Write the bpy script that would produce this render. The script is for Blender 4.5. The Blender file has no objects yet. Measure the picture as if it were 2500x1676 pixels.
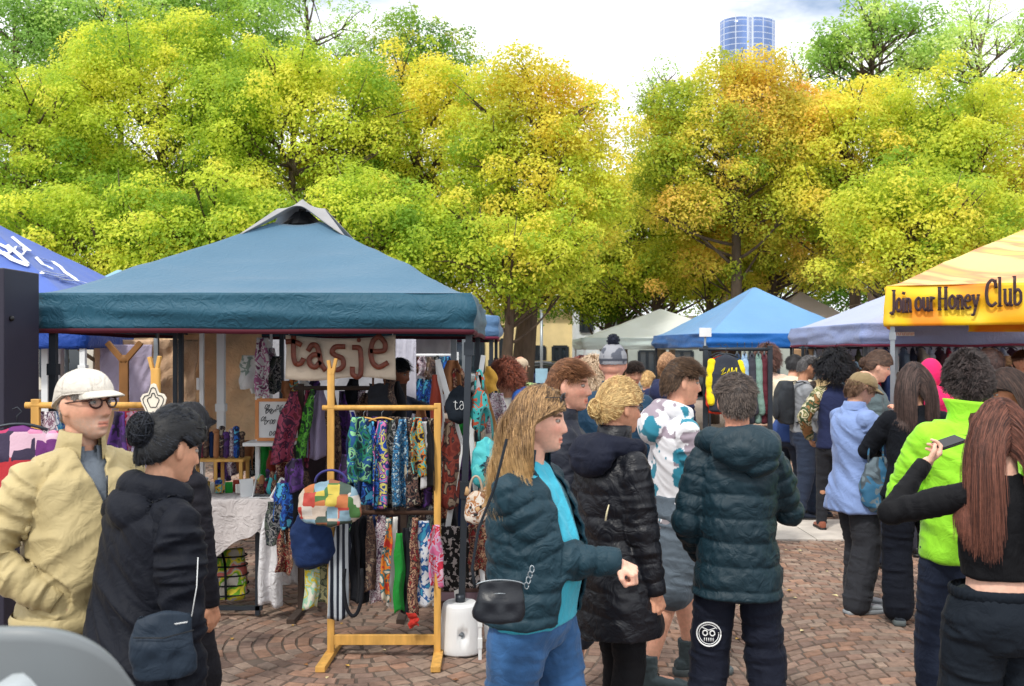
import bpy, math, random
import numpy as np
from mathutils import Vector, Matrix
R=math.radians; PI=math.pi
sc=bpy.context.scene; COL=sc.collection
F=2400.0; CH=1.8; HY=858.0
# ---------------- camera, world, sun, exposure ----------------
cam=bpy.data.cameras.new('Camera'); co=bpy.data.objects.new('Camera',cam); COL.objects.link(co); sc.camera=co
co.location=(0,0,CH); co.rotation_euler=(R(90),0,0)
cam.sensor_width=36; cam.lens=36*F/2500; cam.shift_y=(HY-838)/2500; cam.clip_end=3000; cam.clip_start=.05
cam.dof.use_dof=True; cam.dof.focus_distance=5.6; cam.dof.aperture_fstop=5.6
SUN_EL,SUN_AZ=52,-152      # azimuth measured from +Y towards +X
w=bpy.data.worlds.new('World'); sc.world=w; w.use_nodes=True; nt=w.node_tree; N=nt.nodes; L=nt.links
bg=N['Background']; bg.inputs[1].default_value=.145
sk=N.new('ShaderNodeTexSky'); sk.sky_type='NISHITA'; sk.sun_disc=False; sk.sun_elevation=R(SUN_EL); sk.sun_rotation=R(SUN_AZ)
tc=N.new('ShaderNodeTexCoord'); mp=N.new('ShaderNodeMapping'); mp.inputs['Scale'].default_value=(1,1,2.6); mp.inputs['Location'].default_value=(3.1,.4,.2)
no=N.new('ShaderNodeTexNoise'); no.inputs['Scale'].default_value=2.3; no.inputs['Detail'].default_value=7; no.inputs['Roughness'].default_value=.55
rp=N.new('ShaderNodeValToRGB'); rp.color_ramp.elements[0].position=.30; rp.color_ramp.elements[1].position=.43
mx=N.new('ShaderNodeMixRGB'); n2=N.new('ShaderNodeTexNoise'); n2.inputs['Scale'].default_value=4; n2.inputs['Detail'].default_value=5
r2=N.new('ShaderNodeValToRGB'); r2.color_ramp.elements[0].color=(9.0,9.3,9.7,1); r2.color_ramp.elements[1].color=(10.2,10.2,10.2,1); r2.color_ramp.elements[0].position=.35; r2.color_ramp.elements[1].position=.6
L.new(tc.outputs['Generated'],mp.inputs[0]); L.new(mp.outputs[0],no.inputs[0]); L.new(mp.outputs[0],n2.inputs[0])
L.new(no.outputs[0],rp.inputs[0]); L.new(rp.outputs[0],mx.inputs[0]); L.new(n2.outputs[0],r2.inputs[0])
L.new(sk.outputs[0],mx.inputs[1]); L.new(r2.outputs[0],mx.inputs[2]); L.new(mx.outputs[0],bg.inputs[0])
sl=bpy.data.lights.new('Sun','SUN'); sl.energy=2.3; sl.angle=R(6); sl.color=(1,.95,.86); so=bpy.data.objects.new('Sun',sl); COL.objects.link(so)
sdir=Vector((math.sin(R(SUN_AZ))*math.cos(R(SUN_EL)),math.cos(R(SUN_AZ))*math.cos(R(SUN_EL)),math.sin(R(SUN_EL))))
so.rotation_euler=sdir.to_track_quat('Z','Y').to_euler(); so.location=(0,-10,30)
sc.view_settings.view_transform='Standard'; sc.view_settings.look='None'; sc.view_settings.exposure=.12; sc.view_settings.gamma=1
sc.render.engine='CYCLES'
# ---------------- helpers ----------------
rng=np.random.default_rng(7); random.seed(7)
def Wp(px,py,d): return np.array(((px-1250)/F*d,d,CH-(py-HY)/F*d))
def Gp(px,d): return np.array(((px-1250)/F*d,d,0.))
def s2l(c):
    return tuple(((v/255)/12.92 if v/255<=.04045 else ((v/255+.055)/1.055)**2.4) for v in c)
def hx(r,g,b): return s2l((r,g,b))
def nrm(v): v=np.asarray(v,float); return v/(np.linalg.norm(v)+1e-9)
def sstep(x,a,b):
    t=np.clip((x-a)/(b-a),0,1); return t*t*(3-2*t)
def gs(x,s): return np.exp(-(x/s)**2)
def _h(ix,iy,iz):
    n=(ix*374761393+iy*668265263+iz*2147483647*3)&0xffffffff
    n=((n^(n>>13))*1274126177)&0xffffffff
    return ((n^(n>>16))&0xffff)/32767.5-1
def vnoise(p):
    p=np.asarray(p,float); i=np.floor(p).astype(np.int64); f=p-i; f=f*f*(3-2*f); x,y,z=i[:,0],i[:,1],i[:,2]; r=0
    for a in (0,1):
        for b in (0,1):
            for c in (0,1):
                wgt=(f[:,0] if a else 1-f[:,0])*(f[:,1] if b else 1-f[:,1])*(f[:,2] if c else 1-f[:,2])
                r=r+wgt*_h(x+a,y+b,z+c)
    return r
def rot(axis,a):
    return np.array(Matrix.Rotation(a,3,axis))
class MB:
    def __init__(s): s.v=[];s.f=[];s.c=[];s.n=0
    def add(s,v,f,col=None):
        v=np.asarray(v,float).reshape(-1,3); f=np.asarray(f,np.int64)
        if len(f): s.f.append(f+s.n)
        s.v.append(v); s.n+=len(v)
        if col is None: col=(1,1,1)
        col=np.asarray(col,float)
        s.c.append(np.broadcast_to(col[None,:3],(len(v),3)) if col.ndim==1 else col[:,:3]); return s
    def mesh(s,name,smooth=True,colors=True):
        me=bpy.data.meshes.new(name)
        if not s.v: return me
        v=np.concatenate(s.v); c=np.concatenate(s.c)
        lens=np.concatenate([np.full(len(f),f.shape[1]) for f in s.f]); idx=np.concatenate([f.ravel() for f in s.f])
        me.vertices.add(len(v)); me.vertices.foreach_set('co',v.ravel())
        me.loops.add(len(idx)); me.loops.foreach_set('vertex_index',idx.astype(np.int32))
        me.polygons.add(len(lens)); st=np.concatenate([[0],np.cumsum(lens)[:-1]])
        me.polygons.foreach_set('loop_start',st.astype(np.int32))
        me.polygons.foreach_set('use_smooth',np.full(len(lens),smooth))
        me.update(calc_edges=True)
        if colors: setcol(me,c)
        return me
    def build(s,name,mat,parent=None,smooth=True,bevel=0,colors=True,loc=None):
        return mkobj(name,s.mesh(name,smooth,colors),mat,parent,bevel,loc)
def setcol(me,c):
    a=me.color_attributes.new('Col','FLOAT_COLOR','POINT')
    q=np.ones((len(me.vertices),4)); q[:,:3]=c; a.data.foreach_set('color',q.ravel())
def mkobj(name,me,mat,parent=None,bevel=0,loc=None):
    o=bpy.data.objects.new(name,me); COL.objects.link(o)
    if mat is not None and not me.materials: me.materials.append(mat)
    if parent is not None: o.parent=parent
    if loc is not None: o.location=loc
    if bevel:
        b=o.modifiers.new('b','BEVEL'); b.width=bevel; b.segments=2; b.limit_method='ANGLE'
    return o
def tag(o,label,cat,group=None):
    o['label']=label; o['category']=cat
    if group: o['group']=group
    return o
def struct(o,kind='structure'): o['kind']=kind; return o
def empty(name,loc,hd=0,label=None,cat=None,group=None):
    o=bpy.data.objects.new(name,None); COL.objects.link(o); o.location=tuple(loc); o.rotation_euler=(0,0,-R(hd))
    if label: tag(o,label,cat,group)
    return o
def ellipsoid(c,r,Rm=None,nu=20,nv=12):
    th=np.linspace(0,PI,nv+1)[1:-1]; ph=np.linspace(0,2*PI,nu,endpoint=False)
    T,P=np.meshgrid(th,ph,indexing='ij')
    v=np.stack([np.sin(T)*np.cos(P),np.sin(T)*np.sin(P),np.cos(T)],-1).reshape(-1,3)
    v=np.concatenate([v,[[0,0,1],[0,0,-1]]])*np.asarray(r)
    if Rm is not None: v=v@np.asarray(Rm).T
    v=v+np.asarray(c); q=[];m=nv-1
    i=np.arange(m-1)[:,None]*nu; j=np.arange(nu)[None]; j2=(j+1)%nu
    q=np.stack([i+j,i+nu+j,i+nu+j2,i+j2],-1).reshape(-1,4)
    t=[];top=m*nu;b=top+1
    for k in range(nu):
        k2=(k+1)%nu; t.append((top,k,k2,k2)); t.append((b,(m-1)*nu+k2,(m-1)*nu+k,(m-1)*nu+k))
    t=np.array(t)[:,:3]
    return v,q,t
def frames(pts):
    pts=np.asarray(pts,float); n=len(pts); T=np.gradient(pts,axis=0); T/=np.linalg.norm(T,axis=1)[:,None]+1e-9
    a=np.array([0,0,1.]) if abs(T[0,2])<.9 else np.array([0,1.,0]); U=[];u=nrm(np.cross(a,T[0]))
    for t in T:
        u=u-t*np.dot(u,t); u=nrm(u); U.append(u)
    U=np.array(U); return T,U,np.cross(T,U)
def tube(pts,rad,sides=8,caps=True,flat=1.0,a0=0):
    pts=np.asarray(pts,float); n=len(pts); rad=np.broadcast_to(np.asarray(rad,float),(n,)); T,U,V=frames(pts)
    a=np.linspace(0,2*PI,sides,endpoint=False)+a0
    v=(pts[:,None]+rad[:,None,None]*(np.cos(a)[None,:,None]*U[:,None]+flat*np.sin(a)[None,:,None]*V[:,None])).reshape(-1,3)
    i=np.arange(n-1)[:,None]*sides; j=np.arange(sides)[None]; j2=(j+1)%sides
    q=np.stack([i+j,i+j2,i+sides+j2,i+sides+j],-1).reshape(-1,4); t=[]
    if caps:
        v=np.concatenate([v,[pts[0]],[pts[-1]]]); c0=n*sides;c1=c0+1
        for k in range(sides):
            k2=(k+1)%sides; t.append((c0,k2,k)); t.append((c1,(n-1)*sides+k,(n-1)*sides+k2))
    return v,q,np.array(t,np.int64).reshape(-1,3)
def put(mb,g,col=None):
    v,q,t=g; n=mb.n; mb.add(v,q,col)
    if len(t): mb.f.append(np.asarray(t)+n)
    return mb
def stroke(pts,w,nm,th=.003,caps=True):
    P=np.asarray(pts,float); T=np.gradient(P,axis=0); T/=np.linalg.norm(T,axis=1)[:,None]+1e-9; nm=nrm(nm); U=np.cross(T,nm); U/=np.linalg.norm(U,axis=1)[:,None]+1e-9
    w=np.broadcast_to(np.asarray(w,float),(len(P),))[:,None]; P=P.copy(); P[0]-=T[0]*w[0]*.6; P[-1]+=T[-1]*w[-1]*.6
    r=np.stack([P+U*w*.8+nm*0,P+U*w+nm*th*.5,P+U*w*.85+nm*th,P-U*w*.85+nm*th,P-U*w+nm*th*.5,P-U*w*.8],1); return loft(r)
def capsule(p0,r0,p1,r1,sides=14):
    p0=np.asarray(p0,float);p1=np.asarray(p1,float); d=p1-p0; l=np.linalg.norm(d)+1e-6; d/=l
    pts=[];rr=[]
    for a in np.linspace(-PI/2,0,5): pts.append(p0+d*r0*math.sin(a)); rr.append(max(r0*math.cos(a),1e-4))
    m=max(1,int(l/.05))
    for k in range(1,m): pts.append(p0+d*l*k/m); rr.append(r0+(r1-r0)*k/m)
    for a in np.linspace(0,PI/2,5): pts.append(p1+d*r1*math.sin(a)); rr.append(max(r1*math.cos(a),1e-4))
    return tube(pts,rr,sides)
def box(c,s,Rm=None):
    s=np.asarray(s)/2.; v=np.array([(x,y,z) for x in (-1,1) for y in (-1,1) for z in (-1,1)],float)*s
    if Rm is not None: v=v@np.asarray(Rm).T
    return v+np.asarray(c,float),np.array([(0,1,3,2),(4,6,7,5),(0,4,5,1),(2,3,7,6),(0,2,6,4),(1,5,7,3)]),[]
def bar(p0,p1,w,h=None,up=(0,0,1)):
    h=h or w; p0=np.asarray(p0,float);p1=np.asarray(p1,float); d=p1-p0; l=np.linalg.norm(d); d/=l
    up=np.asarray(up,float)
    if abs(np.dot(up,d))>.95: up=np.array([0,1.,0])
    x=nrm(np.cross(d,up)); z=np.cross(x,d); return box((p0+p1)/2,(w,l,h),np.stack([x,d,z],1))
def loft(rings,caps=True):
    rings=np.asarray(rings,float); n,m,_=rings.shape; v=rings.reshape(-1,3)
    i=np.arange(n-1)[:,None]*m; j=np.arange(m)[None]; j2=(j+1)%m
    q=np.stack([i+j,i+j2,i+m+j2,i+m+j],-1).reshape(-1,4); t=[]
    if caps:
        v=np.concatenate([v,[rings[0].mean(0)],[rings[-1].mean(0)]]); c0=n*m
        for k in range(m):
            k2=(k+1)%m; t.append((c0,k2,k)); t.append((c0+1,(n-1)*m+k,(n-1)*m+k2))
    return v,q,np.array(t,np.int64).reshape(-1,3)
def oval(c,rx,ry,n=28,p=2.3,Rm=None):
    a=np.linspace(0,2*PI,n,endpoint=False); ca,sa=np.cos(a),np.sin(a)
    v=np.stack([rx*np.sign(ca)*abs(ca)**(2/p),ry*np.sign(sa)*abs(sa)**(2/p),0*a],1)
    if Rm is not None: v=v@np.asarray(Rm).T
    return v+np.asarray(c)
def grid(nu,nv,fn,closed=False):
    u=np.linspace(0,1,nu); v=np.linspace(0,1,nv); U,V=np.meshgrid(u,v,indexing='ij')
    p=fn(U.ravel(),V.ravel()); i=np.arange(nu-1)[:,None]*nv; j=np.arange(nv-1)[None]
    q=np.stack([i+j,i+nv+j,i+nv+j+1,i+j+1],-1).reshape(-1,4); return p,q,[]
def remesh(mb,vox,smooth=2,name='m'):
    me=mb.mesh(name,True,False); o=bpy.data.objects.new('tmp',me); COL.objects.link(o)
    m=o.modifiers.new('r','REMESH'); m.mode='VOXEL'; m.voxel_size=vox; m.use_smooth_shade=True
    if smooth: k=o.modifiers.new('s','SMOOTH'); k.factor=.5; k.iterations=smooth
    dg=bpy.context.evaluated_depsgraph_get(); out=bpy.data.meshes.new_from_object(o.evaluated_get(dg))
    bpy.data.objects.remove(o); bpy.data.meshes.remove(me); out.materials.clear(); out.name=name
    return out
def getv(me):
    a=np.empty(len(me.vertices)*3); me.vertices.foreach_get('co',a); return a.reshape(-1,3)
def getn(me):
    a=np.empty(len(me.vertices)*3); me.vertex_normals.foreach_get('vector',a); return a.reshape(-1,3)
def setv(me,v): me.vertices.foreach_set('co',v.ravel()); me.update()
def delv(me,mask):
    import bmesh
    bm=bmesh.new(); bm.from_mesh(me); bm.verts.ensure_lookup_table()
    bmesh.ops.delete(bm,geom=[bm.verts[i] for i in np.nonzero(mask)[0]],context='VERTS'); bm.to_mesh(me); bm.free()
# ---------------- materials ----------------
MC={}
def mat(key,col=None,rough=.7,bump=.0,bscale=60,metal=0,attr=False,var=.12,vscale=4,spec=.4,sheen=0,pal=None,kind='noise',pscale=6,trans=0,alpha=None,stretch=(1,1,1),coat=0,distort=0,sub=0,wr=0):
    if key in MC: return MC[key]
    m=bpy.data.materials.new(key); m.use_nodes=True; nt=m.node_tree; N=nt.nodes; L=nt.links; b=N['Principled BSDF']
    b.inputs['Roughness'].default_value=rough; b.inputs['Metallic'].default_value=metal
    b.inputs['Specular IOR Level'].default_value=spec; b.inputs['Coat Weight'].default_value=coat
    if sheen: b.inputs['Sheen Weight'].default_value=sheen; b.inputs['Sheen Roughness'].default_value=.4
    tc=N.new('ShaderNodeTexCoord'); mp=N.new('ShaderNodeMapping'); mp.inputs['Scale'].default_value=stretch; L.new(tc.outputs['Object'],mp.inputs[0])
    if sub: b.inputs['Subsurface Weight'].default_value=sub; b.inputs['Subsurface Radius'].default_value=(.012,.005,.003); b.inputs['Subsurface Scale'].default_value=1
    src=None
    if pal:
        r=N.new('ShaderNodeValToRGB'); cr=r.color_ramp; cr.interpolation='CONSTANT' if kind!='soft' else 'LINEAR'
        k=len(pal)
        while len(cr.elements)<k: cr.elements.new(1)
        if kind=='vor':
            t=N.new('ShaderNodeTexVoronoi'); t.distance='CHEBYCHEV'; t.inputs['Randomness'].default_value=.45; t.inputs['Scale'].default_value=pscale; o=t.outputs['Color']; sx=N.new('ShaderNodeSeparateColor'); L.new(o,sx.inputs[0]); fac=sx.outputs[0]; lo,hi=0,1
        elif kind=='stripe':
            t=N.new('ShaderNodeTexWave'); t.wave_profile='SAW'; t.inputs['Scale'].default_value=pscale; t.inputs['Distortion'].default_value=distort; fac=t.outputs['Fac']; lo,hi=0,1
        else:
            t=N.new('ShaderNodeTexNoise'); t.inputs['Scale'].default_value=pscale; t.inputs['Detail'].default_value=2.5; t.inputs['Distortion'].default_value=distort; fac=t.outputs['Fac']; lo,hi=.32,.66
        L.new(mp.outputs[0],t.inputs['Vector'])
        for i,c in enumerate(pal):
            cr.elements[i].position=lo+(hi-lo)*i/k; cr.elements[i].color=(*c,1)
        L.new(fac,r.inputs[0]); src=r.outputs[0]
    elif attr:
        a=N.new('ShaderNodeAttribute'); a.attribute_name='Col'; src=a.outputs['Color']
    else:
        c=N.new('ShaderNodeRGB'); c.outputs[0].default_value=(*col,1); src=c.outputs[0]
    if var:
        n=N.new('ShaderNodeTexNoise'); n.inputs['Scale'].default_value=vscale; n.inputs['Detail'].default_value=6; L.new(mp.outputs[0],n.inputs['Vector'])
        rr=N.new('ShaderNodeMapRange'); rr.inputs[1].default_value=.3; rr.inputs[2].default_value=.7; rr.inputs[3].default_value=1-var; rr.inputs[4].default_value=1+var; L.new(n.outputs['Fac'],rr.inputs[0])
        mm=N.new('ShaderNodeMixRGB'); mm.blend_type='MULTIPLY'; mm.inputs[0].default_value=1; L.new(src,mm.inputs[1]); L.new(rr.outputs[0],mm.inputs[2]); src=mm.outputs[0]
    L.new(src,b.inputs['Base Color'])
    if bump or wr:
        n=N.new('ShaderNodeTexNoise'); n.inputs['Scale'].default_value=bscale; n.inputs['Detail'].default_value=4; L.new(mp.outputs[0],n.inputs['Vector'])
        bp=N.new('ShaderNodeBump'); bp.inputs['Strength'].default_value=bump; bp.inputs['Distance'].default_value=.6/bscale; L.new(n.outputs['Fac'],bp.inputs['Height']); L.new(bp.outputs[0],b.inputs['Normal'])
        if wr:
            n=N.new('ShaderNodeTexNoise'); n.inputs['Scale'].default_value=11; n.inputs['Detail'].default_value=3; n.inputs['Distortion'].default_value=1.4; L.new(tc.outputs['Object'],n.inputs['Vector'])
            ab=N.new('ShaderNodeMath'); ab.operation='SUBTRACT'; ab.inputs[1].default_value=.5; L.new(n.outputs['Fac'],ab.inputs[0]); a2=N.new('ShaderNodeMath'); a2.operation='ABSOLUTE'; L.new(ab.outputs[0],a2.inputs[0])
            b2=N.new('ShaderNodeBump'); b2.inputs['Strength'].default_value=wr; b2.inputs['Distance'].default_value=.03; L.new(a2.outputs[0],b2.inputs['Height']); L.new(bp.outputs[0],b2.inputs['Normal']); L.new(b2.outputs[0],b.inputs['Normal'])
    if trans:
        out=N['Material Output']; tr=N.new('ShaderNodeBsdfTranslucent'); L.new(src,tr.inputs[0]); ms=N.new('ShaderNodeMixShader'); ms.inputs[0].default_value=trans
        L.new(b.outputs[0],ms.inputs[1]); L.new(tr.outputs[0],ms.inputs[2]); L.new(ms.outputs[0],out.inputs['Surface'])
    MC[key]=m; return m
def glassmat(key,col,rough=.05,alpha=.35):
    if key in MC: return MC[key]
    m=bpy.data.materials.new(key); m.use_nodes=True; b=m.node_tree.nodes['Principled BSDF']; b.inputs['Base Color'].default_value=(*col,1); b.inputs['Roughness'].default_value=rough; b.inputs['Alpha'].default_value=alpha
    MC[key]=m; return m
def clothc(col,rough=.85,**k):
    key='cloth_%.3f_%.3f_%.3f_%.2f'%(*col,rough)+str(sorted(k.items()))
    k.setdefault('bump',.25); k.setdefault('bscale',300); k.setdefault('var',.15); k.setdefault('sheen',min(.15,.02+max(col)*.4)); k.setdefault('wr',.34); k.setdefault('spec',.22)
    return mat(key,col,rough,**k)
M_wood=mat('pine_wood',hx(206,158,82),.5,bump=.15,bscale=40,var=.22,vscale=9,stretch=(3,3,.5))
M_dark=mat('dark_metal',hx(52,58,66),.4,metal=.4)
M_grey=mat('grey_metal',hx(150,158,165),.35,metal=.6)
M_white=mat('white_paint',hx(225,228,230),.45,var=.06)
M_black=mat('black_plastic',hx(22,23,26),.45,var=.1)
M_attr=mat('painted',attr=True,rough=.6,var=.08)
M_skin=mat('skin',attr=True,rough=.55,var=.09,vscale=60,bump=.3,bscale=420,spec=.3,sub=.06)
M_hair=mat('hair',attr=True,rough=.55,var=.25,vscale=45,spec=.35,bump=.5,bscale=220)
M_eye=mat('eye',attr=True,rough=.15,var=0,spec=.6)
# ================= people =================
def headpos(d):
    x,y,z=d[:,0]*.074,d[:,1]*.096,d[:,2]*.118
    dn=sstep(-z,.01,.118); x=x*(1-.22*dn); fr=sstep(d[:,1],-.1,.5)
    y=np.where(y<0,y*(1-.45*sstep(-z,.03,.11)),y*(1+.08*dn)); y=y+.03*sstep(-z,.045,.118)
    y=y*(1-.04*gs(z-.03,.05)*fr)
    nose=gs(x,.0115+.002*sstep(-z,.0,.03))*(sstep(z,-.046,-.036)*(.004+.0165*sstep(-z,-.022,.032))*sstep(z,.06,.02)**.3)
    nost=.010*gs(abs(x)-.012,.006)*gs(z+.034,.008)
    brow=.005*gs(z-.030,.010)*gs(abs(x)-.03,.024)
    sock=-.013*gs(abs(x)-.032,.019)*gs(z-.009,.012)
    chk=.005*gs(abs(x)-.043,.02)*gs(z+.025,.022)
    lip=gs(x,.021)*(.0065*gs(z+.0605,.0062)+.0065*gs(z+.0745,.007)-.006*gs(z+.0672,.0028))-.004*gs(x,.02)*gs(z+.088,.008)
    chin=.008*gs(x,.024)*gs(z+.103,.014)
    y=y+fr*(nose+nost+brow+sock+chk+lip+chin)
    return np.stack([x,y,z],1)
class Person: pass
def hand(mb,wr,fd,pn,side,curl=.5,s=1,tc=None):
    fd=nrm(fd); pn=nrm(np.asarray(pn)-fd*np.dot(fd,pn)); lat=np.cross(fd,pn)*(-side); tc=curl if tc is None else tc
    put(mb,capsule(wr,.025*s,wr+fd*.03*s,.024*s))
    for o,L0,fl in ((.031,.083,.073),(.0105,.088,.081),(-.0105,.084,.075),(-.030,.076,.06)):
        a=wr+fd*.012*s+lat*o*.5*s; k=wr+fd*L0*s+lat*o*s; put(mb,capsule(a,.016*s,k,.0115*s,10))
        ang=0;p=k
        for j,(f,c) in enumerate(((.44,65),(.31,85),(.25,55))):
            ang+=R(c)*min(1.15,curl*(1+.12*(o<0))); q=p+(fd*math.cos(ang)+pn*math.sin(ang))*fl*f*s; put(mb,capsule(p,(.0098-.0009*j)*s,q,(.0092-.001*j)*s,8)); p=q
    b=wr+fd*.028*s+lat*.024*s; d1=nrm(fd*.62+lat*.62+pn*(.25+.3*tc)); m=b+d1*.043*s; d2=nrm(fd*.8+lat*(.25-.6*tc)+pn*(.2+.7*tc)); e=m+d2*.034*s
    put(mb,capsule(b,.0155*s,m,.0115*s,10)); put(mb,capsule(m,.011*s,e,.0088*s,8))
def ik(a,b,l1,l2,hint):
    a=np.asarray(a,float); b=np.asarray(b,float); d=b-a; D=np.linalg.norm(d); D2=min(D,(l1+l2)*.998); u=d/(D+1e-9)
    x=(l1*l1-l2*l2+D2*D2)/(2*D2); h=math.sqrt(max(l1*l1-x*x,1e-6)); hn=np.asarray(hint,float); hn=hn-u*np.dot(hn,u); hn=nrm(hn)
    return a+u*x+hn*h, a+u*D2
def person(label,pos,H=1.75,hd=0,lean=0,hy=0,hp=0,w=1.,belly=0,hip=0,skin=(205,150,120),hair=None,arms=None,feet=None,vox=.008,group=None,blush=1,beard=0,brow=(70,50,35),hs=1.,eyes=True,gaze=0,hr=0):
    w=1+(w-1)*.55; P=Person(); s=H/1.75; P.s=s; P.w=w; P.belly=belly; P.hip=hip; P.vox=vox; P.hd=hd
    P.root=empty('person',(pos[0],pos[1],0),hd,label,'person',group)
    a=R(lean); P.a=a; piv=np.array([0,0,.98*s])
    def T(p):
        p=np.atleast_2d(np.asarray(p,float)).copy(); k=sstep(p[:,2],.86*s,1.16*s)*a; q=p-piv
        y=q[:,1]*np.cos(k)+q[:,2]*np.sin(k); z=-q[:,1]*np.sin(k)+q[:,2]*np.cos(k); q[:,1]=y;q[:,2]=z; return q+piv
    def Ti(p):
        q=np.asarray(p,float)-piv; k=a*sstep(q[:,2]+piv[2],.86*s,1.16*s); y=q[:,1]*np.cos(k)-q[:,2]*np.sin(k); z=q[:,1]*np.sin(k)+q[:,2]*np.cos(k); return np.stack([q[:,0],y,z],1)+piv
    P.T=T;P.Ti=Ti
    t1=lambda *p: T(np.array(p)*s)[0]
    P.Rh=rot('X',-a*.8)@rot('Z',-R(hy))@rot('X',-R(hp))@rot('Y',R(hr))
    nk=t1(0,-.012,1.46); P.nk=nk; P.hc=t1(0,.0,1.545)+P.Rh@np.array([0,.022,.087])*s; P.hs=s*hs
    P.hw=lambda q: P.hc+(np.asarray(q)*P.hs)@P.Rh.T
    P.sh={};P.el={};P.wr={}; arms=arms or {}
    mb=MB(); vh=None
    nu,nv=(84,64) if vox<.0062 else (48,36)
    th=np.linspace(.02,PI-.02,nv); ph=np.linspace(0,2*PI,nu,endpoint=False); TH,PH=np.meshgrid(th,ph,indexing='ij')
    d=np.stack([np.sin(TH)*np.cos(PH),np.sin(TH)*np.sin(PH),np.cos(TH)],-1)
    hv=P.hw(headpos(d.reshape(-1,3))).reshape(nv,nu,3); put(mb,loft(hv[::-1]))
    for sd in (-1,1):
        Re=P.Rh@rot('Z',sd*.35)@rot('X',.15)
        put(mb,ellipsoid(P.hw((sd*.076,-.006,-.004)),np.array((.0095,.019,.032))*P.hs,Re,12,8))
    put(mb,capsule(nk,.056*s,P.hw((0,-.022,-.06)),.052*s))
    put(mb,capsule(t1(0,-.02,1.38),.09*s,nk,.055*s))
    rings=[]
    for z,rx,ry,cy in ((.84,.12,.09,-.01),(.95,.14,.105,-.01),(1.08,.125,.095+belly*.8,belly*.4),(1.28,.14,.105,0),(1.37,.135,.09,-.01),(1.42,.09,.07,-.01)):
        rings.append(T(oval((0,cy*s,z*s),rx*w*s,ry*s)))
    put(mb,loft(rings))
    for sd,key in ((-1,'L'),(1,'R')):
        A=arms.get(key,{}); S=t1(sd*.158*w,-.012,1.385); tgt=A.get('to',(sd*(.205*w+.02),.03,.80)); tgt=np.array(tgt)*s
        E,Wr=ik(S,tgt,.285*s,.255*s,A.get('hint',(sd*.4,-1,-.1))); P.sh[key]=S;P.el[key]=E;P.wr[key]=Wr
        put(mb,capsule(S,.05*s*w**.5,E,.039*s)); put(mb,capsule(E,.039*s,Wr,.026*s))
        fd=A.get('fd',Wr-E); pn=A.get('pn',(-sd,0,0)); hand(mb,Wr+nrm(Wr-E)*.012*s,np.array(fd,float),np.array(pn,float),sd,A.get('curl',.35),s,A.get('tc'))
    feet=feet or {}; P.hipj={};P.kn={};P.an={};P.fa={}
    for sd,key in ((-1,'L'),(1,'R')):
        f=feet.get(key,(sd*.11,0,sd*8)); Hp=np.array((sd*.088*w,0,.9))*s; An=np.array((f[0],f[1],.085))*s
        K,An=ik(Hp,An,.42*s,.405*s,(sd*.1,1,0)); P.hipj[key]=Hp;P.kn[key]=K;P.an[key]=An;P.fa[key]=R(f[2])
        put(mb,capsule(Hp,.085*s*w,K,.055*s)); put(mb,capsule(K,.053*s,An,.036*s)); put(mb,capsule(K+(An-K)*.25-np.array([0,.012,0])*s,.055*s,K+(An-K)*.6,.042*s))
        fdv=np.array([math.sin(P.fa[key]),math.cos(P.fa[key]),0]); put(mb,capsule(An-(0,0,.04*s),.035*s,An+fdv*.13*s-(0,0,.055*s),.026*s))
    me=remesh(mb,vox,2 if vox>.0062 else 1,'person_body'); v=getv(me); h=((v-P.hc)/P.hs)@P.Rh; c=np.tile(np.array(hx(*skin)),(len(v),1))
    x,y,z=h.T; inh=(abs(x)<.1)&(abs(z)<.14)&(y>0)
    lip=inh*(gs(x,.022)**.6)*(gs(z+.067,.0115)>.45); c[lip>.5]=np.array(hx(*skin))*(.92,.60,.58)
    ml=inh&(abs(x)<.02)&(abs(z+.0672)<.0022); c[ml]*=.35
    bl=inh*gs(abs(x)-.042,.02)*gs(z+.02,.02)*.3*blush+inh*gs(x,.014)*gs(z+.03,.012)*.25*blush; c*=1-bl[:,None]*np.array((0.05,.35,.35))
    br=inh&(abs(abs(x)-.034)<.021)&(abs(z-.030+.12*(abs(abs(x)-.034)))<.0052)&(y>.03); c[br]=hx(*brow)
    if beard:
        bd=np.clip((sstep(-z,.03,.055)+.8*gs(z+.05,.01)*(abs(x)<.03))*sstep(y,-.02,.03)*(z>-.135),0,1)*(1-np.clip(gs(x,.02)*(gs(z+.067,.009)),0,1)); bc=np.array(hx(*P.__dict__.get('bc',(175,168,160)))) if beard is True else np.array(hx(*beard))
        bd=bd*np.clip(.62+.5*vnoise(h*330),.1,1); c=c*(1-bd[:,None]*.55)+bc*bd[:,None]*.55
    hdm=v[:,2]<P.an['L'][2]; 
    setcol(me,c); P.body=mkobj('body',me,M_skin,P.root); P.skin=np.array(hx(*skin))
    if eyes:
        for sd in (-1,1):
            cxyz=np.array((sd*.031,.074,.0085)); g=nrm((math.sin(R(gaze)),1,0)); mb=MB(); ev,q,t=ellipsoid((0,0,0),(1,1,1),None,20,16); 
            cd=ev@g; col=np.tile((.42,.38,.35),(len(ev),1)); col[cd>.82]=hx(*brow); col[cd>.955]=(.01,.01,.01)
            lid=(ev[:,2]>.42)|(ev[:,2]<-.55); col[lid]=P.skin*.72; col[(ev[:,2]>.3)&(ev[:,2]<.5)]=(.03,.02,.015)
            put(mb,(P.hw(cxyz+ev*.0122),q,t),col); mb.build('eye',M_eye,P.root)
    if hair: P.hair=do_hair(P,**hair)
    return P
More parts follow.
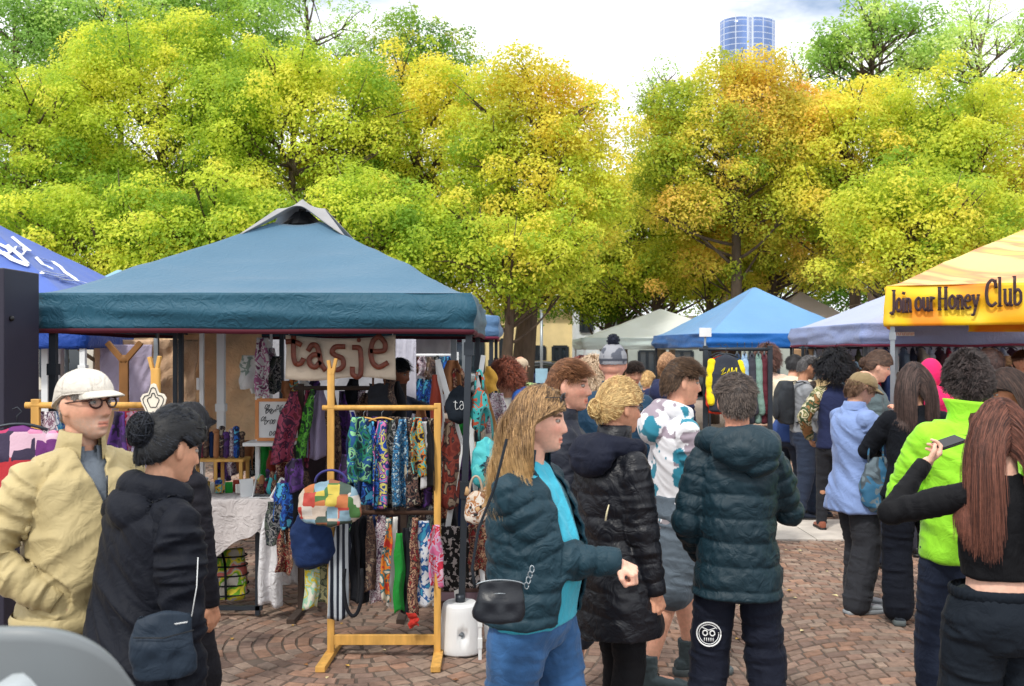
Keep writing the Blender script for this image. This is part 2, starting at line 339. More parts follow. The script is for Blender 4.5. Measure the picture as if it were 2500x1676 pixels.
def do_hair(P,style='short',col=((40,28,20),(70,50,35)),n=900,length=.05,th=.012,wid=.0022,line=0.,part=0,seed=3,bun=None,curl=0,vol=0,k=8,front=0,longmax=None,name='hair',grav=None,tail=None,capped=False,bs=.036):
    r=np.random.default_rng(seed); HS=P.hs; mb=MB(); wid*=(.36 if style=='long' else .46) if style!='curly' else .6; n=int(n*(4.6 if style=='long' else 3.2) if style!='curly' else n*2.2); c0=np.array(hx(*col[0]));c1=np.array(hx(*col[1]))
    def mask(d): return sstep(d[:,2]-(.50*d[:,1]-.10+line)-.35*np.clip(abs(d[:,0])-.75,0,1)*(d[:,1]>0)-(.42*gs(d[:,1]+.04,.2)*(abs(d[:,0])>.6) if style in('short','bun') else 0)+.05*vnoise(d*9+seed),-.06,.08)*(sstep(-d[:,2],-.32,-.18) if capped else 1)
    th_=np.linspace(.02,PI-.02,40); ph=np.linspace(0,2*PI,56,endpoint=False); A,B=np.meshgrid(th_,ph,indexing='ij'); d=np.stack([np.sin(A)*np.cos(B),np.sin(A)*np.sin(B),np.cos(A)],-1).reshape(-1,3)
    sc_=np.array((.074,.096,.118)); m=mask(d); base=d*sc_; base[:,1]=np.where(base[:,1]<0,base[:,1]*(1-.25*sstep(-base[:,2],.04,.11)),base[:,1])
    nz=vnoise(d*5+seed)*.005+vnoise(d*14+seed)*.003; base=base*(1+((th+vol*.8+nz)*m-.016*(1-m))[:,None]/.09)
    put(mb,loft(P.hw(base).reshape(40,56,3)[::-1]),c0*.75+c1*.1)
    # strands
    d=r.normal(size=(n*4,3)); d/=np.linalg.norm(d,axis=1)[:,None]; d=d[mask(d)>.45][:n]; n=len(d)
    p=d*sc_*(1+(th+vol*.5)*.8/.09); nn=d/np.linalg.norm(d/sc_,axis=1)[:,None]; nn=d/sc_; nn/=np.linalg.norm(nn,axis=1)[:,None]
    Ln=length*(.75+.5*r.random(n)); Ln=np.where((d[:,2]<.3)&(style=='short'),Ln*.5,Ln); down=np.array([0,0,-1.])@P.Rh # body down in head coords (approx)
    sx=np.sign(d[:,0]-part); p=p*(1+np.abs(r.normal(size=(n,1)))*(.045 if style=='bun' else .03)); pts=[p.copy()]; jit=r.normal(size=(n,3))*.13+np.stack([vnoise(d*7+j*9+seed) for j in range(3)],1)*(.2 if style=='long' else .36); ph0=r.random(n)*6.28; gv=.0 if grav is None else grav
    torso=((P.T(np.array([[0,-.01,1.28]])*P.s)[0]-P.hc)/HS)@P.Rh
    bunp=None if bun is None else np.array(bun)
    for i in range(k):
        q=p/sc_; nn=q/sc_; nn/=np.linalg.norm(nn,axis=1)[:,None]
        if style=='short': f=np.stack([.5*q[:,0],.55+0*q[:,0]+front,-.35+0*q[:,0]],1)+nn*.35; f=np.where((q[:,2]<.35)[:,None],np.array([0,-.35,-1.])+nn*.12,f)
        elif style=='back': f=np.array([0,-1.,-.25])+nn*.15
        elif style=='curly': f=nn*(.8-.25*i/k)+down*(.2+.6*i/k)
        elif style=='bun': f=(bunp-p)/(np.linalg.norm(bunp-p,axis=1)[:,None]+.02)
        else: 
            t=i/k; f=np.stack([sx*.75*max(0,1-2.2*t),-.45+.35*t+0*sx,-.5-0*sx],1)+down*(.2+3*t)
        f=f+jit*(.35 if style!='bun' else .08); f=f-nn*np.minimum(0,(f*nn).sum(1))[:,None]*(np.linalg.norm(q,axis=1)<1.25)[:,None]
        f/=np.linalg.norm(f,axis=1)[:,None]; st=(Ln/k)[:,None]
        if style=='bun': p=p+r.normal(size=(n,3))*.0012+np.stack([vnoise(d*6+i*.7+j*5) for j in range(3)],1)*.0028
        if style=='bun': st=np.minimum(st,np.linalg.norm(bunp-p,axis=1)[:,None]*.5)
        p=p+f*st
        if curl: a=6*vnoise(d*3+seed)+ph0*.25+i*curl; amp=.006+.012*i/k; p=p+np.stack([np.cos(a),np.sin(a),np.sin(a*1.3)],1)*amp*(Ln/.3)[:,None]**.5
        q=p/(sc_*(1+(th+vol*.6)*.9/.09)); l=np.linalg.norm(q,axis=1); ins=l<1; p[ins]=p[ins]/l[ins][:,None]
        q=(p-torso)/np.array((.19*P.w,.145,.20)); l=np.linalg.norm(q,axis=1); ins=l<1; p[ins]=torso+(q[ins]/l[ins][:,None])*np.array((.19*P.w,.145,.20))
        if style in('long',): 
            fm=(p[:,2]>-.16)&(p[:,2]<.075); lim=-.005+.10*sstep(p[:,2],.0,.075); p[:,1]=np.where(fm,np.minimum(p[:,1],lim),p[:,1]); fm&=(p[:,1]>-.05); p[fm,0]=np.sign(p[fm,0]+1e-6)*np.maximum(abs(p[fm,0]),.080)
        pts.append(p.copy())
    Q=np.stack(pts,1); Q=P.hw(Q.reshape(-1,3)).reshape(n,k+1,3)
    tg=np.gradient(Q,axis=1); tg/=np.linalg.norm(tg,axis=2)[...,None]+1e-9; out=Q-P.hc; out/=np.linalg.norm(out,axis=2)[...,None]+1e-9
    sd=np.cross(tg,out); sd/=np.linalg.norm(sd,axis=2)[...,None]+1e-9; up=np.cross(sd,tg)
    rad=wid*(.7+.6*r.random(n))[:,None]*np.linspace(1,.35,k+1)[None]**.7
    V=np.stack([Q+sd*rad[...,None],Q+up*rad[...,None]*.6,Q-sd*rad[...,None]],2).reshape(-1,3)
    i=np.arange(n)[:,None,None]*(k+1)*3+np.arange(k)[None,:,None]*3+np.arange(2)[None,None]; q=np.stack([i,i+1,i+4,i+3],-1).reshape(-1,4)
    u=np.clip(r.normal(.45,.32,n)+.25*vnoise(d*6+seed),0,1); cc=c0*(1-u[:,None])+c1*u[:,None]
    cc=np.repeat(cc,(k+1)*3,axis=0).reshape(n,k+1,3,3)
    if tail is not None: tt=sstep(np.linspace(0,1,k+1),.25,.8)[None,:,None,None]*.8; cc=cc*(1-tt)+np.array(hx(*tail))*tt
    mb.add(V,q,cc.reshape(-1,3))
    if bun is not None:
        for j in range(300):
            a=r.random()*6.28; ax=nrm(r.normal(size=3)); bx=nrm(np.cross(ax,r.normal(size=3))); cx=np.cross(ax,bx); rr=bs*(.8+.35*r.random()+.10*r.random()**4); tt=np.linspace(0,1.2+2.5*r.random(),10)+a
            pp=bunp+(np.cos(tt)[:,None]*bx*rr+np.sin(tt)[:,None]*cx*rr)*np.array((1.05,.8,1.15)); put(mb,tube(P.hw(pp),np.linspace(.0021,.0009,10)*HS,4),c0+(c1-c0)*r.random())
    return mb.build(name,M_hair,P.root)
def segd(v,a,b):
    ab=b-a; t=np.clip(((v-a)@ab)/(ab@ab),0,1); return np.linalg.norm(v-a-t[:,None]*ab,axis=1),t*np.linalg.norm(ab)
def deform(me,P,bones,fold=.006,quilt=0,qd=.012,seed=0,vert=False,qmul=1.25):
    v=getv(me); n=getn(me); D=[];Tt=[]
    for a,b,r,k in bones: d,t=segd(v,a,b); D.append(d/r if k!='T' else d/r); Tt.append(t)
    D=np.array(D); Tt=np.array(Tt); ix=D.argmin(0); t=Tt[ix,np.arange(len(v))]; dirs=np.array([nrm(b-a) for a,b,_,_ in bones])[ix]; isT=np.array([k=='T' for *_,k in bones])[ix]
    off=np.array([sum(np.linalg.norm(bones[j][1]-bones[j][0]) for j in range(i) if bones[j][3]==bones[i][3]) if bones[i][3]!='T' else 0 for i in range(len(bones))])[ix]
    disp=np.zeros(len(v)); u=P.Ti(v)
    if quilt:
        q=np.where(isT,u[:,2]+.012*vnoise(u*5+seed),(t+off)*1.0+.006*vnoise(v*8)); sp=np.where(isT,quilt,quilt/qmul)
        disp+=qd*(np.abs(np.sin(PI*q/sp))**.5-1)+qd*.35*vnoise(v*np.array((16,16,30))+seed)+qd*.3*vnoise(v*45+seed)
    if fold:
        qa=v*7+dirs*(t*15)[:,None]+seed; rd=1-2*abs(vnoise(qa)); rb=1-2*abs(vnoise(qa*1.9+5)); kk=.5+.7*(isT==0)
        if vert: qt=u*np.array((13,13,2.5))+seed
        else: qt=u*np.array((6,6,9))+np.stack([u[:,2]*5,u[:,2]*3,u[:,0]*5],1)+seed
        rt=1-2*abs(vnoise(qt)); rt2=1-2*abs(vnoise(qt*2.1+3)); disp+=fold*np.where(isT,rt*.9+rt2*.35,rd*.8+rb*.45)*1.1
    setv(me,v+n*disp[:,None])
    return u,ix,t,isT
def smooth_edge(me,it=14):
    import bmesh
    bm=bmesh.new(); bm.from_mesh(me); B=[v for v in bm.verts if v.is_boundary]
    nb={v:[e.other_vert(v) for e in v.link_edges if e.is_boundary] for v in B}
    for _ in range(it):
        new={v:(v.co+sum((n.co for n in nb[v]),Vector())/len(nb[v]))/2 for v in B if len(nb[v])>=2}
        for v,c in new.items(): v.co=c
    bm.to_mesh(me); bm.free()
def top(P,name,material,hem=.88,t=.02,ta=.015,fold=.006,quilt=0,qd=.012,sleeve=.97,flare=0,collar=.0,hood=0,cut=None,thick=.006,seed=1,vox=None,vert=False,low=None,colr=None,belt=0,neckr=.07,cw=None):
    s=P.s;w=P.w; mb=MB(); vox=vox or max(P.vox*1.2,.0065)
    prof=[(.60,.172,.13,0),(.78,.170+P.hip*.8,.13,0),(.90,.160+P.hip,.122+P.hip*.5,0),(1.05,.138+P.belly*.35,.108+P.belly,P.belly*.5),(1.18,.145+P.belly*.2,.112+P.belly*.8,P.belly*.4),(1.30,.154,.115+P.belly*.2,0),(1.37,.150,.1,-.008),(1.41,.120,.08,-.012),(1.455,.078,.062,-.012),(1.48,.05,.045,-.01)]; t*=.7; ta*=.62
    pz=np.array(prof); zs=np.concatenate([np.arange(hem,1.45,.03),[1.455,1.48]]); rr=[]
    for z in zs:
        rx,ry,cy=[np.interp(z,pz[:,0],pz[:,i]) for i in (1,2,3)]; k=1 if z<1.4 else .55; fl=flare*sstep(np.array([1.1-z]),0,.5)[0]
        rr.append(P.T(oval((0,cy*s,z*s),(rx*w+t*k+fl)*s,(ry+t*k+fl)*s,32)))
    if low is not None: pass
    put(mb,loft(rr)); bones=[(P.T(np.array([[0,0,.85]])*s)[0],P.T(np.array([[0,0,1.42]])*s)[0],.17*s*w,'T')]
    for k in ('L','R'):
        S,E,Wr=P.sh[k],P.el[k],P.wr[k]; e2=E+(Wr-E)*sleeve
        sg=-1 if k=='L' else 1
        put(mb,capsule(P.T(np.array([[sg*.045,-.015,1.405]])*s)[0],(.052+t*.6)*s,S+(0,0,.004),(.047+max(t*.5,ta*.8))*s))
        if sleeve>0:
            put(mb,capsule(S,(.050*w**.5+ta*.8)*s,S+(E-S)*.35,(.052*w**.5+ta)*s)); put(mb,capsule(S+(E-S)*.35,(.052*w**.5+ta)*s,E,(.045+ta)*s)); put(mb,capsule(E,(.045+ta)*s,e2,(.031+ta*.75)*s))
            bones+=[(S,E,(.057+ta)*s*1.05,k),(E,Wr,(.045+ta)*s*1.05,k)]
        elif sleeve==0: pass
    if hood:
        hb=P.T(np.array([[0,-.09-hood*.35,1.41]])*s)[0]
        put(mb,ellipsoid(hb,np.array((.12,.05+hood*.3,.06+hood*.45))*s,rot('X',-P.a-.35)))
        a=np.linspace(-.15*PI,1.15*PI,20); pts=np.stack([.098*np.cos(a),-.09*np.sin(a)+.0,1.475+.02*np.sin(a)],1); put(mb,tube(P.T(pts*s),.04*s*(1+hood),10))
    me=remesh(mb,vox,9,name); u,ix,tt,isT=deform(me,P,bones,fold,quilt,qd,seed,vert)
    if colr is not None: setcol(me,colr(u/s,ix,tt,getv(me)))
    if cut is not None:
        u=P.Ti(getv(me))/s; delv(me,cut(u[:,0],u[:,1],u[:,2],isT)&isT.astype(bool)); smooth_edge(me)
    o=mkobj(name,me,material,P.root)
    if P.vox<.0066 and sleeve>.9:
        for k in ('L','R'):
            E,Wr=P.el[k],P.wr[k]; dv=nrm(Wr-E); c=E+(Wr-E)*(sleeve-.0); x=nrm(np.cross(dv,(.3,.2,1))); y=np.cross(dv,x); a=np.linspace(0,2*PI,25); r_=(.031+ta*.75)*s
            mb=MB(); put(mb,loft([c+dv*zz*s+(np.cos(a[:-1])[:,None]*x+np.sin(a[:-1])[:,None]*y)*(r_*kk) for zz,kk in ((-.03,.98),(-.025,1.07),(.0,1.07),(.012,1.05),(.034,1.0),(.036,.8),(.02,.75))],False)); mb.build('cuff',material if colr is None else M_white,o)
    if cut is not None: m=o.modifiers.new('s','SOLIDIFY'); m.thickness=thick*1.5; m.offset=-1
    if collar:
        a=np.linspace(0,2*PI,40,endpoint=False); c=P.T(np.array([[0,-.012,1.475]])*s)[0]; rings=[]
        for z,r in ((-.02,neckr+.012),(collar*.5,neckr+.003),(collar,neckr-.002)):
            q=np.stack([r*np.cos(a),r*.95*np.sin(a)-.008+z*.15,1.475+z-.012*np.maximum(0,np.sin(a))],1)
            rings.append(P.T(q*s))
        for z,r in ((collar,neckr-.012),(0,neckr-.008)):
            q=np.stack([r*np.cos(a),r*.95*np.sin(a)-.008+z*.15,1.475+z-.012*np.maximum(0,np.sin(a))],1); rings.append(P.T(q*s))
        g=loft(rings,False)
        if cw: # open front wedge
            v,q,_=g; sel=np.all(np.isin(q%40,[i for i in range(40) if not (abs(a[i]-PI/2)<cw)]),axis=1); g=(v,q[sel],[])
        mb=MB(); put(mb,g,(1,1,1) if colr is None else None); mb.build('collar',material if colr is None else material,o)
    return o
def trousers(P,material,name='trousers',leg=.02,ankle=.02,to=1.0,fold=.006,seed=2,waist=1.03,t=.012,vox=None,short=False):
    s=P.s;w=P.w; mb=MB(); rr=[]; vox=vox or max(P.vox*1.2,.007)
    for z,rx,ry in ((.78,.12,.105),(.84,.155+P.hip*.9,.112+P.hip*.5),(.92,.156+P.hip,.118+P.hip*.5),(1.0,.140+P.hip*.5,.108),(waist,.136,.103)): rr.append(oval((0,-.005*s,z*s),(rx*w+t)*s,(ry+t)*s,32))
    put(mb,loft(rr)); bones=[]
    for k in ('L','R'):
        H_,K,A=P.hipj[k],P.kn[k],P.an[k]
        if short: e=H_+(K-H_)*to; put(mb,capsule(H_,(.092*w+t+P.hip*.5)*s,e,(.075+leg)*s)); bones+=[(H_,e,.1*s,k)]
        else:
            e=K+(A-K)*to; put(mb,capsule(H_,(.09*w+t+P.hip*.5)*s,K,(.056+leg)*s)); put(mb,capsule(K,(.056+leg)*s,e,(.044+ankle)*s)); bones+=[(H_,K,.09*s,k),(K,A,.065*s,k)]
    me=remesh(mb,vox,4,name); deform(me,P,bones,fold,seed=seed); return mkobj(name,me,material,P.root)
def shoes(P,material,sole=None,h=.0,L=.27,boot=0,name='shoe',wd=1,only=None,clog=False):
    s=P.s; sole=sole or M_black
    for k in ('L','R'):
        A=P.an[k]; a=P.fa[k]; Rz=rot('Z',-a); o=np.array([A[0],A[1],0])
        def ringf(y,hw,z0,z1,nn=20):
            q=oval((0,0,0),hw,(z1-z0)/2,nn,2.6); return np.stack([q[:,0],np.full(nn,y),q[:,1]+(z0+z1)/2],1)
        S=[(-.075,.018,.025,.06),(-.07,.03,.02,.085),(-.045,.036,.02,.1),(0,.038,.02,.105),(.05,.04,.02,.09),(.10,.046,.02,.072),(.15,.047,.02,.06),(.185,.036,.02,.05),(.2,.014,.025,.04)]
        if clog: S=[(y*1.05,hw*1.15,z0,z1*.92) for y,hw,z0,z1 in S]
        mb=MB(); kk=L/.275; put(mb,loft([(ringf(y*kk,hw*wd*1.02,z0,z1)*s)@Rz.T+o for y,hw,z0,z1 in S]))
        if boot: put(mb,loft([oval(o+np.array((0,-.005,z))*s@np.eye(3),(.047+.004*i)*s,(.056+.003*i)*s,20,2,Rz) for i,z in enumerate((.05,.09,.09+boot*.5,.09+boot))]))
        me=remesh(mb,.005 if P.vox<.009 else .009,2,name); v=getv(me)
        if boot: n=getn(me); setv(me,v+n*(.0025*vnoise(v*60))[:,None])
        b=mkobj(name,me,material,P.root)
        ox=np.array([hw for _,hw,_,_ in S]+[-hw for _,hw,_,_ in S[::-1]])*wd; oy=np.array([y*kk for y,*_ in S]+[y*kk for y,*_ in S[::-1]])
        mb=MB(); put(mb,loft([np.stack([ox*g,(oy-.06)*g+.06,np.full(len(ox),z)],1)*s@Rz.T+o for z,g in ((.001,1.02),(.004,1.06),(.024+boot*.08,1.06),(.03+boot*.08,1.0))]))
        mb.build('sole',sole,b)
        if boot:
            mb=MB()
            for i in range(6):
                z=.085+i*.018; y=.062-.009*i if i<3 else .05; 
                for sg in (-1,1): put(mb,tube([o+Rz@np.array((sg*.022,y-.005,z))*s,o+Rz@np.array((0,y+.006,z+.006))*s,o+Rz@np.array((-sg*.022,y-.005,z+.013))*s],.0028*s,6))
            mb.build('laces',clothc(hx(60,66,62)),b)
def glasses(P,col=(25,18,15),r=.019,lens=None,tilt=0,up=0,name='glasses',wire=.0017,sun=False):
    m=mat('frame_%d_%d'%(col[0],col[1]),hx(*col),.3,var=0); mb=MB(); ey=.089; z=.006+up
    for sd in (-1,1):
        a=np.linspace(0,2*PI,25); pts=np.stack([sd*.033+r*1.18*np.cos(a),ey+.006-abs(np.cos(a)*r+sd*.0)*.0-.35*np.maximum(0,(sd*np.cos(a))*r),z+r*.92*np.sin(a)],1)
        put(mb,tube(P.hw(pts),wire*P.hs*1.3,6)); put(mb,tube(P.hw([(sd*.055,ey-.003,z+.008),(sd*.076,.05,z+.008),(sd*.079,0,z+.006),(sd*.078,-.02,z-.008)]),wire*P.hs,6))
    put(mb,tube(P.hw([(-.013,ey+.005,z+.005),(0,ey+.012,z+.007),(.013,ey+.005,z+.005)]),wire*P.hs,6)); o=mb.build(name,m,P.root)
    for sd in (-1,1):
        mb=MB(); a=np.linspace(0,2*PI,20,endpoint=False); rr=[np.stack([sd*.033+r*1.12*k*np.cos(a),ey+.004+dy-.35*np.maximum(0,sd*np.cos(a)*r*k),z+r*.87*k*np.sin(a)],1) for k,dy in ((.02,.002),(1,0))]
        put(mb,loft([P.hw(x) for x in rr],False)); mb.build('lens',glassmat('lens_dark' if sun else 'lens_clear',(.03,.03,.04) if sun else (.7,.8,.85),.05,.9 if sun else .14),o)
def cap(P,material,brim=True,name='cap',lift=0,back=False,low=.02):
    mb=MB(); sc_=np.array((.086,.112,.084)); nu=48; rows=[]
    for i,e in enumerate(np.linspace(0,PI/2-.03,14)):
        a=np.linspace(0,2*PI,nu,endpoint=False); seam=1-.012*(abs(np.sin(a*3))<.12); x=np.cos(a)*math.cos(e)**.75*sc_[0]*seam; y=np.sin(a)*math.cos(e)**.85*sc_[1]*seam-.005; z=low+math.sin(e)*sc_[2]*1.02+.0*a-.018*(1-math.sin(e))*(-np.sin(a)*.9)*-1*.0 - .045*(1-math.sin(e))*(np.sin(a)<0)*-np.sin(a)
        rows.append(P.hw(np.stack([x,y,z+lift],1)))
    rows=[q+nrm((0,0,1))*0+((vnoise(q*28)*.0035+vnoise(q*60)*.0012)[:,None])*((q-P.hc)/(np.linalg.norm(q-P.hc,axis=1)[:,None])) for q in rows]; rw=np.array(rows); put(mb,loft(rows,True)); put(mb,ellipsoid(P.hw((0,-.005,low+.085+lift)),np.array((.007,.007,.004))*P.hs)); o=mb.build(name,material,P.root)
    mb=MB()
    for i in range(0,48,8): put(mb,tube(rw[:,i]+((rw[:,i]-P.hc)*.006),.0012*P.hs,5))
    put(mb,tube(np.vstack([rw[0],rw[0][:1]]),.0022*P.hs,5)); mb.build('seam',material,o)
    if brim:
        def f(u,v):
            a=(u-.5)*1.9; y0=np.cos(a)*.105; ext=.075*np.cos((u-.5)*PI)**.6; x=np.sin(a)*.085*(1+.02*v); return P.hw(np.stack([x,y0-.005+ext*v,low+lift+.006-.014*v*v-.35*x*x*12*.35*v-.006*v],1))
        p,q,_=grid(20,8,f); mb=MB(); mb.add(p,q); b=mb.build('visor',material,o); m=b.modifiers.new('s','SOLIDIFY'); m.thickness=.004
    return o
# ================= ground =================
def ground():
    m=mat('joint_sand',hx(92,80,72),.95,var=.3,vscale=2,bump=.4,bscale=30)
    v=np.array([(-400,-20,-.006),(400,-20,-.006),(400,900,-.006),(-400,900,-.006)],float); mb=MB(); mb.add(v,[(0,1,2,3)]); struct(mb.build('ground',m,None,False))
    r=np.random.default_rng(5); V=[];Fc=[];Cc=[]
    cx,cy=-.95,6.15; RR=1.75; cells=[]
    for k in range(1,21):           # rings of the round rosette
        r0=.05+k*.086; n=max(5,int(2*PI*r0/.112)); a0=r.random()*6
        w_=2*PI/n; ed=a0+(np.arange(n)+r.uniform(-.16,.16,n))*w_
        for i in range(n):
            a,b=ed[i]+.010/r0*.6,ed[(i+1)%n]+(2*PI if i==n-1 else 0)-.010/r0*.6
            P=[(cx+rad*math.cos(t),cy+rad*math.sin(t)) for rad,t in ((r0+.006,a),(r0+.006,b),(r0+.081,b),(r0+.081,a))]; cells.append((P,k*.094))
    Wd=1.5; rh=.086
    for ci in range(-9,11):
        x0=.78+ci*Wd
        for k in range(-8,190):
            yb=3.3+k*rh
            if yb>17: break
            n=13+(k%2); e=np.linspace(-Wd/2,Wd/2,n+1)+np.concatenate([[0],r.uniform(-.022,.022,n-1),[0]])
            f=lambda x:.34*(1-(x/(Wd/2))**2)
            for i in range(n):
                a,b=e[i]+.005,e[i+1]-.005; j=r.uniform(-.005,.005,2)
                P=[(x0+a,yb+f(a)+.005+j[0]),(x0+b,yb+f(b)+.005+j[0]),(x0+b,yb+f(b)+rh-.006+j[1]),(x0+a,yb+f(a)+rh-.006+j[1])]
                c=((P[0][0]+P[2][0])/2,(P[0][1]+P[2][1])/2)
                if math.hypot(c[0]-cx,c[1]-cy)<RR+.04: continue
                if abs(c[0])>2.9+c[1]*.56: continue
                if 9.35<c[1]<10.5 and c[0]>2.3: continue
                cells.append((P,k))
    n=len(cells); P=np.array([c[0] for c in cells]); ctr=P.mean(1,keepdims=True); rot_=r.normal(0,.02,(n,1))
    z=r.normal(0,.0022,(n,1)); tilt=r.normal(0,.0014,(n,4)); d=P-ctr; d=np.stack([d[...,0]-rot_*d[...,1],d[...,1]+rot_*d[...,0]],-1); P=ctr+d+r.normal(0,.0028,P.shape)
    ins=ctr+(P-ctr)*.90; mid=ctr+(P-ctr)*.97
    bot=np.concatenate([P,np.full((n,4,1),-.02)],2); md=np.concatenate([mid,(z+tilt)[...,None]-.004],2); tp=np.concatenate([ins,(z+tilt)[...,None]],2)
    bot2=np.concatenate([P,(z+tilt)[...,None]-.011],2)
    V=np.concatenate([bot,bot2,md,tp],1).reshape(-1,3); o=np.arange(n)[:,None,None]*16; Q=[(12,13,14,15)]
    for l in (0,4,8):
        for i in range(4): Q.append((l+i,l+(i+1)%4,l+4+(i+1)%4,l+4+i))
    Q=(o+np.array(Q)[None]).reshape(-1,4)
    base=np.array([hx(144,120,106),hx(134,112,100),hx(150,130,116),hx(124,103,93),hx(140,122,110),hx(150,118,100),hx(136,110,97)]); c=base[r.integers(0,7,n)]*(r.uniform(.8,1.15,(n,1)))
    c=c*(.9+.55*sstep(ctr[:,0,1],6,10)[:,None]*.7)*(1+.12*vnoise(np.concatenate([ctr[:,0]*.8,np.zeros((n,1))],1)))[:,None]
    mb=MB(); mb.add(V,Q,np.repeat(c,16,0)); m=mat('sett_stone',attr=True,rough=.82,var=.22,vscale=22,bump=.6,bscale=75,spec=.3)
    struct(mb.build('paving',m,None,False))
    mb=MB(); rr=np.random.default_rng(2); x=2.3
    while x<9:
        l=rr.uniform(.5,.9); put(mb,box((x+l/2,9.92,-.004),(l-.012,1.1,.03))); x+=l
    struct(mb.build('kerb',mat('pale_concrete',hx(205,198,190),.85,var=.15,vscale=6,bump=.2,bscale=40),None,False,.004))
    # far square surface
    v=np.array([(-60,17.1,-.002),(60,17.1,-.002),(60,36,-.002),(-60,36,-.002)],float); mb=MB(); mb.add(v,[(0,1,2,3)]); struct(mb.build('path',mat('far_paving',hx(160,140,128),.9,var=.2,vscale=8),None,False))
    v=np.array([(-80,37,.002),(80,37,.002),(80,44,.002),(-80,44,.002)],float); mb=MB(); mb.add(v,[(0,1,2,3)]); struct(mb.build('road',mat('asphalt',hx(75,75,78),.9,var=.2,vscale=8),None,False))
ground()
# fallen leaves
def fallen():
    r=np.random.default_rng(9); mb=MB()
    for i in range(260):
        d=r.uniform(4.8,14); x=r.uniform(-.5,.5)*d; a=r.random()*6.3; sz=r.uniform(.012,.028); P=np.array([(-1,0,0),(-.2,.6,.25),(1,0,.1),(-.2,-.6,.3)])*sz; Rm=rot('Z',a)
        mb.add(P@Rm.T+(x,d,.004),[(0,3,2,1)],hx(*random.choice([(190,150,70),(150,100,50),(215,200,150),(120,80,50)])))
    struct(mb.build('fallen_leaves',M_attr,None,False),'stuff')
fallen()
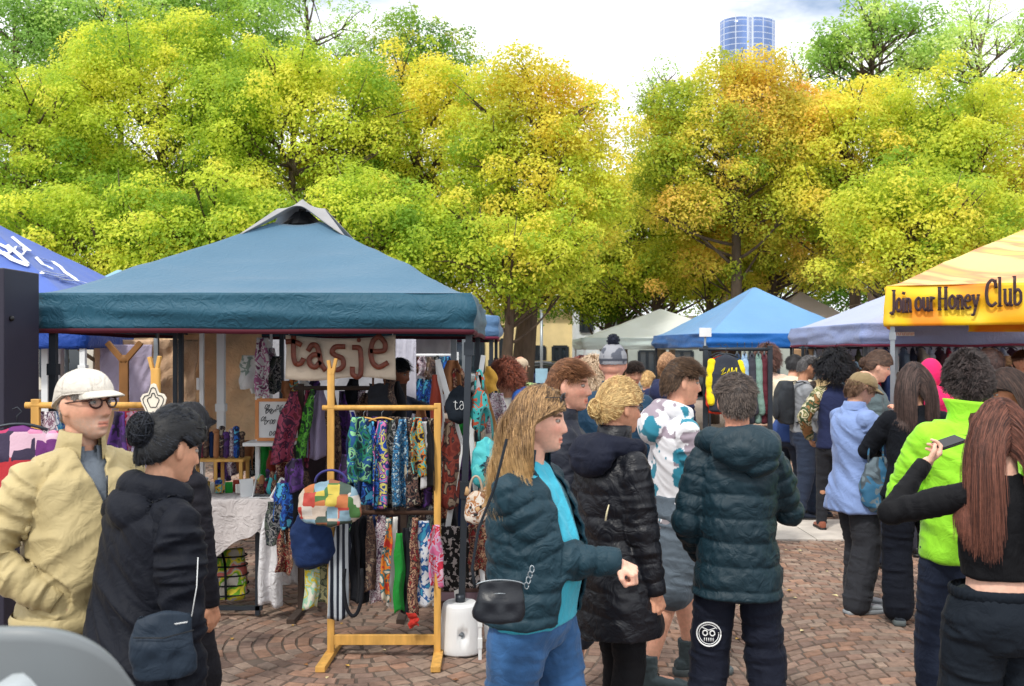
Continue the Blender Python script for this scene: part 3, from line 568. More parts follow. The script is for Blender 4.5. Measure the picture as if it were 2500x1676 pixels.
# ================= trees =================
M_bark=mat('bark',hx(92,78,66),.9,bump=.8,bscale=18,var=.35,vscale=3,stretch=(3,3,.7))
M_leaf=mat('leaf',attr=True,rough=.55,var=0,trans=.5,spec=.25)
G1=[(118,152,48),(160,182,58),(196,206,72),(216,212,86)]; GY=[(128,158,48),(174,188,60),(206,206,76),(220,204,86)]; GO=[(138,160,52),(184,190,66),(214,200,84),(222,186,96)]; GG=[(124,160,78),(150,184,92),(176,202,108),(198,216,130)]
def tree(label,px,py,hw,hh,d,pal,n_l=44,lr=(.55,.95),dens=1350,trunk=True,leaf=.06,seed=0,tw=.16,group='trees behind the market',cx=None,dep=.75,spot=None,sparse=0,name='autumn_tree',base=None):
    r=np.random.default_rng(seed+100); c=Wp(px,py,d); a=hw/F*d*1.12; b=hh/F*d*1.06; dp=a*dep; L=[]
    tries=0
    n_l=int(n_l*2.3) if sparse==0 else n_l; lr=(lr[0]*.55,lr[1]*.80) if sparse==0 else lr
    while len(L)<n_l and tries<6000:
        tries+=1; q=r.normal(size=3); q/=np.linalg.norm(q); q*=r.uniform(.3,1)**.4*(1.04+.34*vnoise(np.array([q*2.0+seed*7]))[0]); 
        if q[2]<-.9: continue
        R0=r.uniform(*lr)*(1 if sparse==0 else .75); p=c+q*np.array((max(a-R0*.25,.3),max(dp-R0*.5,.3),max(b-R0*.3,.3)))
        if all(np.linalg.norm((p-o[0])/np.array((1,1,.8)))>(.80 if sparse==0 else .55)*(R0+o[1])/2 for o in L): L.append((p,R0))
    if sparse==0:
        for _ in range(int(n_l*.45)):
            q=r.normal(size=3); q/=np.linalg.norm(q); 
            if q[2]<-.6: continue
            q*=r.uniform(.95,1.14)*(1.04+.34*vnoise(np.array([q*2.0+seed*7]))[0]); L.append((c+q*np.array((a,dp,b)),r.uniform(.16,.34)))
    tx=c[0] if base is None else (base-1250)/F*d; rt=empty(name,(tx,c[1],0),0,label,'tree',group); off=np.array((tx,c[1],0.))
    cs=[];ns=[];cc=[];pal=np.array([hx(*x) for x in pal])
    for p,R0 in L:
        m=int(dens*(R0/.75)**2*r.uniform(.8,1.2)*(1-sparse*.5)); q=r.normal(size=(m,3)); q[:,2]+=.42; q[:,1]-=.15; q/=np.linalg.norm(q,axis=1)[:,None]
        rad=R0*(1-.38*r.random(m)**2)*(1+.22*vnoise(q*2.6+p*3)); pos=p+q*rad[:,None]*np.array((1,1,.70)); pos+=r.normal(size=(m,3))*.04
        t=.5+.45*vnoise(np.array([p*.7+seed]))[0]+.22*r.normal(); u=np.clip(t+.28*vnoise(pos*2.2)+.10*r.normal(size=m),0,.999)*3; i=u.astype(int); f=(u-i)[:,None]
        col=pal[i]*(1-f)+pal[np.minimum(i+1,3)]*f
        if spot is not None:
            sp=Wp(spot[0],spot[1],d); k=np.clip(1.25-np.linalg.norm((pos-sp)[:,[0,2]],axis=1)/(spot[2]/F*d),0,1)[:,None]*.8; col=col*(1-k*.42)+np.array(hx(*spot[3]))*k*.42*.95
        col=col*(1.12+.34*r.random((m,1))); cs.append(pos);cc.append(col);ns.append(q*.8+r.normal(size=(m,3))*.5+np.array((-.1,-.35,.45)))
    pos=np.concatenate(cs)-off; cc=np.concatenate(cc); n=np.concatenate(ns); n/=np.linalg.norm(n,axis=1)[:,None]; m=len(pos)
    h=r.normal(size=(m,3)); t=np.cross(n,h); t/=np.linalg.norm(t,axis=1)[:,None]; bb=np.cross(n,t); sz=leaf*r.uniform(.5,1.4,(m,1))
    V=np.stack([pos-t*sz*.62,pos-bb*sz*.36+n*sz*.12,pos+t*sz*.62,pos+bb*sz*.36+n*sz*.12],1).reshape(-1,3); Q=np.arange(m*4).reshape(-1,4)
    mb=MB(); mb.add(V,Q,np.repeat(cc,4,0)); mb.build('crown',M_leaf,rt,False)
    mb=MB(); bz=max(1.2,c[2]-b*.75); top_=np.array((c[0],c[1],c[2]+b*.5)); zz=np.linspace(0,1,9); base_=np.array((tx,c[1],0))
    pts=base_+(top_-base_)*zz[:,None]+np.stack([vnoise(np.stack([zz*3,zz*0+seed,zz*0],1))*.18*zz,vnoise(np.stack([zz*3,zz*0,zz*0+seed],1))*.1*zz,zz*0],1)
    put(mb,tube(pts-off,tw*(1-.8*zz)+.02,10))
    for k,(p,R0) in enumerate(L):
        if k%4 and sparse==0 and k>6: continue
        z0=np.clip((p[2]-1.0*r.uniform(.6,1.5))/pts[-1][2],.18,.95); s_=np.array([np.interp(z0,zz,pts[:,i]) for i in range(3)]); md=(s_+p)/2+r.normal(size=3)*.12; md[2]-=.1
        tt=np.linspace(0,1,7)[:,None]; cur=s_*(1-tt)**2+2*md*tt*(1-tt)+p*tt**2; put(mb,tube(cur-off,np.linspace(tw*.26,.008,7),6))
        for _ in range(2+2*(sparse>0)):
            q=p+r.normal(size=3)*R0*.6; put(mb,tube(np.array([cur[4],(cur[4]+q)/2+r.normal(size=3)*.05,q])-off,[.022,.014,.005],4))
    mb.build('trunk',M_bark,rt)
T=tree
# back row: tall green trees
T('tall grey-green tree cut by the left edge of the frame',40,170,180,210,30,GG,26,(.9,1.4),620,seed=1,leaf=.085,name='evergreen_tree',group='tall green trees behind the autumn trees')
T('tall green tree with bare dark limbs at top left',300,40,190,170,31,GG,26,(.9,1.4),620,seed=2,leaf=.085,name='evergreen_tree',group='tall green trees behind the autumn trees')
T('tall green tree with forked limbs above the blue stall peak',560,60,170,190,31,GG,24,(.8,1.3),620,seed=3,leaf=.085,name='evergreen_tree',group='tall green trees behind the autumn trees')
T('loose green tree leaning right beside the open sky',760,110,120,170,32,GG,20,(.7,1.1),420,seed=4,leaf=.08,name='evergreen_tree',sparse=.3,group='tall green trees behind the autumn trees')
T('round green tree with a yellow tuft next to the open sky',1015,170,125,130,33,[(84,124,44),(110,150,50),(140,168,60),(180,180,60)],22,(.7,1.15),450,seed=5,leaf=.08,name='evergreen_tree',spot=(885,85,40,(220,180,40)),group='tall green trees behind the autumn trees')
T('thin sparse grey-green tree left of the glass tower',1640,240,80,85,30,GG,14,(.4,.75),260,seed=6,leaf=.07,tw=.09,name='evergreen_tree',sparse=.7,group='tall green trees behind the autumn trees')
T('thin twiggy tree in front of the glass tower',1770,210,90,100,30,GG,10,(.35,.6),200,seed=7,leaf=.07,tw=.1,name='evergreen_tree',sparse=1,group='tall green trees behind the autumn trees')
T('sparse grey-green tree right of the glass tower',1945,240,110,130,31,GG,22,(.5,.9),340,seed=8,leaf=.075,tw=.12,name='evergreen_tree',sparse=.5,group='tall green trees behind the autumn trees')
T('tallest airy green tree at upper right',2130,130,150,145,30,[(118,156,70),(146,180,84),(172,198,100),(194,212,120)],52,(.5,.95),640,seed=9,leaf=.09,name='evergreen_tree',sparse=.3,group='tall green trees behind the autumn trees')
T('broad green tree cut by the right edge of the frame',2390,170,170,160,31,GG,40,(.6,1.0),640,seed=10,leaf=.08,name='evergreen_tree',sparse=.2,group='tall green trees behind the autumn trees')
# front row: autumn trees
T('yellow-green autumn tree at the far left edge',70,430,260,230,21,G1,50,seed=11,group='yellow autumn trees')
T('tall yellow-green autumn tree over the royal blue canopy',390,310,270,250,22,G1,54,seed=12,group='yellow autumn trees')
T('yellow-green autumn tree above the stall with the grey vent cap',720,380,240,250,21,G1,50,seed=13,group='yellow autumn trees')
T('yellow-green autumn tree left of the trunk by the cream house',1020,400,210,230,22,GY,44,seed=14,group='yellow autumn trees')
T('narrow golden autumn tree with orange tip and thick visible trunk',1320,420,170,260,20,GY,46,seed=15,spot=(1310,230,150,(214,160,46)),tw=.26,base=1262,group='yellow autumn trees')
T('low golden autumn tree with branches hanging by the cream house',1240,640,190,125,18.5,GY,26,(.45,.75),seed=16,tw=.13,base=1232,group='yellow autumn trees')
T('golden-green autumn tree directly behind the pale green canopy',1520,570,170,190,26,GY,34,seed=17,group='yellow autumn trees')
T('broad orange-tipped autumn tree below the glass tower',1790,390,250,210,22,GO,48,seed=18,spot=(1880,235,160,(226,168,76)),group='yellow autumn trees')
T('yellow-green autumn tree right of the orange-tipped one',2080,420,190,210,22,GY,40,seed=19,group='yellow autumn trees')
T('russet-patched autumn tree at the right edge of the frame',2370,430,220,210,21,GY,44,seed=20,spot=(2490,420,110,(222,150,70)),group='yellow autumn trees')
T('autumn tree with a russet middle behind the blue canopy on the right',1880,570,240,170,23.8,GO,40,(.5,.85),seed=21,spot=(1960,520,150,(218,158,74)),group='yellow autumn trees')
T('low yellow-green tree above the honey stall',2230,580,190,150,19,GY,32,(.5,.85),seed=22,group='yellow autumn trees')
T('low dark-gapped green tree between the royal blue and steel blue canopies',250,600,260,140,19,G1,38,(.5,.85),seed=23,group='yellow autumn trees')
T('low green tree just left of the grey vent cap',520,600,200,140,18.5,G1,32,(.5,.85),seed=24,group='yellow autumn trees')
T('low green tree just right of the grey vent cap',930,600,190,140,18.5,G1,32,(.5,.85),seed=25,group='yellow autumn trees')
T('dark green understorey tree behind the pale green canopy',1480,700,120,90,26,[(60,90,20),(90,124,28),(130,150,30),(170,170,40)],18,(.5,.8),seed=26,group='yellow autumn trees')
def woods():
    r=np.random.default_rng(77); V=[];Cc=[];pal=np.array([hx(90,130,36),hx(120,156,44),hx(156,180,54),hx(180,190,70)])
    mb=MB()
    for k in range(330):
        x=r.uniform(-20,20); z=r.uniform(3.1,7.0+1.2*math.sin(x*.7)+(1.5 if x<0 else 0)); 
        if 1.2<x<5 and z>5: continue
        R0=r.uniform(.6,1.0); m=420; q=r.normal(size=(m,3)); q[:,2]+=.4; q/=np.linalg.norm(q,axis=1)[:,None]; p=np.array((x,35+r.uniform(-1.2,1.2),z))+q*R0*(1-.4*r.random((m,1)))*np.array((1,1,.8))
        n=q+r.normal(size=(m,3))*.5; n/=np.linalg.norm(n,axis=1)[:,None]; t=np.cross(n,r.normal(size=(m,3))); t/=np.linalg.norm(t,axis=1)[:,None]; b=np.cross(n,t); s_=.1*r.uniform(.6,1.3,(m,1))
        c=pal[np.clip(int(r.normal(1.4,.9)),0,3)]*r.uniform(.7,1.2,(m,1)); mb.add(np.stack([p-t*s_*.6,p-b*s_*.4,p+t*s_*.6,p+b*s_*.4],1).reshape(-1,3),np.arange(m*4).reshape(-1,4),np.repeat(c,4,0))
    struct(mb.build('woodland',M_leaf,None,False),'stuff')
woods()
T('mid-height yellow-green tree filling the gap behind the white and sky blue canopies',1610,610,170,130,25,GY,30,(.5,.85),seed=27,group='yellow autumn trees')
T('yellow-green tree above the roof of the sky blue canopy',1740,640,150,100,24.5,GY,24,(.5,.8),seed=28,group='yellow autumn trees')
# ================= buildings =================
def building(label,x0,x1,zt,d,col,wins,depth=8,cat='building',roof=None,name='shop_building'):
    X0=(x0-1250)/F*d;X1=(x1-1250)/F*d; rt=empty(name,((X0+X1)/2,d,0),0,label,cat); c=(X0+X1)/2; mb=MB()
    put(mb,box((0,depth/2,zt/2),(X1-X0,depth,zt))); mb.build('wall',mat('wall_'+label[:12],hx(*col),.85,var=.1,vscale=2,bump=.15,bscale=12),rt,False)
    mb=MB(); put(mb,box((0,depth/2-.1,zt+.09),(X1-X0+.5,depth+.5,.18))); mb.build('roof',mat('roof_'+label[:12],hx(*(roof or (150,145,140))),.8),rt,False)
    for a,b,za,zb in wins:
        A=(a-1250)/F*d-c;B=(b-1250)/F*d-c; mb=MB()
        for p0,p1 in (((A,za),(B,za)),((A,zb),(B,zb)),((A,za),(A,zb)),((B,za),(B,zb)),(((A+B)/2,za),((A+B)/2,zb))): put(mb,bar((p0[0],-.02,p0[1]),(p1[0],-.02,p1[1]),.12,.1))
        f=mb.build('window',M_dark,rt,False); mb=MB(); put(mb,box(((A+B)/2,-.006,(za+zb)/2),(B-A,.01,zb-za))); mb.build('pane',mat('pane',hx(40,52,62),.08,spec=.8,var=.3,vscale=1),f,False)
building('cream building with dark ground-floor windows behind the big tree',1060,1402,3.5,42,(238,214,160),[(1290,1330,.6,2.0),(1350,1385,.6,2.0),(1222,1243,.3,2.3),(1110,1180,.6,2.2)])
building('white low building right of the cream building',1404,1480,4.2,40,(226,232,238),[(1412,1440,1.0,1.6),(1442,1476,1.0,1.6),(1418,1445,2.6,3.5)])
building('grey-green glazed building beyond the right-hand stalls',1485,2100,3.2,44,(176,182,176),[(1560,1600,.5,1.8),(1640,1690,.5,1.8),(1730,1780,.5,1.8),(1830,1900,.5,1.8)])
building('pale building beyond the left-hand stalls',-300,1000,3.6,46,(206,200,190),[(100,200,.6,2.2),(400,520,.6,2.2),(760,860,.6,2.2)])
building('light rendered building beyond the honey stall',2130,3300,3.4,46,(214,214,210),[(2200,2300,.6,2.2),(2450,2550,.6,2.2)])
def tower(label,x0,x1,yt,d,bend,gc=(96,122,172),fc=(196,206,222)):
    X0=(x0-1250)/F*d;X1=(x1-1250)/F*d;zt=CH+(HY-yt)/F*d; w_=(X1-X0); rt=empty('glass_tower',((X0+X1)/2,d,0),0,label,'skyscraper'); 
    def ring(z):
        n=60; a=np.linspace(0,2*PI,n,endpoint=False); r=1+.05*np.cos(3*a+bend)-.16*gs((np.mod(a-1.5*PI+PI,2*PI)-PI),.16); return np.stack([w_/2*r*np.cos(a)*1.0,w_*.35*r*np.sin(a),np.full(n,z)],1)
    zs=np.linspace(0,zt,50); rings=[ring(z) for z in zs]; mb=MB(); put(mb,loft(rings)); m=mat('tower_glass%d'%bend,hx(*gc),.15,metal=.25,var=.35,vscale=.03,stretch=(4,4,.35),spec=.8); mb.build('facade',m,rt)
    mb=MB(); 
    for z in np.arange(6,zt,3.6): put(mb,loft([ring(z)*np.array((1.004,1.004,1)),ring(z+.35)*np.array((1.004,1.004,1))],False))
    rg=ring(0)
    for i in list(range(0,60,5))+[44,46]: put(mb,bar(rg[i]*1.004,rg[i]*1.004+np.array((0,0,zt+1.5)),.5 if i not in (44,46) else 1.4,.3))
    mb.build('mullions',mat('tower_frame%d'%bend,hx(*fc),.4,var=.1,vscale=.05),rt,False)
tower('blue curved glass tower rising behind the trees',1755,1888,56,600,.4)
# ================= tents =================
VAL={}
def tent(label,cx,cy,w_,dp,ze,zp,vh,col,colv,rz=0,bind=None,vent=False,logo=None,concave=1.12,sag=.05,legs=(0,1,2,3),seed=0,group='pop-up market canopies',feet=True,legm=None,pal=None,wr=.012,tr=.16):
    rt=empty('market_canopy',(cx,cy,0),0,label,'canopy tent',group); rt.rotation_euler=(0,0,R(rz))
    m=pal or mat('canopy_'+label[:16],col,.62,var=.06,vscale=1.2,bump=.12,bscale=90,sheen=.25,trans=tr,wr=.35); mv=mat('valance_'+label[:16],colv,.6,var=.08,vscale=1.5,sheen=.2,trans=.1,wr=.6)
    A,B=w_/2,dp/2; m0=.13 if vent else 0.012
    def per(t):  # perimeter -> unit square
        t=np.mod(t,4); k=np.floor(t).astype(int); f=t-k; x=np.choose(k,[-1+2*f,1+0*f,1-2*f,-1+0*f]); y=np.choose(k,[-1+0*f,-1+2*f,1+0*f,1-2*f]); return x,y
    n=160; t=np.linspace(0,4,n,endpoint=False); x,y=per(t); mn=np.minimum(abs(x),abs(y)); rings=[]
    for k in np.linspace(m0,1,36):
        z=ze+(zp-ze)*(1-k)**concave-sag*(1-mn**2)*np.sin(PI*min(1,k*1.02))*1.0
        P=np.stack([x*A*k,y*B*k,z],1); P[:,2]+=wr*k*vnoise(np.stack([x*A*k*1.2+seed,y*B*k*9,z*6],1))+wr*.5*vnoise(P*np.array((3,3,14))+seed)+wr*.9*k*(1-2*abs(vnoise(np.stack([(x*A*k+y*B*k)*1.0+seed,(x*A-y*B)*k*3.0,z*4],1))))*sstep(np.array([k]),.4,1)[0]; P[:,2]=P[:,2]*(1-k**10)+k**10*ze; rings.append(P)
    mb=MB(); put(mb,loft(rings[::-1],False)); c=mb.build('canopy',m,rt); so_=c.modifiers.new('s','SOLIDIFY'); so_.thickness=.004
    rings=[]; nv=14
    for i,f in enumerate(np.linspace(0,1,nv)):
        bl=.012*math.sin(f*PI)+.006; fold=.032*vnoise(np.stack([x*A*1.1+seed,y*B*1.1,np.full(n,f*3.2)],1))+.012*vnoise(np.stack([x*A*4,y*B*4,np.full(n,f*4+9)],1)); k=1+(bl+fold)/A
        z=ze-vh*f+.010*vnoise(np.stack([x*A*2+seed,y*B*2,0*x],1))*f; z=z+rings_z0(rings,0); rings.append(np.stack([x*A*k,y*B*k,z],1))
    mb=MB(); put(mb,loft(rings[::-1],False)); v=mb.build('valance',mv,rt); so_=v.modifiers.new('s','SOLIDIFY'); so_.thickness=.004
    if bind is not None:
        rr=[rings[-1]+np.array((0,0,.004)),rings[-1]*np.array((1.004,1.004,1))+np.array((0,0,-.012)),rings[-1]*np.array((.992,.992,1))+np.array((0,0,-.026))]; mb=MB(); put(mb,loft(rr[::-1],False)); mb.build('binding',mat('binding_%d'%bind[0],hx(*bind),.7),v)
    lm=legm or M_dark; zl=ze-.06
    for i,(sx,sy) in enumerate(((-1,-1),(1,-1),(1,1),(-1,1))):
        if i not in legs: continue
        mb=MB(); X,Y=sx*(A-.05),sy*(B-.05); put(mb,bar((X,Y,1.05),(X,Y,zl),.04)); put(mb,bar((X,Y,.01),(X,Y,1.1),.032)); put(mb,box((X,Y,.008),(.09,.09,.012))); put(mb,box((X,Y,1.07),(.055,.055,.09))); put(mb,box((X,Y,zl-.02),(.06,.06,.08))); put(mb,box((X,Y,zl-.4),(.058,.058,.07))); mb.build('leg',lm,rt,False)
    for (x0,y0),(x1,y1) in (((-1,-1),(1,-1)),((1,-1),(1,1)),((1,1),(-1,1)),((-1,1),(-1,-1))):
        mb=MB(); p=lambda f,z:np.array((((x0+(x1-x0)*f))*(A-.07),((y0+(y1-y0)*f))*(B-.07),z)); zt,zb=zl-.01,zl-.15
        for a,b in ((0,.5),(.5,1)): put(mb,bar(p(a,zt),p(b,zb),.016,.03)); put(mb,bar(p(a,zb),p(b,zt),.016,.03))
        mb.build('truss',lm,rt,False)
    mb=MB()
    for sx,sy in ((-1,-1),(1,-1),(1,1),(-1,1)): put(mb,bar((sx*(A-.05),sy*(B-.05),zl),(0,0,zp-.08),.022))
    put(mb,bar((0,0,zp-.5),(0,0,zp-.05),.04)); mb.build('roof_frame',lm,rt,False)
    rt['_v']=0; VAL[rt.name]=v; del rt['_v']
    return rt
def rings_z0(r,i): return 0
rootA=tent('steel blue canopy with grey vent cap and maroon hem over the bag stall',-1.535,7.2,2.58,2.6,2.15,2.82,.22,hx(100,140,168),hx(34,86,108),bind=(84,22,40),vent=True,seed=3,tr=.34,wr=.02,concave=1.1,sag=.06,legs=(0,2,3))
# vent cap
def vent():
    A=1.29;m=mat('vent_grey',hx(150,150,152),.6,var=.1,sheen=.2,bump=.1,bscale=60); n=128; t=np.linspace(0,4,n,endpoint=False); k=np.floor(t).astype(int); f=t-k
    x=np.choose(k,[-1+2*f,1+0*f,1-2*f,-1+0*f]); y=np.choose(k,[-1+0*f,-1+2*f,1+0*f,1-2*f]); mn=np.minimum(abs(x),abs(y)); ext=.13+.16*mn**2.5; rings=[]
    for s_ in np.linspace(.02,1,20):
        kk=ext*s_; lift=.085*(1-mn**3)*(s_**1.5); z=2.15+.67*(1-kk)**1.1+.035+.06*np.exp(-(kk/.07)**1.2)*1.0+lift*.9-.06*s_*mn**2*.7; rings.append(np.stack([x*A*kk,y*A*1.008*kk,z],1))
    mb=MB(); put(mb,loft(rings[::-1],False)); o=mb.build('vent_cap',m,rootA); s_=o.modifiers.new('s','SOLIDIFY'); s_.thickness=.006
    mb=MB(); put(mb,bar((-.2,-.16,2.66),(0,0,2.80),.02)); put(mb,bar((.2,-.16,2.66),(0,0,2.80),.02)); put(mb,bar((0,0,2.5),(0,0,2.84),.045)); put(mb,loft([oval((0,0,2.72),.16,.16,4,1),oval((0,0,2.82),.05,.05,4,1)])); mb.build('vent_mesh',M_black,rootA,False)
vent()
# slanting front right leg of the main canopy
mb=MB(); p0=Wp(1145,812,5.98)-np.array((-1.535,7.2,0)); p1=np.array(((1124-1250)/F*5.9,5.9,.01))-np.array((-1.535,7.2,0)); put(mb,bar(p1,p0,.038)); put(mb,box(p1*.5+p0*.5,(.055,.055,.1))); put(mb,box(p0-np.array((0,0,.1)),(.06,.06,.08))); mb.build('leg',M_dark,rootA,False)
royal=mat('royal_canopy',hx(88,118,200),.6,var=.06,sheen=.2,trans=.25)
rootB=tent('royal blue printed canopy with white line drawings at the left edge',-4.85,8.9,3.3,3.0,2.12,3.05,.3,hx(92,118,205),hx(24,70,160),bind=None,pal=royal,seed=5,legm=M_white)
def strokes(parent,name,pls,origin,ux,uy,nz,w_,m,th=.002):
    mb=MB()
    for pl in pls:
        ww=w_
        if isinstance(pl,tuple): pl,ww=pl
        P=np.array([origin+ux*a+uy*b+nz*.006 for a,b in pl])
        Q=[]
        if len(P)>2:
            tt=np.linspace(0,len(P)-1,len(P)*5); k=np.arange(len(P)); P=np.stack([np.interp(tt,k,P[:,i]) for i in range(3)],1); P[1:-1]=(P[:-2]+P[1:-1]*2+P[2:])/4; P[1:-1]=(P[:-2]+P[1:-1]*2+P[2:])/4
        put(mb,tube(P,ww,6,True,.35))
    return mb.build(name,m,parent)
def canopy_pt(cx,cy,w_,dp,ze,zp,concave,sag,px,py):
    # point of the front roof face seen at a pixel
    d=cy-dp/2; o=np.array((0,0,CH)); ray=np.array(((px-1250)/F,1,(HY-py)/F)); best=None
    for dd in np.linspace(cy-dp/2-.1,cy+.2,400):
        p=o+ray*dd; k=max(abs((p[0]-cx)/(w_/2)),abs((p[1]-cy)/(dp/2)))
        if p[1]<=cy-dp/2: z=ze
        else: z=ze+(zp-ze)*max(1-k,0)**concave-sag*(1-min(abs((p[0]-cx)/(w_/2)),abs((p[1]-cy)/(dp/2)))**2/max(k,.01)**2)*math.sin(PI*min(1,k*1.02))
        if p[2]<=z+.004 and k<=1: return p-np.array((cx,cy,0))
    return None
def drawon(root,args,name,lines,wd,m):
    mb=MB()
    for pl in lines:
        pl=np.array(pl,float); tt=np.linspace(0,len(pl)-1,len(pl)*6); pl=np.stack([np.interp(tt,np.arange(len(pl)),pl[:,i]) for i in (0,1)],1)
        P=[canopy_pt(*args,*q) for q in pl]; P=[p+np.array((0,-.012,.018)) for p in P if p is not None]
        if len(P)>2: put(mb,stroke(np.array(P),wd*1.3,(0,-.75,.65),.004))
    if mb.v: mb.build(name,m,root)
bargs=(-4.85,8.9,3.3,3.0,2.12,3.05,1.12,.05)
drawon(rootB,bargs,'line_drawing',[[(0,602),(20,612),(28,622),(15,628),(0,622)],[(0,618),(30,640),(70,655)],[(32,585),(50,600),(76,620),(62,618),(55,608),(40,608),(36,618),(50,628),(55,630),(64,618)],[(20,605),(60,640),(72,652),(40,642),(10,622)],[(88,633),(130,645),(150,658),(160,670),(190,690),(230,702)],[(90,635),(105,650),(130,662)],[(102,668),(140,675),(170,680)],[(102,672),(130,680),(165,682)],[(140,683),(165,690),(185,692),(150,690)]],.010,mat('print_white',hx(235,238,240),.6))
tent('small pale blue canopy peeking above the steel blue one',-5.95,14.9,3,3,2.1,3.04,.25,hx(140,185,215),hx(90,140,185),seed=8)
tent('second steel blue canopy just behind the bag stall corner',-1.75,10.9,3.2,3.0,2.14,2.7,.2,hx(110,140,175),hx(84,120,160),bind=(120,40,70),seed=9)
tent('pale green canopy behind the man in the bobble hat',3.32,22,3.7,3,2.08,2.75,.24,hx(238,242,240),hx(196,210,206),seed=10,legm=M_white)
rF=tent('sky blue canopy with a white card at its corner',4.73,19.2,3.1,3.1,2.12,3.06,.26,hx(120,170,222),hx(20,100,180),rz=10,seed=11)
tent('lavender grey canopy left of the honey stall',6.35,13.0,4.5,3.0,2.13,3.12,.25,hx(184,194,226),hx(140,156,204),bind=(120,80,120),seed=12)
tent('small off-white canopy peak behind the sky blue canopy',6.75,23,2.6,2.6,2.3,3.2,.25,hx(205,190,190),hx(180,170,170),seed=13)
tent('light blue canopy peak behind the honey stall roof',7.3,15.6,3,3,2.3,3.35,.25,hx(150,190,225),hx(100,150,200),seed=14)
honey=mat('honey_canopy',rough=.6,pal=[hx(244,206,120),hx(240,212,150),hx(246,210,120),hx(238,190,110),hx(224,150,110),hx(242,214,140)],kind='soft',pscale=1.1,distort=1.2,var=.05,stretch=(.6,1,2.2),trans=.1)
TH=R(22); HC=np.array((3.43,9.0)); HE=np.array((math.cos(TH),-math.sin(TH))); HN=np.array((-math.sin(TH),-math.cos(TH))); HX=(HC+HE*1.5-HN*1.5)
rootH=tent('honey yellow printed canopy lettered across its front',HX[0],HX[1],3.0,3.0,2.40,3.12,.37,hx(240,228,196),hx(250,196,40),rz=-22,pal=honey,concave=1.0,sag=.03,seed=15,legm=M_grey,wr=.008)
VAL[rootH.name].data.materials[0]=mat('honey_valance',rough=.6,pal=[hx(238,120,30),hx(250,160,30),hx(252,200,30),hx(252,214,60),hx(250,205,20),hx(244,150,30)],kind='soft',pscale=1.1,var=.05,stretch=(1,1,1.2),trans=.1)
def honeytext():
    G={'J':[([(.35,1),(.35,.1),(.2,-.08),(.02,.0)],1),([(.15,1),(.5,1)],.5)],
    'o':[([(.3,.62),(.08,.5),(.05,.2),(.3,0),(.53,.2),(.52,.48),(.3,.62)],1)],
    'i':[([(.15,.6),(.15,0)],1),([(.0,.0),(.3,0)],.5),([(.02,.6),(.15,.6)],.5),([(.14,.84),(.17,.88)],1.2)],
    'n':[([(.12,.62),(.12,0)],1),([(.12,.45),(.3,.62),(.46,.5),(.47,0)],1),([(.0,0),(.25,0)],.5),([(.35,0),(.6,0)],.5)],
    'u':[([(.12,.6),(.12,.15),(.28,0),(.45,.12)],1),([(.47,.6),(.47,0),(.58,0)],1),([(.0,.6),(.12,.6)],.5),([(.36,.6),(.47,.6)],.5)],
    'r':[([(.14,.62),(.14,0)],1),([(.14,.42),(.3,.6),(.42,.56)],.9),([(.0,0),(.3,0)],.5)],
    'H':[([(.12,1),(.12,0)],1.1),([(.62,1),(.62,0)],1.1),([(.12,.5),(.62,.5)],.7),([(.0,0),(.26,0)],.5),([(.5,0),(.76,0)],.5),([(.0,1),(.26,1)],.5),([(.5,1),(.76,1)],.5)],
    'e':[([(.08,.34),(.5,.36),(.46,.56),(.28,.63),(.08,.48),(.06,.18),(.26,0),(.5,.08)],.9)],
    'y':[([(.08,.6),(.28,.1)],1),([(.52,.6),(.28,.0),(.14,-.3),(.0,-.28)],.9),([(-.02,.6),(.2,.6)],.5),([(.4,.6),(.62,.6)],.5)],
    'C':[([(.68,.7),(.62,.92),(.4,1.0),(.14,.85),(.04,.5),(.14,.14),(.4,0),(.66,.12)],1.1),([(.68,.7),(.68,.98)],.5)],
    'l':[([(.14,1.05),(.14,0)],1),([(.0,0),(.3,0)],.5),([(.02,1.05),(.14,1.05)],.5)],
    'b':[([(.12,1.05),(.12,.05),(.32,0),(.54,.15),(.52,.45),(.32,.6),(.12,.45)],1),([(.0,1.05),(.12,1.05)],.5)]}
    adv={'i':.36,'l':.36,'r':.46,'H':.84,'C':.78,'J':.56}
    words=[('Join',2178,2288,812-25,.92),('our',2290+2,2378-96+96,0,0)]
    m=mat('letter_brown',hx(58,38,42),.6,var=.2); mb=MB()
    # each word: x0,x1 px, baseline px (left,right), x-height scale px
    for wd,x0,x1,b0,b1,h in (('Join',2174,2226,764,762,54),('our',2234,2282,760,758,52),('Honey',2290,2392,757,753,54),('Club',2406,2496,750,744,66)):
        tot=sum(adv.get(c,.62) for c in wd); cur=0
        for c in wd:
            for pl,ww in G[c]:
                P=[]
                pl=np.array(pl); tt=np.linspace(0,len(pl)-1,max(3,len(pl)*4)); pl=np.stack([np.interp(tt,np.arange(len(pl)),pl[:,i]) for i in (0,1)],1)
                if len(pl)>8: 
                    q=pl.copy(); q[1:-1]=(pl[:-2]+2*pl[1:-1]+pl[2:])/4; pl=q
                for a,b in pl:
                    f=(cur+a)/tot; px=x0+(x1-x0)*f; py=b0+(b1-b0)*f-b*h; ray=np.array(((px-1250)/F,1.,(HY-py)/F)); q2=HC+HN*.045; t_=(q2@HN)/(ray[:2]@HN); p=ray*t_+np.array((0,0,CH)); q3=p-np.array((HX[0],HX[1],0)); P.append(rot('Z',TH)@q3)
                put(mb,stroke(np.array(P),.0125*ww,(0,-1,0),.004))
            cur+=adv.get(c,.62)
    mb.build('lettering',m,rootH)
honeytext()
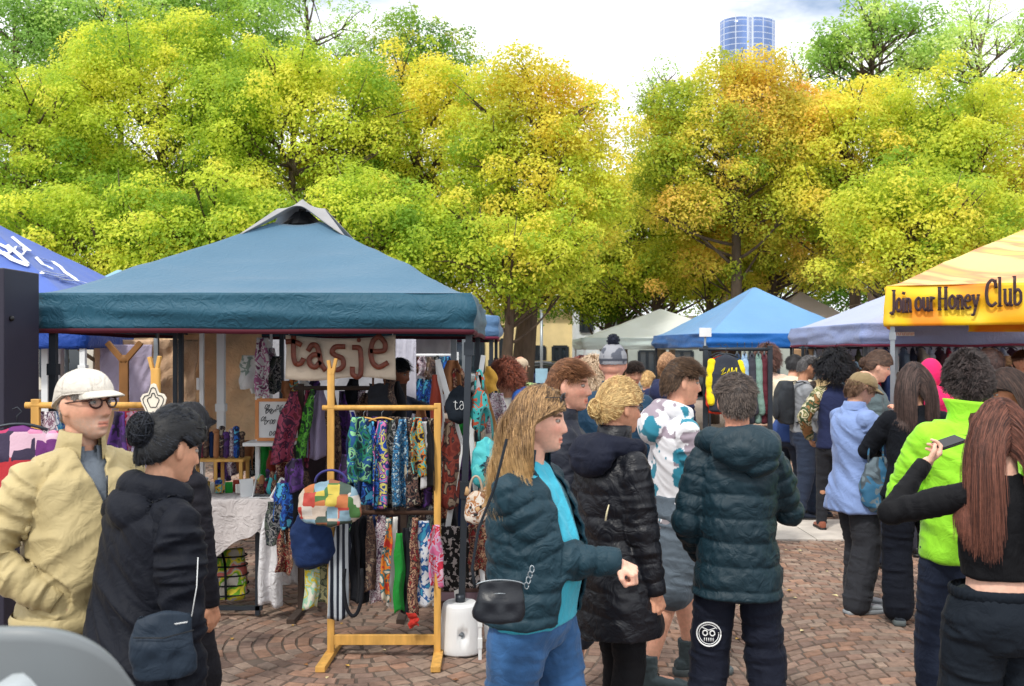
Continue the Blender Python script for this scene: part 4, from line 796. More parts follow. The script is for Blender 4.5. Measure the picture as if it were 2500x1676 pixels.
mb=MB(); X=3.47; put(mb,loft([oval((0,0,z),r,r,24,2) for z,r in ((.0,.2),(.05,.21),(.07,.19),(.075,.04))])); put(mb,loft([oval((0,0,z),r,r,24,2) for z,r in ((.08,.19),(.13,.2),(.15,.18),(.152,.03))])); o=mb.build('leg_weight',mat('weight_black',hx(40,46,52),.4),None,True,0,True,(X+.03,9.06,0)); tag(o,'stacked black disc weights at the foot of the honey stall post','weight')
# tiny lettered label on the lavender valance
def label_text(txt,name,loc,h,m,parent=None,sx=1,rotz=0,ext=.001):
    cu=bpy.data.curves.new(name,'FONT'); cu.body=txt; cu.size=h; cu.extrude=ext; cu.align_x='CENTER'; cu.align_y='CENTER'; o=bpy.data.objects.new(name,cu); COL.objects.link(o); dg=bpy.context.evaluated_depsgraph_get()
    me=bpy.data.meshes.new_from_object(o.evaluated_get(dg)); bpy.data.objects.remove(o); q=mkobj(name,me,m,parent); q.data.materials.clear(); q.data.materials.append(m); q.rotation_euler=(R(90),0,rotz); q.location=loc; q.scale=(sx,1,1); return q
# ================= the crowd =================
BK=((8,8,11),(34,36,46)); BR=((46,32,24),(104,80,58)); 
def puffm(c,rough=.42): return clothc(hx(*c),rough,bump=.12,bscale=120,sheen=.03,spec=.4,var=.12,wr=.5)
# 1 man in white cap
p=person('older man in white cap, dark glasses and beige jacket with hand in pocket',Gp(200,3.43),1.725,hd=128,hy=-12,hp=-5,w=1.12,belly=.04,skin=(216,164,138),hs=1.03,vox=.0045,beard=(190,180,170),brow=(120,100,86),arms={'R':dict(to=(.16,.10,1.0),hint=(1,-.7,-.2),fd=(-.6,.05,-.8)),'L':dict(to=(-.2,.17,1.0),hint=(-1,-.7,-.2))},hair=dict(style='short',col=((130,122,115),(180,172,165)),n=260,length=.02,th=.002,line=-.06),gaze=5,blush=1.4)
jk=clothc(hx(184,168,124),.6,bump=.1,bscale=90)
top(p,'jacket',jk,hem=.90,t=.045,ta=.028,fold=.016,seed=4,vox=.0065,cut=lambda x,y,z,T:(y>.02)&(abs(x)<np.maximum(.004,(z-1.30)*.30))&(z<1.52)&(y>0),collar=.075,cw=.42,neckr=.078)
top(p,'shirt',clothc(hx(112,122,134),.8),hem=1.0,t=.012,ta=.0,sleeve=0,fold=.003,collar=.03,cw=.3)
trousers(p,clothc(hx(176,158,118)),t=.02,leg=.03,ankle=.03); shoes(p,M_black)
mb=MB(); zz=np.linspace(1.40,.92,14); put(mb,tube(p.T(np.stack([0*zz+.0,.112+.055+.045*sstep(1.3-zz,0,.25),zz],1)*p.s),.0035,6)); mb.build('zip',M_dark,p.root)
mb=MB(); put(mb,loft([p.T(oval((0,.012*1,z)*np.array(p.s),(.172*1.12+.05-k)*p.s,(.165-k)*p.s,60,2.3)) for z,k in ((.875,.01),(.885,.0),(.915,-.002),(.93,.006))],False)); mb.build('waistband',jk,p.root)
glasses(p,(58,26,24),.0195,wire=.0026); cap(p,clothc(hx(214,208,198),.85,wr=.5),low=.040)
# 2 woman with black updo
p=person('woman with black pinned-up hair in dark navy jacket, seen from behind at left',Gp(340,3.12),1.60,hd=44,hy=0,hp=6,lean=8,w=1.5,skin=(222,168,138),vox=.0045,brow=(30,20,18),arms={'R':dict(to=(.28,.05,.80),hint=(.3,-1,0)),'L':dict(to=(-.25,.1,.8))},hair=dict(style='bun',col=((8,9,12),(40,46,58)),n=1500,length=.22,th=.032,wid=.0018,bun=(0,-.13,.05),bs=.048,line=.0,k=9,seed=5))
nv=clothc(hx(10,15,27),.7,bump=.15,bscale=150)
top(p,'jacket',nv,hem=.68,t=.04,ta=.03,fold=.014,hood=.03,seed=6,flare=.03,vox=.0065,cut=lambda x,y,z,T:(y>.03)&(abs(x-.0)<.055+.05*(1.3-z))&(z<1.5))
top(p,'shirt',mat('navy_stripe_shirt',rough=.8,pal=[hx(40,52,72),hx(150,164,176),hx(60,76,96),hx(170,180,188)],kind='stripe',pscale=14,stretch=(1,1,.3)),hem=.80,t=.018,ta=0,sleeve=0,fold=.004,collar=.04,cw=.3)
trousers(p,clothc(hx(24,24,30)),t=.01); shoes(p,M_black); glasses(p,(30,26,28),.02,up=.075,sun=True,name='sunglasses')
# 3 dark haired woman behind
p=person('black-haired shopper half hidden right behind the woman in navy',Gp(440,4.15),1.57,hd=30,lean=0,hp=14,w=.6,skin=(206,150,120),vox=.0065,hair=dict(style='long',col=BK,n=900,length=.16,th=.02,wid=.0024,seed=8),arms={})
top(p,'jacket',clothc(hx(30,30,38)),hem=.85,t=.02,ta=.01,fold=.008); trousers(p,clothc(hx(30,30,36))); shoes(p,M_black)
# 4 vendor
p=person('stallholder in dark top reaching right behind the lettered banner',Gp(962,8.1),1.74,hd=110,hp=12,skin=(128,80,58),vox=.009,hair=dict(style='short',col=BK,n=400,length=.03,th=.01,wid=.004),arms={'L':dict(to=(-.1,.5,1.35),hint=(-.5,-.4,-.6),pn=(0,0,-1)),'R':dict(to=(.1,.42,1.22),hint=(.5,-.4,-.6))})
top(p,'shirt',clothc(hx(34,40,58)),hem=.85,t=.02,ta=.014,sleeve=.35); trousers(p,clothc(hx(30,30,36))); shoes(p,M_black)
# 5 glasses man
p=person('young man with reddish-brown hair and thin glasses behind the two blonde women',Gp(1378,4.75),1.745,hd=92,hy=14,w=1.15,skin=(222,166,144),vox=.0055,blush=1.8,brow=(120,80,58),hair=dict(style='short',col=((92,58,38),(166,116,80)),n=1800,length=.032,th=.015,wid=.0022,front=.2,line=.04,seed=11),feet={'R':(.16,.0,0),'L':(-.1,-.25,0)},arms={'R':dict(to=(.25,.1,.85)),'L':dict(to=(-.25,.1,.85))})
top(p,'jacket',clothc(hx(38,42,54),.6),hem=.85,t=.04,ta=.03,fold=.010,collar=.06,seed=12); trousers(p,clothc(hx(60,66,80)),short=True,to=.95,name='shorts',leg=.03)
for k in ('L','R'):
    mb=MB(); A=p.an[k];K=p.kn[k]; put(mb,capsule(A,.046*p.s,A+(K-A)*.34,.056*p.s)); mb.build('sock',clothc(hx(196,206,226)),p.root)
shoes(p,M_black)
# 6 blonde in teal puffer
p=person('long-haired blonde woman in teal puffer and jeans reaching out her hand',Gp(1300,3.6),1.655,hd=116,hy=-18,hp=2,w=1.2,belly=.045,hip=.03,skin=(236,184,162),vox=.0045,blush=2,brow=(96,70,52),feet={'R':(.13,-.16,0),'L':(-.13,.15,0)},gaze=8,
 arms={'R':dict(to=(-.04,.31,1.11),hint=(.7,-1,-.9),fd=(-.15,1,-.45),pn=(-.2,-.5,-1),curl=.95),'L':dict(to=(-.12,-.12,.88),hint=(-1,-1,0))},hair=dict(style='long',col=((74,54,40),(196,156,108)),n=3000,length=.30,th=.018,wid=.0024,curl=.9,seed=13,k=13,part=.1,tail=(222,184,128),line=.02))
tp=puffm((14,50,64),.62)
top(p,'jacket',tp,hem=.88,t=.05,ta=.045,fold=.004,quilt=.08,qd=.011,seed=14,vox=.0065,cut=lambda x,y,z,T:(y>.03)&(abs(x)<.075+.04*sstep(1.42-z,0,.3))&(z<1.5),collar=.06,cw=.8,neckr=.085)
top(p,'shirt',clothc(hx(66,180,208),.75,vscale=8),hem=.87,t=.012,ta=-.012,sleeve=0,fold=.006,vert=True,flare=.01)
jean=mat('blue_denim',hx(48,90,138),.85,bump=.5,bscale=320,var=.4,vscale=7,sheen=.15,wr=.35)
trousers(p,jean,t=.012,leg=.03,ankle=.035,fold=.006,seed=15); shoes(p,M_white)
glasses(p,(40,46,52),.024,up=.085,sun=True,name='sunglasses')
# 7 bun woman
p=person('woman with pinned blonde hair and glasses in long black quilted coat',Gp(1500,4.25),1.665,hd=58,hy=8,hp=3,w=1.0,belly=.02,hip=.01,skin=(226,166,136),vox=.005,blush=1.2,brow=(120,90,60),arms={'R':dict(to=(.225,.06,.79),hint=(.3,-1,0),curl=.5),'L':dict(to=(-.2,.2,.95))},feet={'R':(.1,-.08,0),'L':(-.1,.1,0)},
 hair=dict(style='bun',col=((156,116,68),(240,212,150)),n=2200,length=.24,th=.022,wid=.002,bun=(0,-.125,-.005),line=.0,k=10,seed=16))
bc=puffm((14,17,26),.45)
top(p,'coat',bc,hem=.62,t=.045,ta=.035,fold=.008,quilt=.10,qd=.007,seed=17,flare=.03,vox=.0065,collar=.085,neckr=.08)
hb=MB(); put(hb,ellipsoid(p.T(np.array([[0,-.13,1.43]]))[0]*p.s,np.array((.15,.065,.105))*p.s,rot('X',-.4))); a=np.linspace(-.3*PI,1.3*PI,26); put(hb,tube(p.T(np.stack([.12*np.cos(a),-.11*np.sin(a)-.01,1.46+.015*np.sin(a)],1))*p.s,.045*p.s,12))
me=remesh(hb,.007,5,'hood'); v=getv(me); n=getn(me); setv(me,v+n*(.006*vnoise(v*22)+.004*(1-2*abs(vnoise(v*np.array((9,9,30))))))[:,None]); mkobj('hood',me,clothc(hx(20,25,42),.75),p.root)
trousers(p,clothc(hx(18,18,22)),t=.0,leg=.012,ankle=.012); shoes(p,M_black,boot=.06); glasses(p,(70,60,60),.018)
# 8 tie-dye boy
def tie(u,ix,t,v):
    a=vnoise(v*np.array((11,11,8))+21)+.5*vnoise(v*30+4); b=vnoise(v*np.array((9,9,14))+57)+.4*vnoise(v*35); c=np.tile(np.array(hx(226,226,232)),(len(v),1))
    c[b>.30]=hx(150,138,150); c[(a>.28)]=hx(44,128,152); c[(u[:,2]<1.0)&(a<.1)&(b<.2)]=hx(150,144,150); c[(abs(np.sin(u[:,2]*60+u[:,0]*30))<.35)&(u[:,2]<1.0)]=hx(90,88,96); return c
p=person('teenage boy with short brown hair in blue and white tie-dye hoodie, grey shorts and boots',Gp(1652,5.35),1.745,hd=78,hy=6,hp=4,w=1.1,skin=(226,168,142),vox=.0055,blush=1.6,brow=(60,40,30),hair=dict(style='short',col=((44,30,22),(112,86,64)),n=2000,length=.036,th=.018,wid=.0024,line=.05,seed=18,front=.2),arms={'R':dict(to=(.1,.28,1.02),hint=(.5,-1,-.2)),'L':dict(to=(-.1,.28,1.02),hint=(-.5,-1,-.2))},feet={'R':(.12,-.22,4),'L':(-.1,.12,6)})
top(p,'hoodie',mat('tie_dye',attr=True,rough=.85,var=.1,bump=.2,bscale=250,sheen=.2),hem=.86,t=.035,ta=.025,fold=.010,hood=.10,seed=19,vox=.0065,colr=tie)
trousers(p,clothc(hx(92,104,116),.7),short=True,to=.85,name='shorts',t=.03,leg=.05,fold=.007); shoes(p,clothc(hx(70,82,86),.6),sole=mat('grey_rubber',hx(84,92,94),.7),L=.32,boot=.11,name='boot',wd=1.2)
# 9 teal puffer man from behind
p=person('broad man in dark teal puffer jacket and navy joggers, back to camera',Gp(1800,4.2),1.695,hd=12,hy=-8,hp=4,w=.9,belly=.02,skin=(214,150,124),vox=.0055,hair=dict(style='short',col=((34,28,28),(112,98,90)),n=2000,length=.03,th=.013,wid=.0022,seed=20),arms={'L':dict(to=(-.17,.15,.94),hint=(-.45,-1,0)),'R':dict(to=(.06,.30,1.2),hint=(1,-.6,-.9))},feet={'L':(-.15,0,-10),'R':(.15,0,10)})
tq=puffm((9,40,52),.6)
top(p,'jacket',tq,hem=.79,t=.045,ta=.036,fold=.004,quilt=.10,qd=.012,seed=21,vox=.0065,flare=.01)
hb=MB(); put(hb,ellipsoid(p.T(np.array([[0.03,-.15,1.45]]))[0]*p.s,np.array((.15,.075,.105))*p.s,rot('X',-.4))); put(hb,ellipsoid(p.T(np.array([[.09,-.15,1.40]]))[0]*p.s,np.array((.08,.065,.08))*p.s)); a=np.linspace(-.35*PI,1.35*PI,26); put(hb,tube(p.T(np.stack([.13*np.cos(a),-.11*np.sin(a)-.01,1.46+.02*np.sin(a)],1))*p.s,.055*p.s,12))
me=remesh(hb,.007,5,'hood'); v=getv(me); n=getn(me); setv(me,v+n*(.008*vnoise(v*18)-.007*gs(vnoise(v*7+3),.12))[:,None]); mkobj('hood',me,tq,p.root)
jog=clothc(hx(22,27,42),.8); trousers(p,jog,t=.004,leg=.03,ankle=.028,fold=.008,seed=22); shoes(p,M_black)
mb=MB(); K=p.kn['L']; q0=K+np.array((-.0,-.112,.13))
for rr,wd in ((.05,.0035),(.041,.0018)): a=np.linspace(0,2*PI,30); put(mb,tube(q0+np.stack([rr*np.cos(a),-.002-.35*rr*np.cos(a)**2*-.6,rr*np.sin(a)],1),wd,5,True,.4))
for sx in (-1,1): a=np.linspace(0,2*PI,12); put(mb,tube(q0+np.stack([sx*.015+.010*np.cos(a),0*a-.004,.006+.011*np.sin(a)],1),.003,5))
for x in np.linspace(-.018,.018,5): put(mb,tube([q0+(x,-.004,-.028),q0+(x,-.004,-.014)],.0022,5))
put(mb,tube([q0+(-.03,-.003,.03),q0+(0,-.004,.018),q0+(.03,-.003,.03)],.002,5))
mb.build('printed_emblem',mat('print_white',hx(235,238,240),.6),p.root)
# 10 grey sweater
p=person('dark-haired man in grey sweater with folded arms and a black backpack',Gp(1962,10.6),1.75,hd=88,hp=14,w=1.05,skin=(200,146,116),vox=.009,hair=dict(style='short',col=((44,42,44),(128,126,128)),n=900,length=.03,th=.012,wid=.004,seed=23),arms={'R':dict(to=(-.02,.24,1.18),hint=(1,-.6,-.8)),'L':dict(to=(.08,.22,1.16),hint=(-1,-.5,-.8))},feet={'R':(.12,-.1,5),'L':(-.1,.15,0)},beard=(70,60,56))
top(p,'sweater',clothc(hx(142,146,152)),hem=.93,t=.028,ta=.02,fold=.009,seed=24); trousers(p,clothc(hx(48,58,78)),leg=.035,ankle=.03); shoes(p,clothc(hx(30,38,54),.5))
def backpack(P,label,col,z=1.25,h=.46):
    s=P.s; rt=empty('backpack',P.root.location,P.hd,label,'backpack'); m=clothc(hx(*col),.7); mb=MB(); put(mb,loft([P.T(oval((0,-.19-.03*math.sin(i/7*PI),zz)*np.array(s),(.12+.035*math.sin(min(1,i/5)*PI/2))*s*(1-.25*(i==7)),(.06+.04*math.sin(i/7*PI))*s,24,3)) for i,zz in enumerate(np.linspace(z-h/2,z+h/2,8))]))
    me=remesh(mb,.01,3,'bag_body'); v=getv(me); n=getn(me); setv(me,v+n*(.008*vnoise(v*16))[:,None]); mkobj('bag_body',me,m,rt)
    mb=MB(); put(mb,ellipsoid(P.T(np.array([[0,-.30,z-.07]])*s)[0],np.array((.10,.035,.12))*s)); mb.build('front_pocket',m,rt)
    for sx in (-1,1):
        mb=MB(); a=np.array([(.10,-.14,1.46),(.115,-.05,1.475),(.12,.06,1.43),(.125,.145,1.33),(.15,.12,1.18),(.16,-.02,1.06),(.13,-.13,1.04)])*np.array((sx*P.w,1,1))*s; put(mb,tube(P.T(a),.016*s,8,True,.45)); mb.build('strap',m,rt)
backpack(p,'black backpack worn by the man in grey sweater',(48,52,58))
# 11 curly black hair, vest
p=person('person with bushy black hair, navy vest and camouflage sleeves facing away',Gp(2040,9.8),1.74,hd=8,skin=(190,140,110),vox=.009,hair=dict(style='curly',col=BK,n=1600,length=.13,th=.028,wid=.004,curl=1.4,line=-.15,seed=25,k=9),feet={'R':(.13,0,12),'L':(-.12,.1,-5)},arms={'L':dict(to=(-.24,.12,.95),hint=(-1,-.8,0)),'R':dict(to=(.2,.3,1.1))})
camo=mat('camouflage',rough=.8,pal=[hx(60,66,44),hx(190,180,140),hx(110,116,70),hx(210,200,170),hx(60,80,50),hx(150,110,70)],pscale=9,distort=1)
top(p,'shirt',camo,hem=.95,t=.012,ta=.03,fold=.01); top(p,'vest',clothc(hx(38,46,80)),hem=.84,t=.034,ta=.0,sleeve=0,fold=.006); top(p,'scarf',mat('floral_scarf',rough=.8,pal=[hx(30,90,80),hx(180,170,60),hx(40,60,50),hx(120,150,60)],pscale=20),hem=1.44,t=.03,ta=0,sleeve=0,fold=.004); trousers(p,clothc(hx(44,46,52)),leg=.01,ankle=.005); shoes(p,clothc(hx(150,90,70),.6))
# 12 blue shirt
p=person('person in olive cap and loose blue shirt with hand at mouth, in grey clogs',Gp(2088,6.84),1.68,hd=76,hp=22,hy=8,w=1.12,skin=(216,164,138),vox=.007,brow=(90,66,50),hair=dict(style='short',col=((84,62,50),(150,118,94)),n=1500,length=.055,th=.008,wid=.003,curl=.8,line=-.25,seed=26,capped=True),arms={'R':dict(to=(.07,.30,1.36),hint=(.6,-.5,-1),fd=(-.2,.1,1),pn=(-.3,-1,0),curl=.6),'L':dict(to=(-.08,.30,1.3),hint=(-.6,-.5,-1),fd=(.3,.1,1),curl=.7)},feet={'R':(.09,-.05,0),'L':(-.08,.07,6)})
top(p,'shirt',clothc(hx(126,148,196),.8,bump=.2,bscale=200),hem=.73,t=.04,ta=.035,fold=.012,seed=27,flare=.035,collar=.04,neckr=.08,vox=.008); trousers(p,clothc(hx(48,50,56),.85),leg=.045,ankle=.055,t=.02,fold=.006); shoes(p,mat('clog_rubber',hx(140,146,152),.5),sole=mat('clog_rubber',hx(140,146,152),.5),clog=True,L=.29,name='clog',wd=1.1)
cap(p,clothc(hx(142,124,92),.8))
# 13 bob woman
p=person('woman with dark shoulder-length bob in black sleeveless coat and wide trousers, back to camera',Gp(2234,6.53),1.70,hd=8,hy=-6,w=1.12,skin=(214,160,134),vox=.007,hair=dict(style='long',col=((34,24,24),(98,76,70)),n=2600,length=.24,th=.024,wid=.0032,seed=28,k=10,line=-.05),feet={'L':(-.12,-.05,6),'R':(.17,.02,10)},arms={'L':dict(to=(-.14,.3,1.15),hint=(-1,-.5,-.6)),'R':dict(to=(.14,.3,1.15),hint=(1,-.5,-.6))})
top(p,'coat',clothc(hx(14,18,26)),hem=.86,t=.035,ta=.022,fold=.006,seed=29,flare=.07,vox=.008); trousers(p,clothc(hx(13,18,30)),leg=.04,ankle=.055,t=.015,fold=.007,to=.93); shoes(p,mat('black_leather',hx(40,48,58),.35),sole=mat('grey_rubber',hx(84,92,94),.7),boot=.1,name='boot',wd=1.1)
# 14 neon man
p=person('man with tousled dark hair in neon green jacket, back to camera',Gp(2366,4.35),1.78,hd=6,hy=4,w=1.12,belly=.03,skin=(200,142,114),vox=.006,hair=dict(style='curly',col=((20,16,18),(84,72,70)),n=3200,length=.03,th=.010,wid=.0026,curl=1.1,line=.02,seed=30,k=6),arms={'L':dict(to=(-.14,.30,1.08),hint=(-.7,-.6,-.6)),'R':dict(to=(.16,.33,1.08),hint=(1,-.3,-.5))},feet={'L':(-.14,0,0),'R':(.14,.0,0)})
neon=clothc(hx(150,222,52),.75,bump=.2,bscale=200); top(p,'jacket',neon,hem=.87,t=.045,ta=.045,fold=.010,seed=31,vox=.008,collar=.0)
cm=MB(); a=np.linspace(0,2*PI,48,endpoint=False); rs=[]
for z,r in ((-.06,.13),(-.02,.10),(.03,.095),(.07,.105),(.085,.11),(.08,.1),(.04,.085),(0,.085)): rs.append(p.T(np.stack([(r+.006*np.cos(3*a+z*30))*np.cos(a),r*.92*np.sin(a)-.01,1.475+z+.006*np.sin(2*a+1)],1)*p.s))
put(cm,loft(rs[::-1],False)); cm.build('collar',neon,p.root); trousers(p,clothc(hx(30,38,56)),leg=.03,ankle=.03); shoes(p,M_black)
# 15 long hair woman
p=person('woman with long auburn hair in black crop top and navy joggers lifting a phone',Gp(2446,3.6),1.605,hd=2,hy=4,w=1.08,hip=.035,skin=(232,184,162),vox=.005,hair=dict(style='long',col=((52,28,24),(134,84,68)),n=4600,length=.37,th=.018,wid=.0024,seed=32,k=15,line=-.05,part=0),arms={'L':dict(to=(-.235,.22,1.47),hint=(-1,-.4,-1),fd=(.8,.25,.5),pn=(-.45,.3,.8),curl=.6,tc=.6),'R':dict(to=(.30,.22,1.2),hint=(1,-.5,-.8))},feet={'L':(-.14,0,-6),'R':(.15,0,6)})
bk=clothc(hx(12,13,18),.75); top(p,'crop_top',bk,hem=1.065,t=.010,ta=.008,fold=.004,seed=33,vox=.0065,sleeve=.96)
jg=clothc(hx(18,26,36),.8); trousers(p,jg,t=.02,leg=.045,ankle=.05,fold=.007,seed=34,waist=1.0)
mb=MB(); rs=[]; a=np.linspace(0,2*PI,120,endpoint=False)
for z,k in ((.985,.0),(.99,.010),(1.02,.012),(1.03,.004)): rs.append(np.stack([(.152*1.08+.026+k+.0025*np.cos(a*40))*np.sign(np.cos(a))*abs(np.cos(a))**.87,(.118+.01+k+.0025*np.cos(a*40))*np.sign(np.sin(a))*abs(np.sin(a))**.87-.005,np.full(120,z)],1)*p.s)
put(mb,loft(rs,False)); mb.build('waistband',jg,p.root); shoes(p,M_white)
ph=p.wr['L']
PH=(p,ph)
# 16 beanie man
p=person('man in grey bobble hat and navy jacket with his back to camera',Gp(1497,6.35),1.835,hd=4,w=1.25,skin=(222,160,140),vox=.008)
top(p,'jacket',clothc(hx(26,56,80),.6),hem=.82,t=.045,ta=.035,fold=.007,quilt=.16,qd=.006,collar=.06,seed=35); trousers(p,clothc(hx(40,42,50))); shoes(p,M_black)
mb=MB(); put(mb,ellipsoid(p.hw((0,-.006,.035)),np.array((.088,.108,.105))*p.s,p.Rh)); 
me=remesh(mb,.008,1,'bobble_hat'); v=getv(me); n=getn(me); h=((v-p.hc)/p.hs)@p.Rh; delv(me,h[:,2]<-.0) ; v=getv(me); h=((v-p.hc)/p.hs)@p.Rh; c=np.tile(np.array(hx(150,152,160)),(len(v),1)); q=vnoise(v*26); c[q>.25]=hx(88,92,104); c[abs(h[:,2]-.03)<.006]=hx(70,74,86); setcol(me,c)
hat=mkobj('bobble_hat',me,mat('knit',attr=True,rough=.9,bump=.6,bscale=120),p.root); mb=MB(); put(mb,ellipsoid(p.hw((0,-.03,.150)),(.036,.036,.036))); v=mb.v[0]; 
for i in range(260): d=nrm(np.random.default_rng(i).normal(size=3)); c0=p.hw((0,-.03,.150)); put(mb,tube([c0+d*.03,c0+d*.046],[.003,.001],4),hx(40,44,60))
mb.build('bobble',clothc(hx(38,42,58),.9),hat)
# background people
def simple(label,px,d,H,hd,topc,legc,hair,ttype='jacket',lean=0,hp=0,hy=0,w=1.05,skin=(214,160,134),arms=None,hood=0,**k):
    p=person(label,Gp(px,d),H,hd=hd,hy=hy,lean=lean,hp=hp,w=w,skin=skin,vox=.010 if d<10 else .013,hair=hair,arms=arms,eyes=d<9,feet={'L':(-.11,0,-5),'R':(.11,.05,5)},**k)
    top(p,ttype,topc if not isinstance(topc,tuple) else clothc(hx(*topc)),hem=.85,t=.035,ta=.025,fold=.009,hood=hood,seed=px%50,vox=.013); trousers(p,clothc(hx(*legc)),vox=.015); shoes(p,M_black); return p
H_=lambda c0,c1,st='short',n=700,l=.04,w_=.005,**k:dict(style=st,col=(c0,c1),n=n,length=l,wid=w_,**k)
AA={'L':dict(to=(-.1,.4,1.1)),'R':dict(to=(.1,.4,1.1))}
p=simple('curly auburn-haired person in white top and blue hood beside the dog-print bag',1246,7.6,1.70,-42,(232,226,214),(70,60,60),H_((70,34,26),(160,86,60),'curly',1400,.07,.0035,curl=1.2,th=.02),hp=14,hood=.0)
mb=MB(); put(mb,ellipsoid((0.06,-.14,1.40),(.15,.09,.14),rot('X',-.5))); mb.build('blue_hood',clothc(hx(36,88,170)),p.root)
p=simple('person in pale green camouflage coat and tilted beige cap by the tree trunk',1268,11,1.74,30,mat('green_camo',rough=.85,pal=[hx(120,150,96),hx(160,184,120),hx(104,128,84),hx(176,190,140)],pscale=7,distort=1),(80,80,70),H_((60,44,36),(110,86,70),capped=True),w=1.3); cap(p,clothc(hx(206,186,160)))
simple('person with frizzy pale blonde hair beyond the man in glasses',1452,9.2,1.66,10,(200,176,150),(60,60,70),H_((170,140,110),(236,214,186),'curly',1800,.12,.005,curl=1.5,th=.04))
simple('red-haired person glimpsed left of the bobble hat',1418,11.5,1.68,0,(90,60,64),(50,50,60),H_((90,40,40),(150,70,60),'curly',900,.08,.006,th=.02))
simple('person in orange-red scarf behind the bobble hat',1545,9.5,1.70,170,(48,60,92),(40,40,50),H_((30,24,24),(70,56,50)),hp=10)
p=simple('person in navy hoodie with sunglasses pushed up in light brown hair',1628,9.0,1.76,28,(40,46,78),(46,48,60),H_((120,86,62),(206,160,120),'bun',1200,.2,.004,bun=(0,-.12,.03),th=.02),w=1.2,hood=.1); glasses(p,(30,30,34),.02,up=.08,sun=True,name='sunglasses')
simple('small fair-haired child in white beside the sky blue stall leg',1578,12,1.55,10,(226,228,230),(70,80,100),H_((180,140,90),(226,190,130),'short',500,.05,.007))
simple('person in peach coat with curly brown hair browsing the racks',1874,12.2,1.82,20,(228,196,176),(90,80,80),H_((70,46,40),(130,90,80),'curly',1200,.09,.006,th=.03),w=1.2)
simple('person in cream knitted jacket leaning over, dark hair',1925,11.4,1.80,30,(216,204,178),(60,60,66),H_((22,22,26),(60,60,64),'short',800,.05,.006),w=1.35,lean=22,arms=AA)
simple('person in blue jacket bent low beside the cream knitted jacket',1925,10.9,1.66,50,(52,76,132),(40,46,60),H_((40,32,30),(80,66,60)),w=1.3,lean=48,arms={'L':dict(to=(-.1,.6,.9)),'R':dict(to=(.1,.6,.9))})
p=simple('person in cream cap and tan jacket looking right under the lavender canopy',2010,11.2,1.76,80,(176,152,112),(70,66,60),H_((60,44,36),(100,76,60),'short',500,.05,.006,capped=True)); cap(p,clothc(hx(240,228,212)))
p=simple('person in slate blue cap behind the bushy black hair',2076,11.6,1.70,60,(90,110,130),(60,60,66),H_((60,44,36),(90,76,60),'short',500,.05,.006,capped=True)); cap(p,clothc(hx(92,118,142)))
simple('woman with swept-back brown hair looking down to the right by the honey stall post',2128,8.3,1.80,100,(86,100,104),(40,46,60),H_((50,36,32),(120,92,76),'bun',1200,.15,.004,bun=(0,-.12,.0),th=.018),hp=18,skin=(230,176,152))
p=simple('person in bright pink hooded top behind the dark bob',2272,8.6,1.72,20,(226,40,106),(50,50,60),None,hood=.12,w=1.2)
mb=MB(); put(mb,ellipsoid(p.hw((0,-.02,.0)),np.array((.105,.125,.14))*p.s,p.Rh)); me=remesh(mb,.012,1,'hood'); v=getv(me); h=((v-p.hc)/p.hs)@p.Rh; delv(me,(h[:,1]>.05)&(abs(h[:,0])<.07)); mkobj('hood',me,clothc(hx(226,40,106)),p.root)
simple('man in long blue-grey coat with his back to camera, right of the neon jacket',2424,8.8,1.80,-10,(84,102,114),(60,60,66),H_((40,26,26),(90,64,58),'short',1000,.05,.005,th=.02),w=1.15)
p=simple('fair-haired woman in round sunglasses facing the camera at far right',2458,11.5,1.72,175,(150,150,156),(60,60,66),H_((150,120,90),(220,190,150),'bun',900,.2,.006,bun=(0,-.12,.0))); glasses(p,(30,26,28),.022,sun=True,name='sunglasses')
simple('pale-faced man at the right edge behind the sunglasses woman',2494,10.6,1.80,190,(120,130,140),(60,60,66),H_((70,46,40),(120,86,70),'short',700,.04,.006))
simple('dark-haired woman in olive top bowing her head at the right edge',2490,5.7,1.66,-72,(98,94,58),(50,50,56),H_((30,22,22),(84,62,54),'long',2200,.35,.004,k=10),hp=26,skin=(196,136,106),vox_=0) if False else None
p=person('dark-haired woman in olive top bowing her head at the right edge',Gp(2492,5.7),1.70,hd=-66,hp=24,skin=(196,136,106),vox=.007,hair=dict(style='long',col=((30,22,22),(84,62,54)),n=2200,length=.35,wid=.0032,k=10,th=.02),arms={'L':dict(to=(-.1,.35,1.1)),'R':dict(to=(.1,.35,1.1))}); top(p,'shirt',clothc(hx(104,100,62)),hem=.85,t=.03,ta=.02,fold=.008); trousers(p,clothc(hx(50,50,56))); shoes(p,M_black)
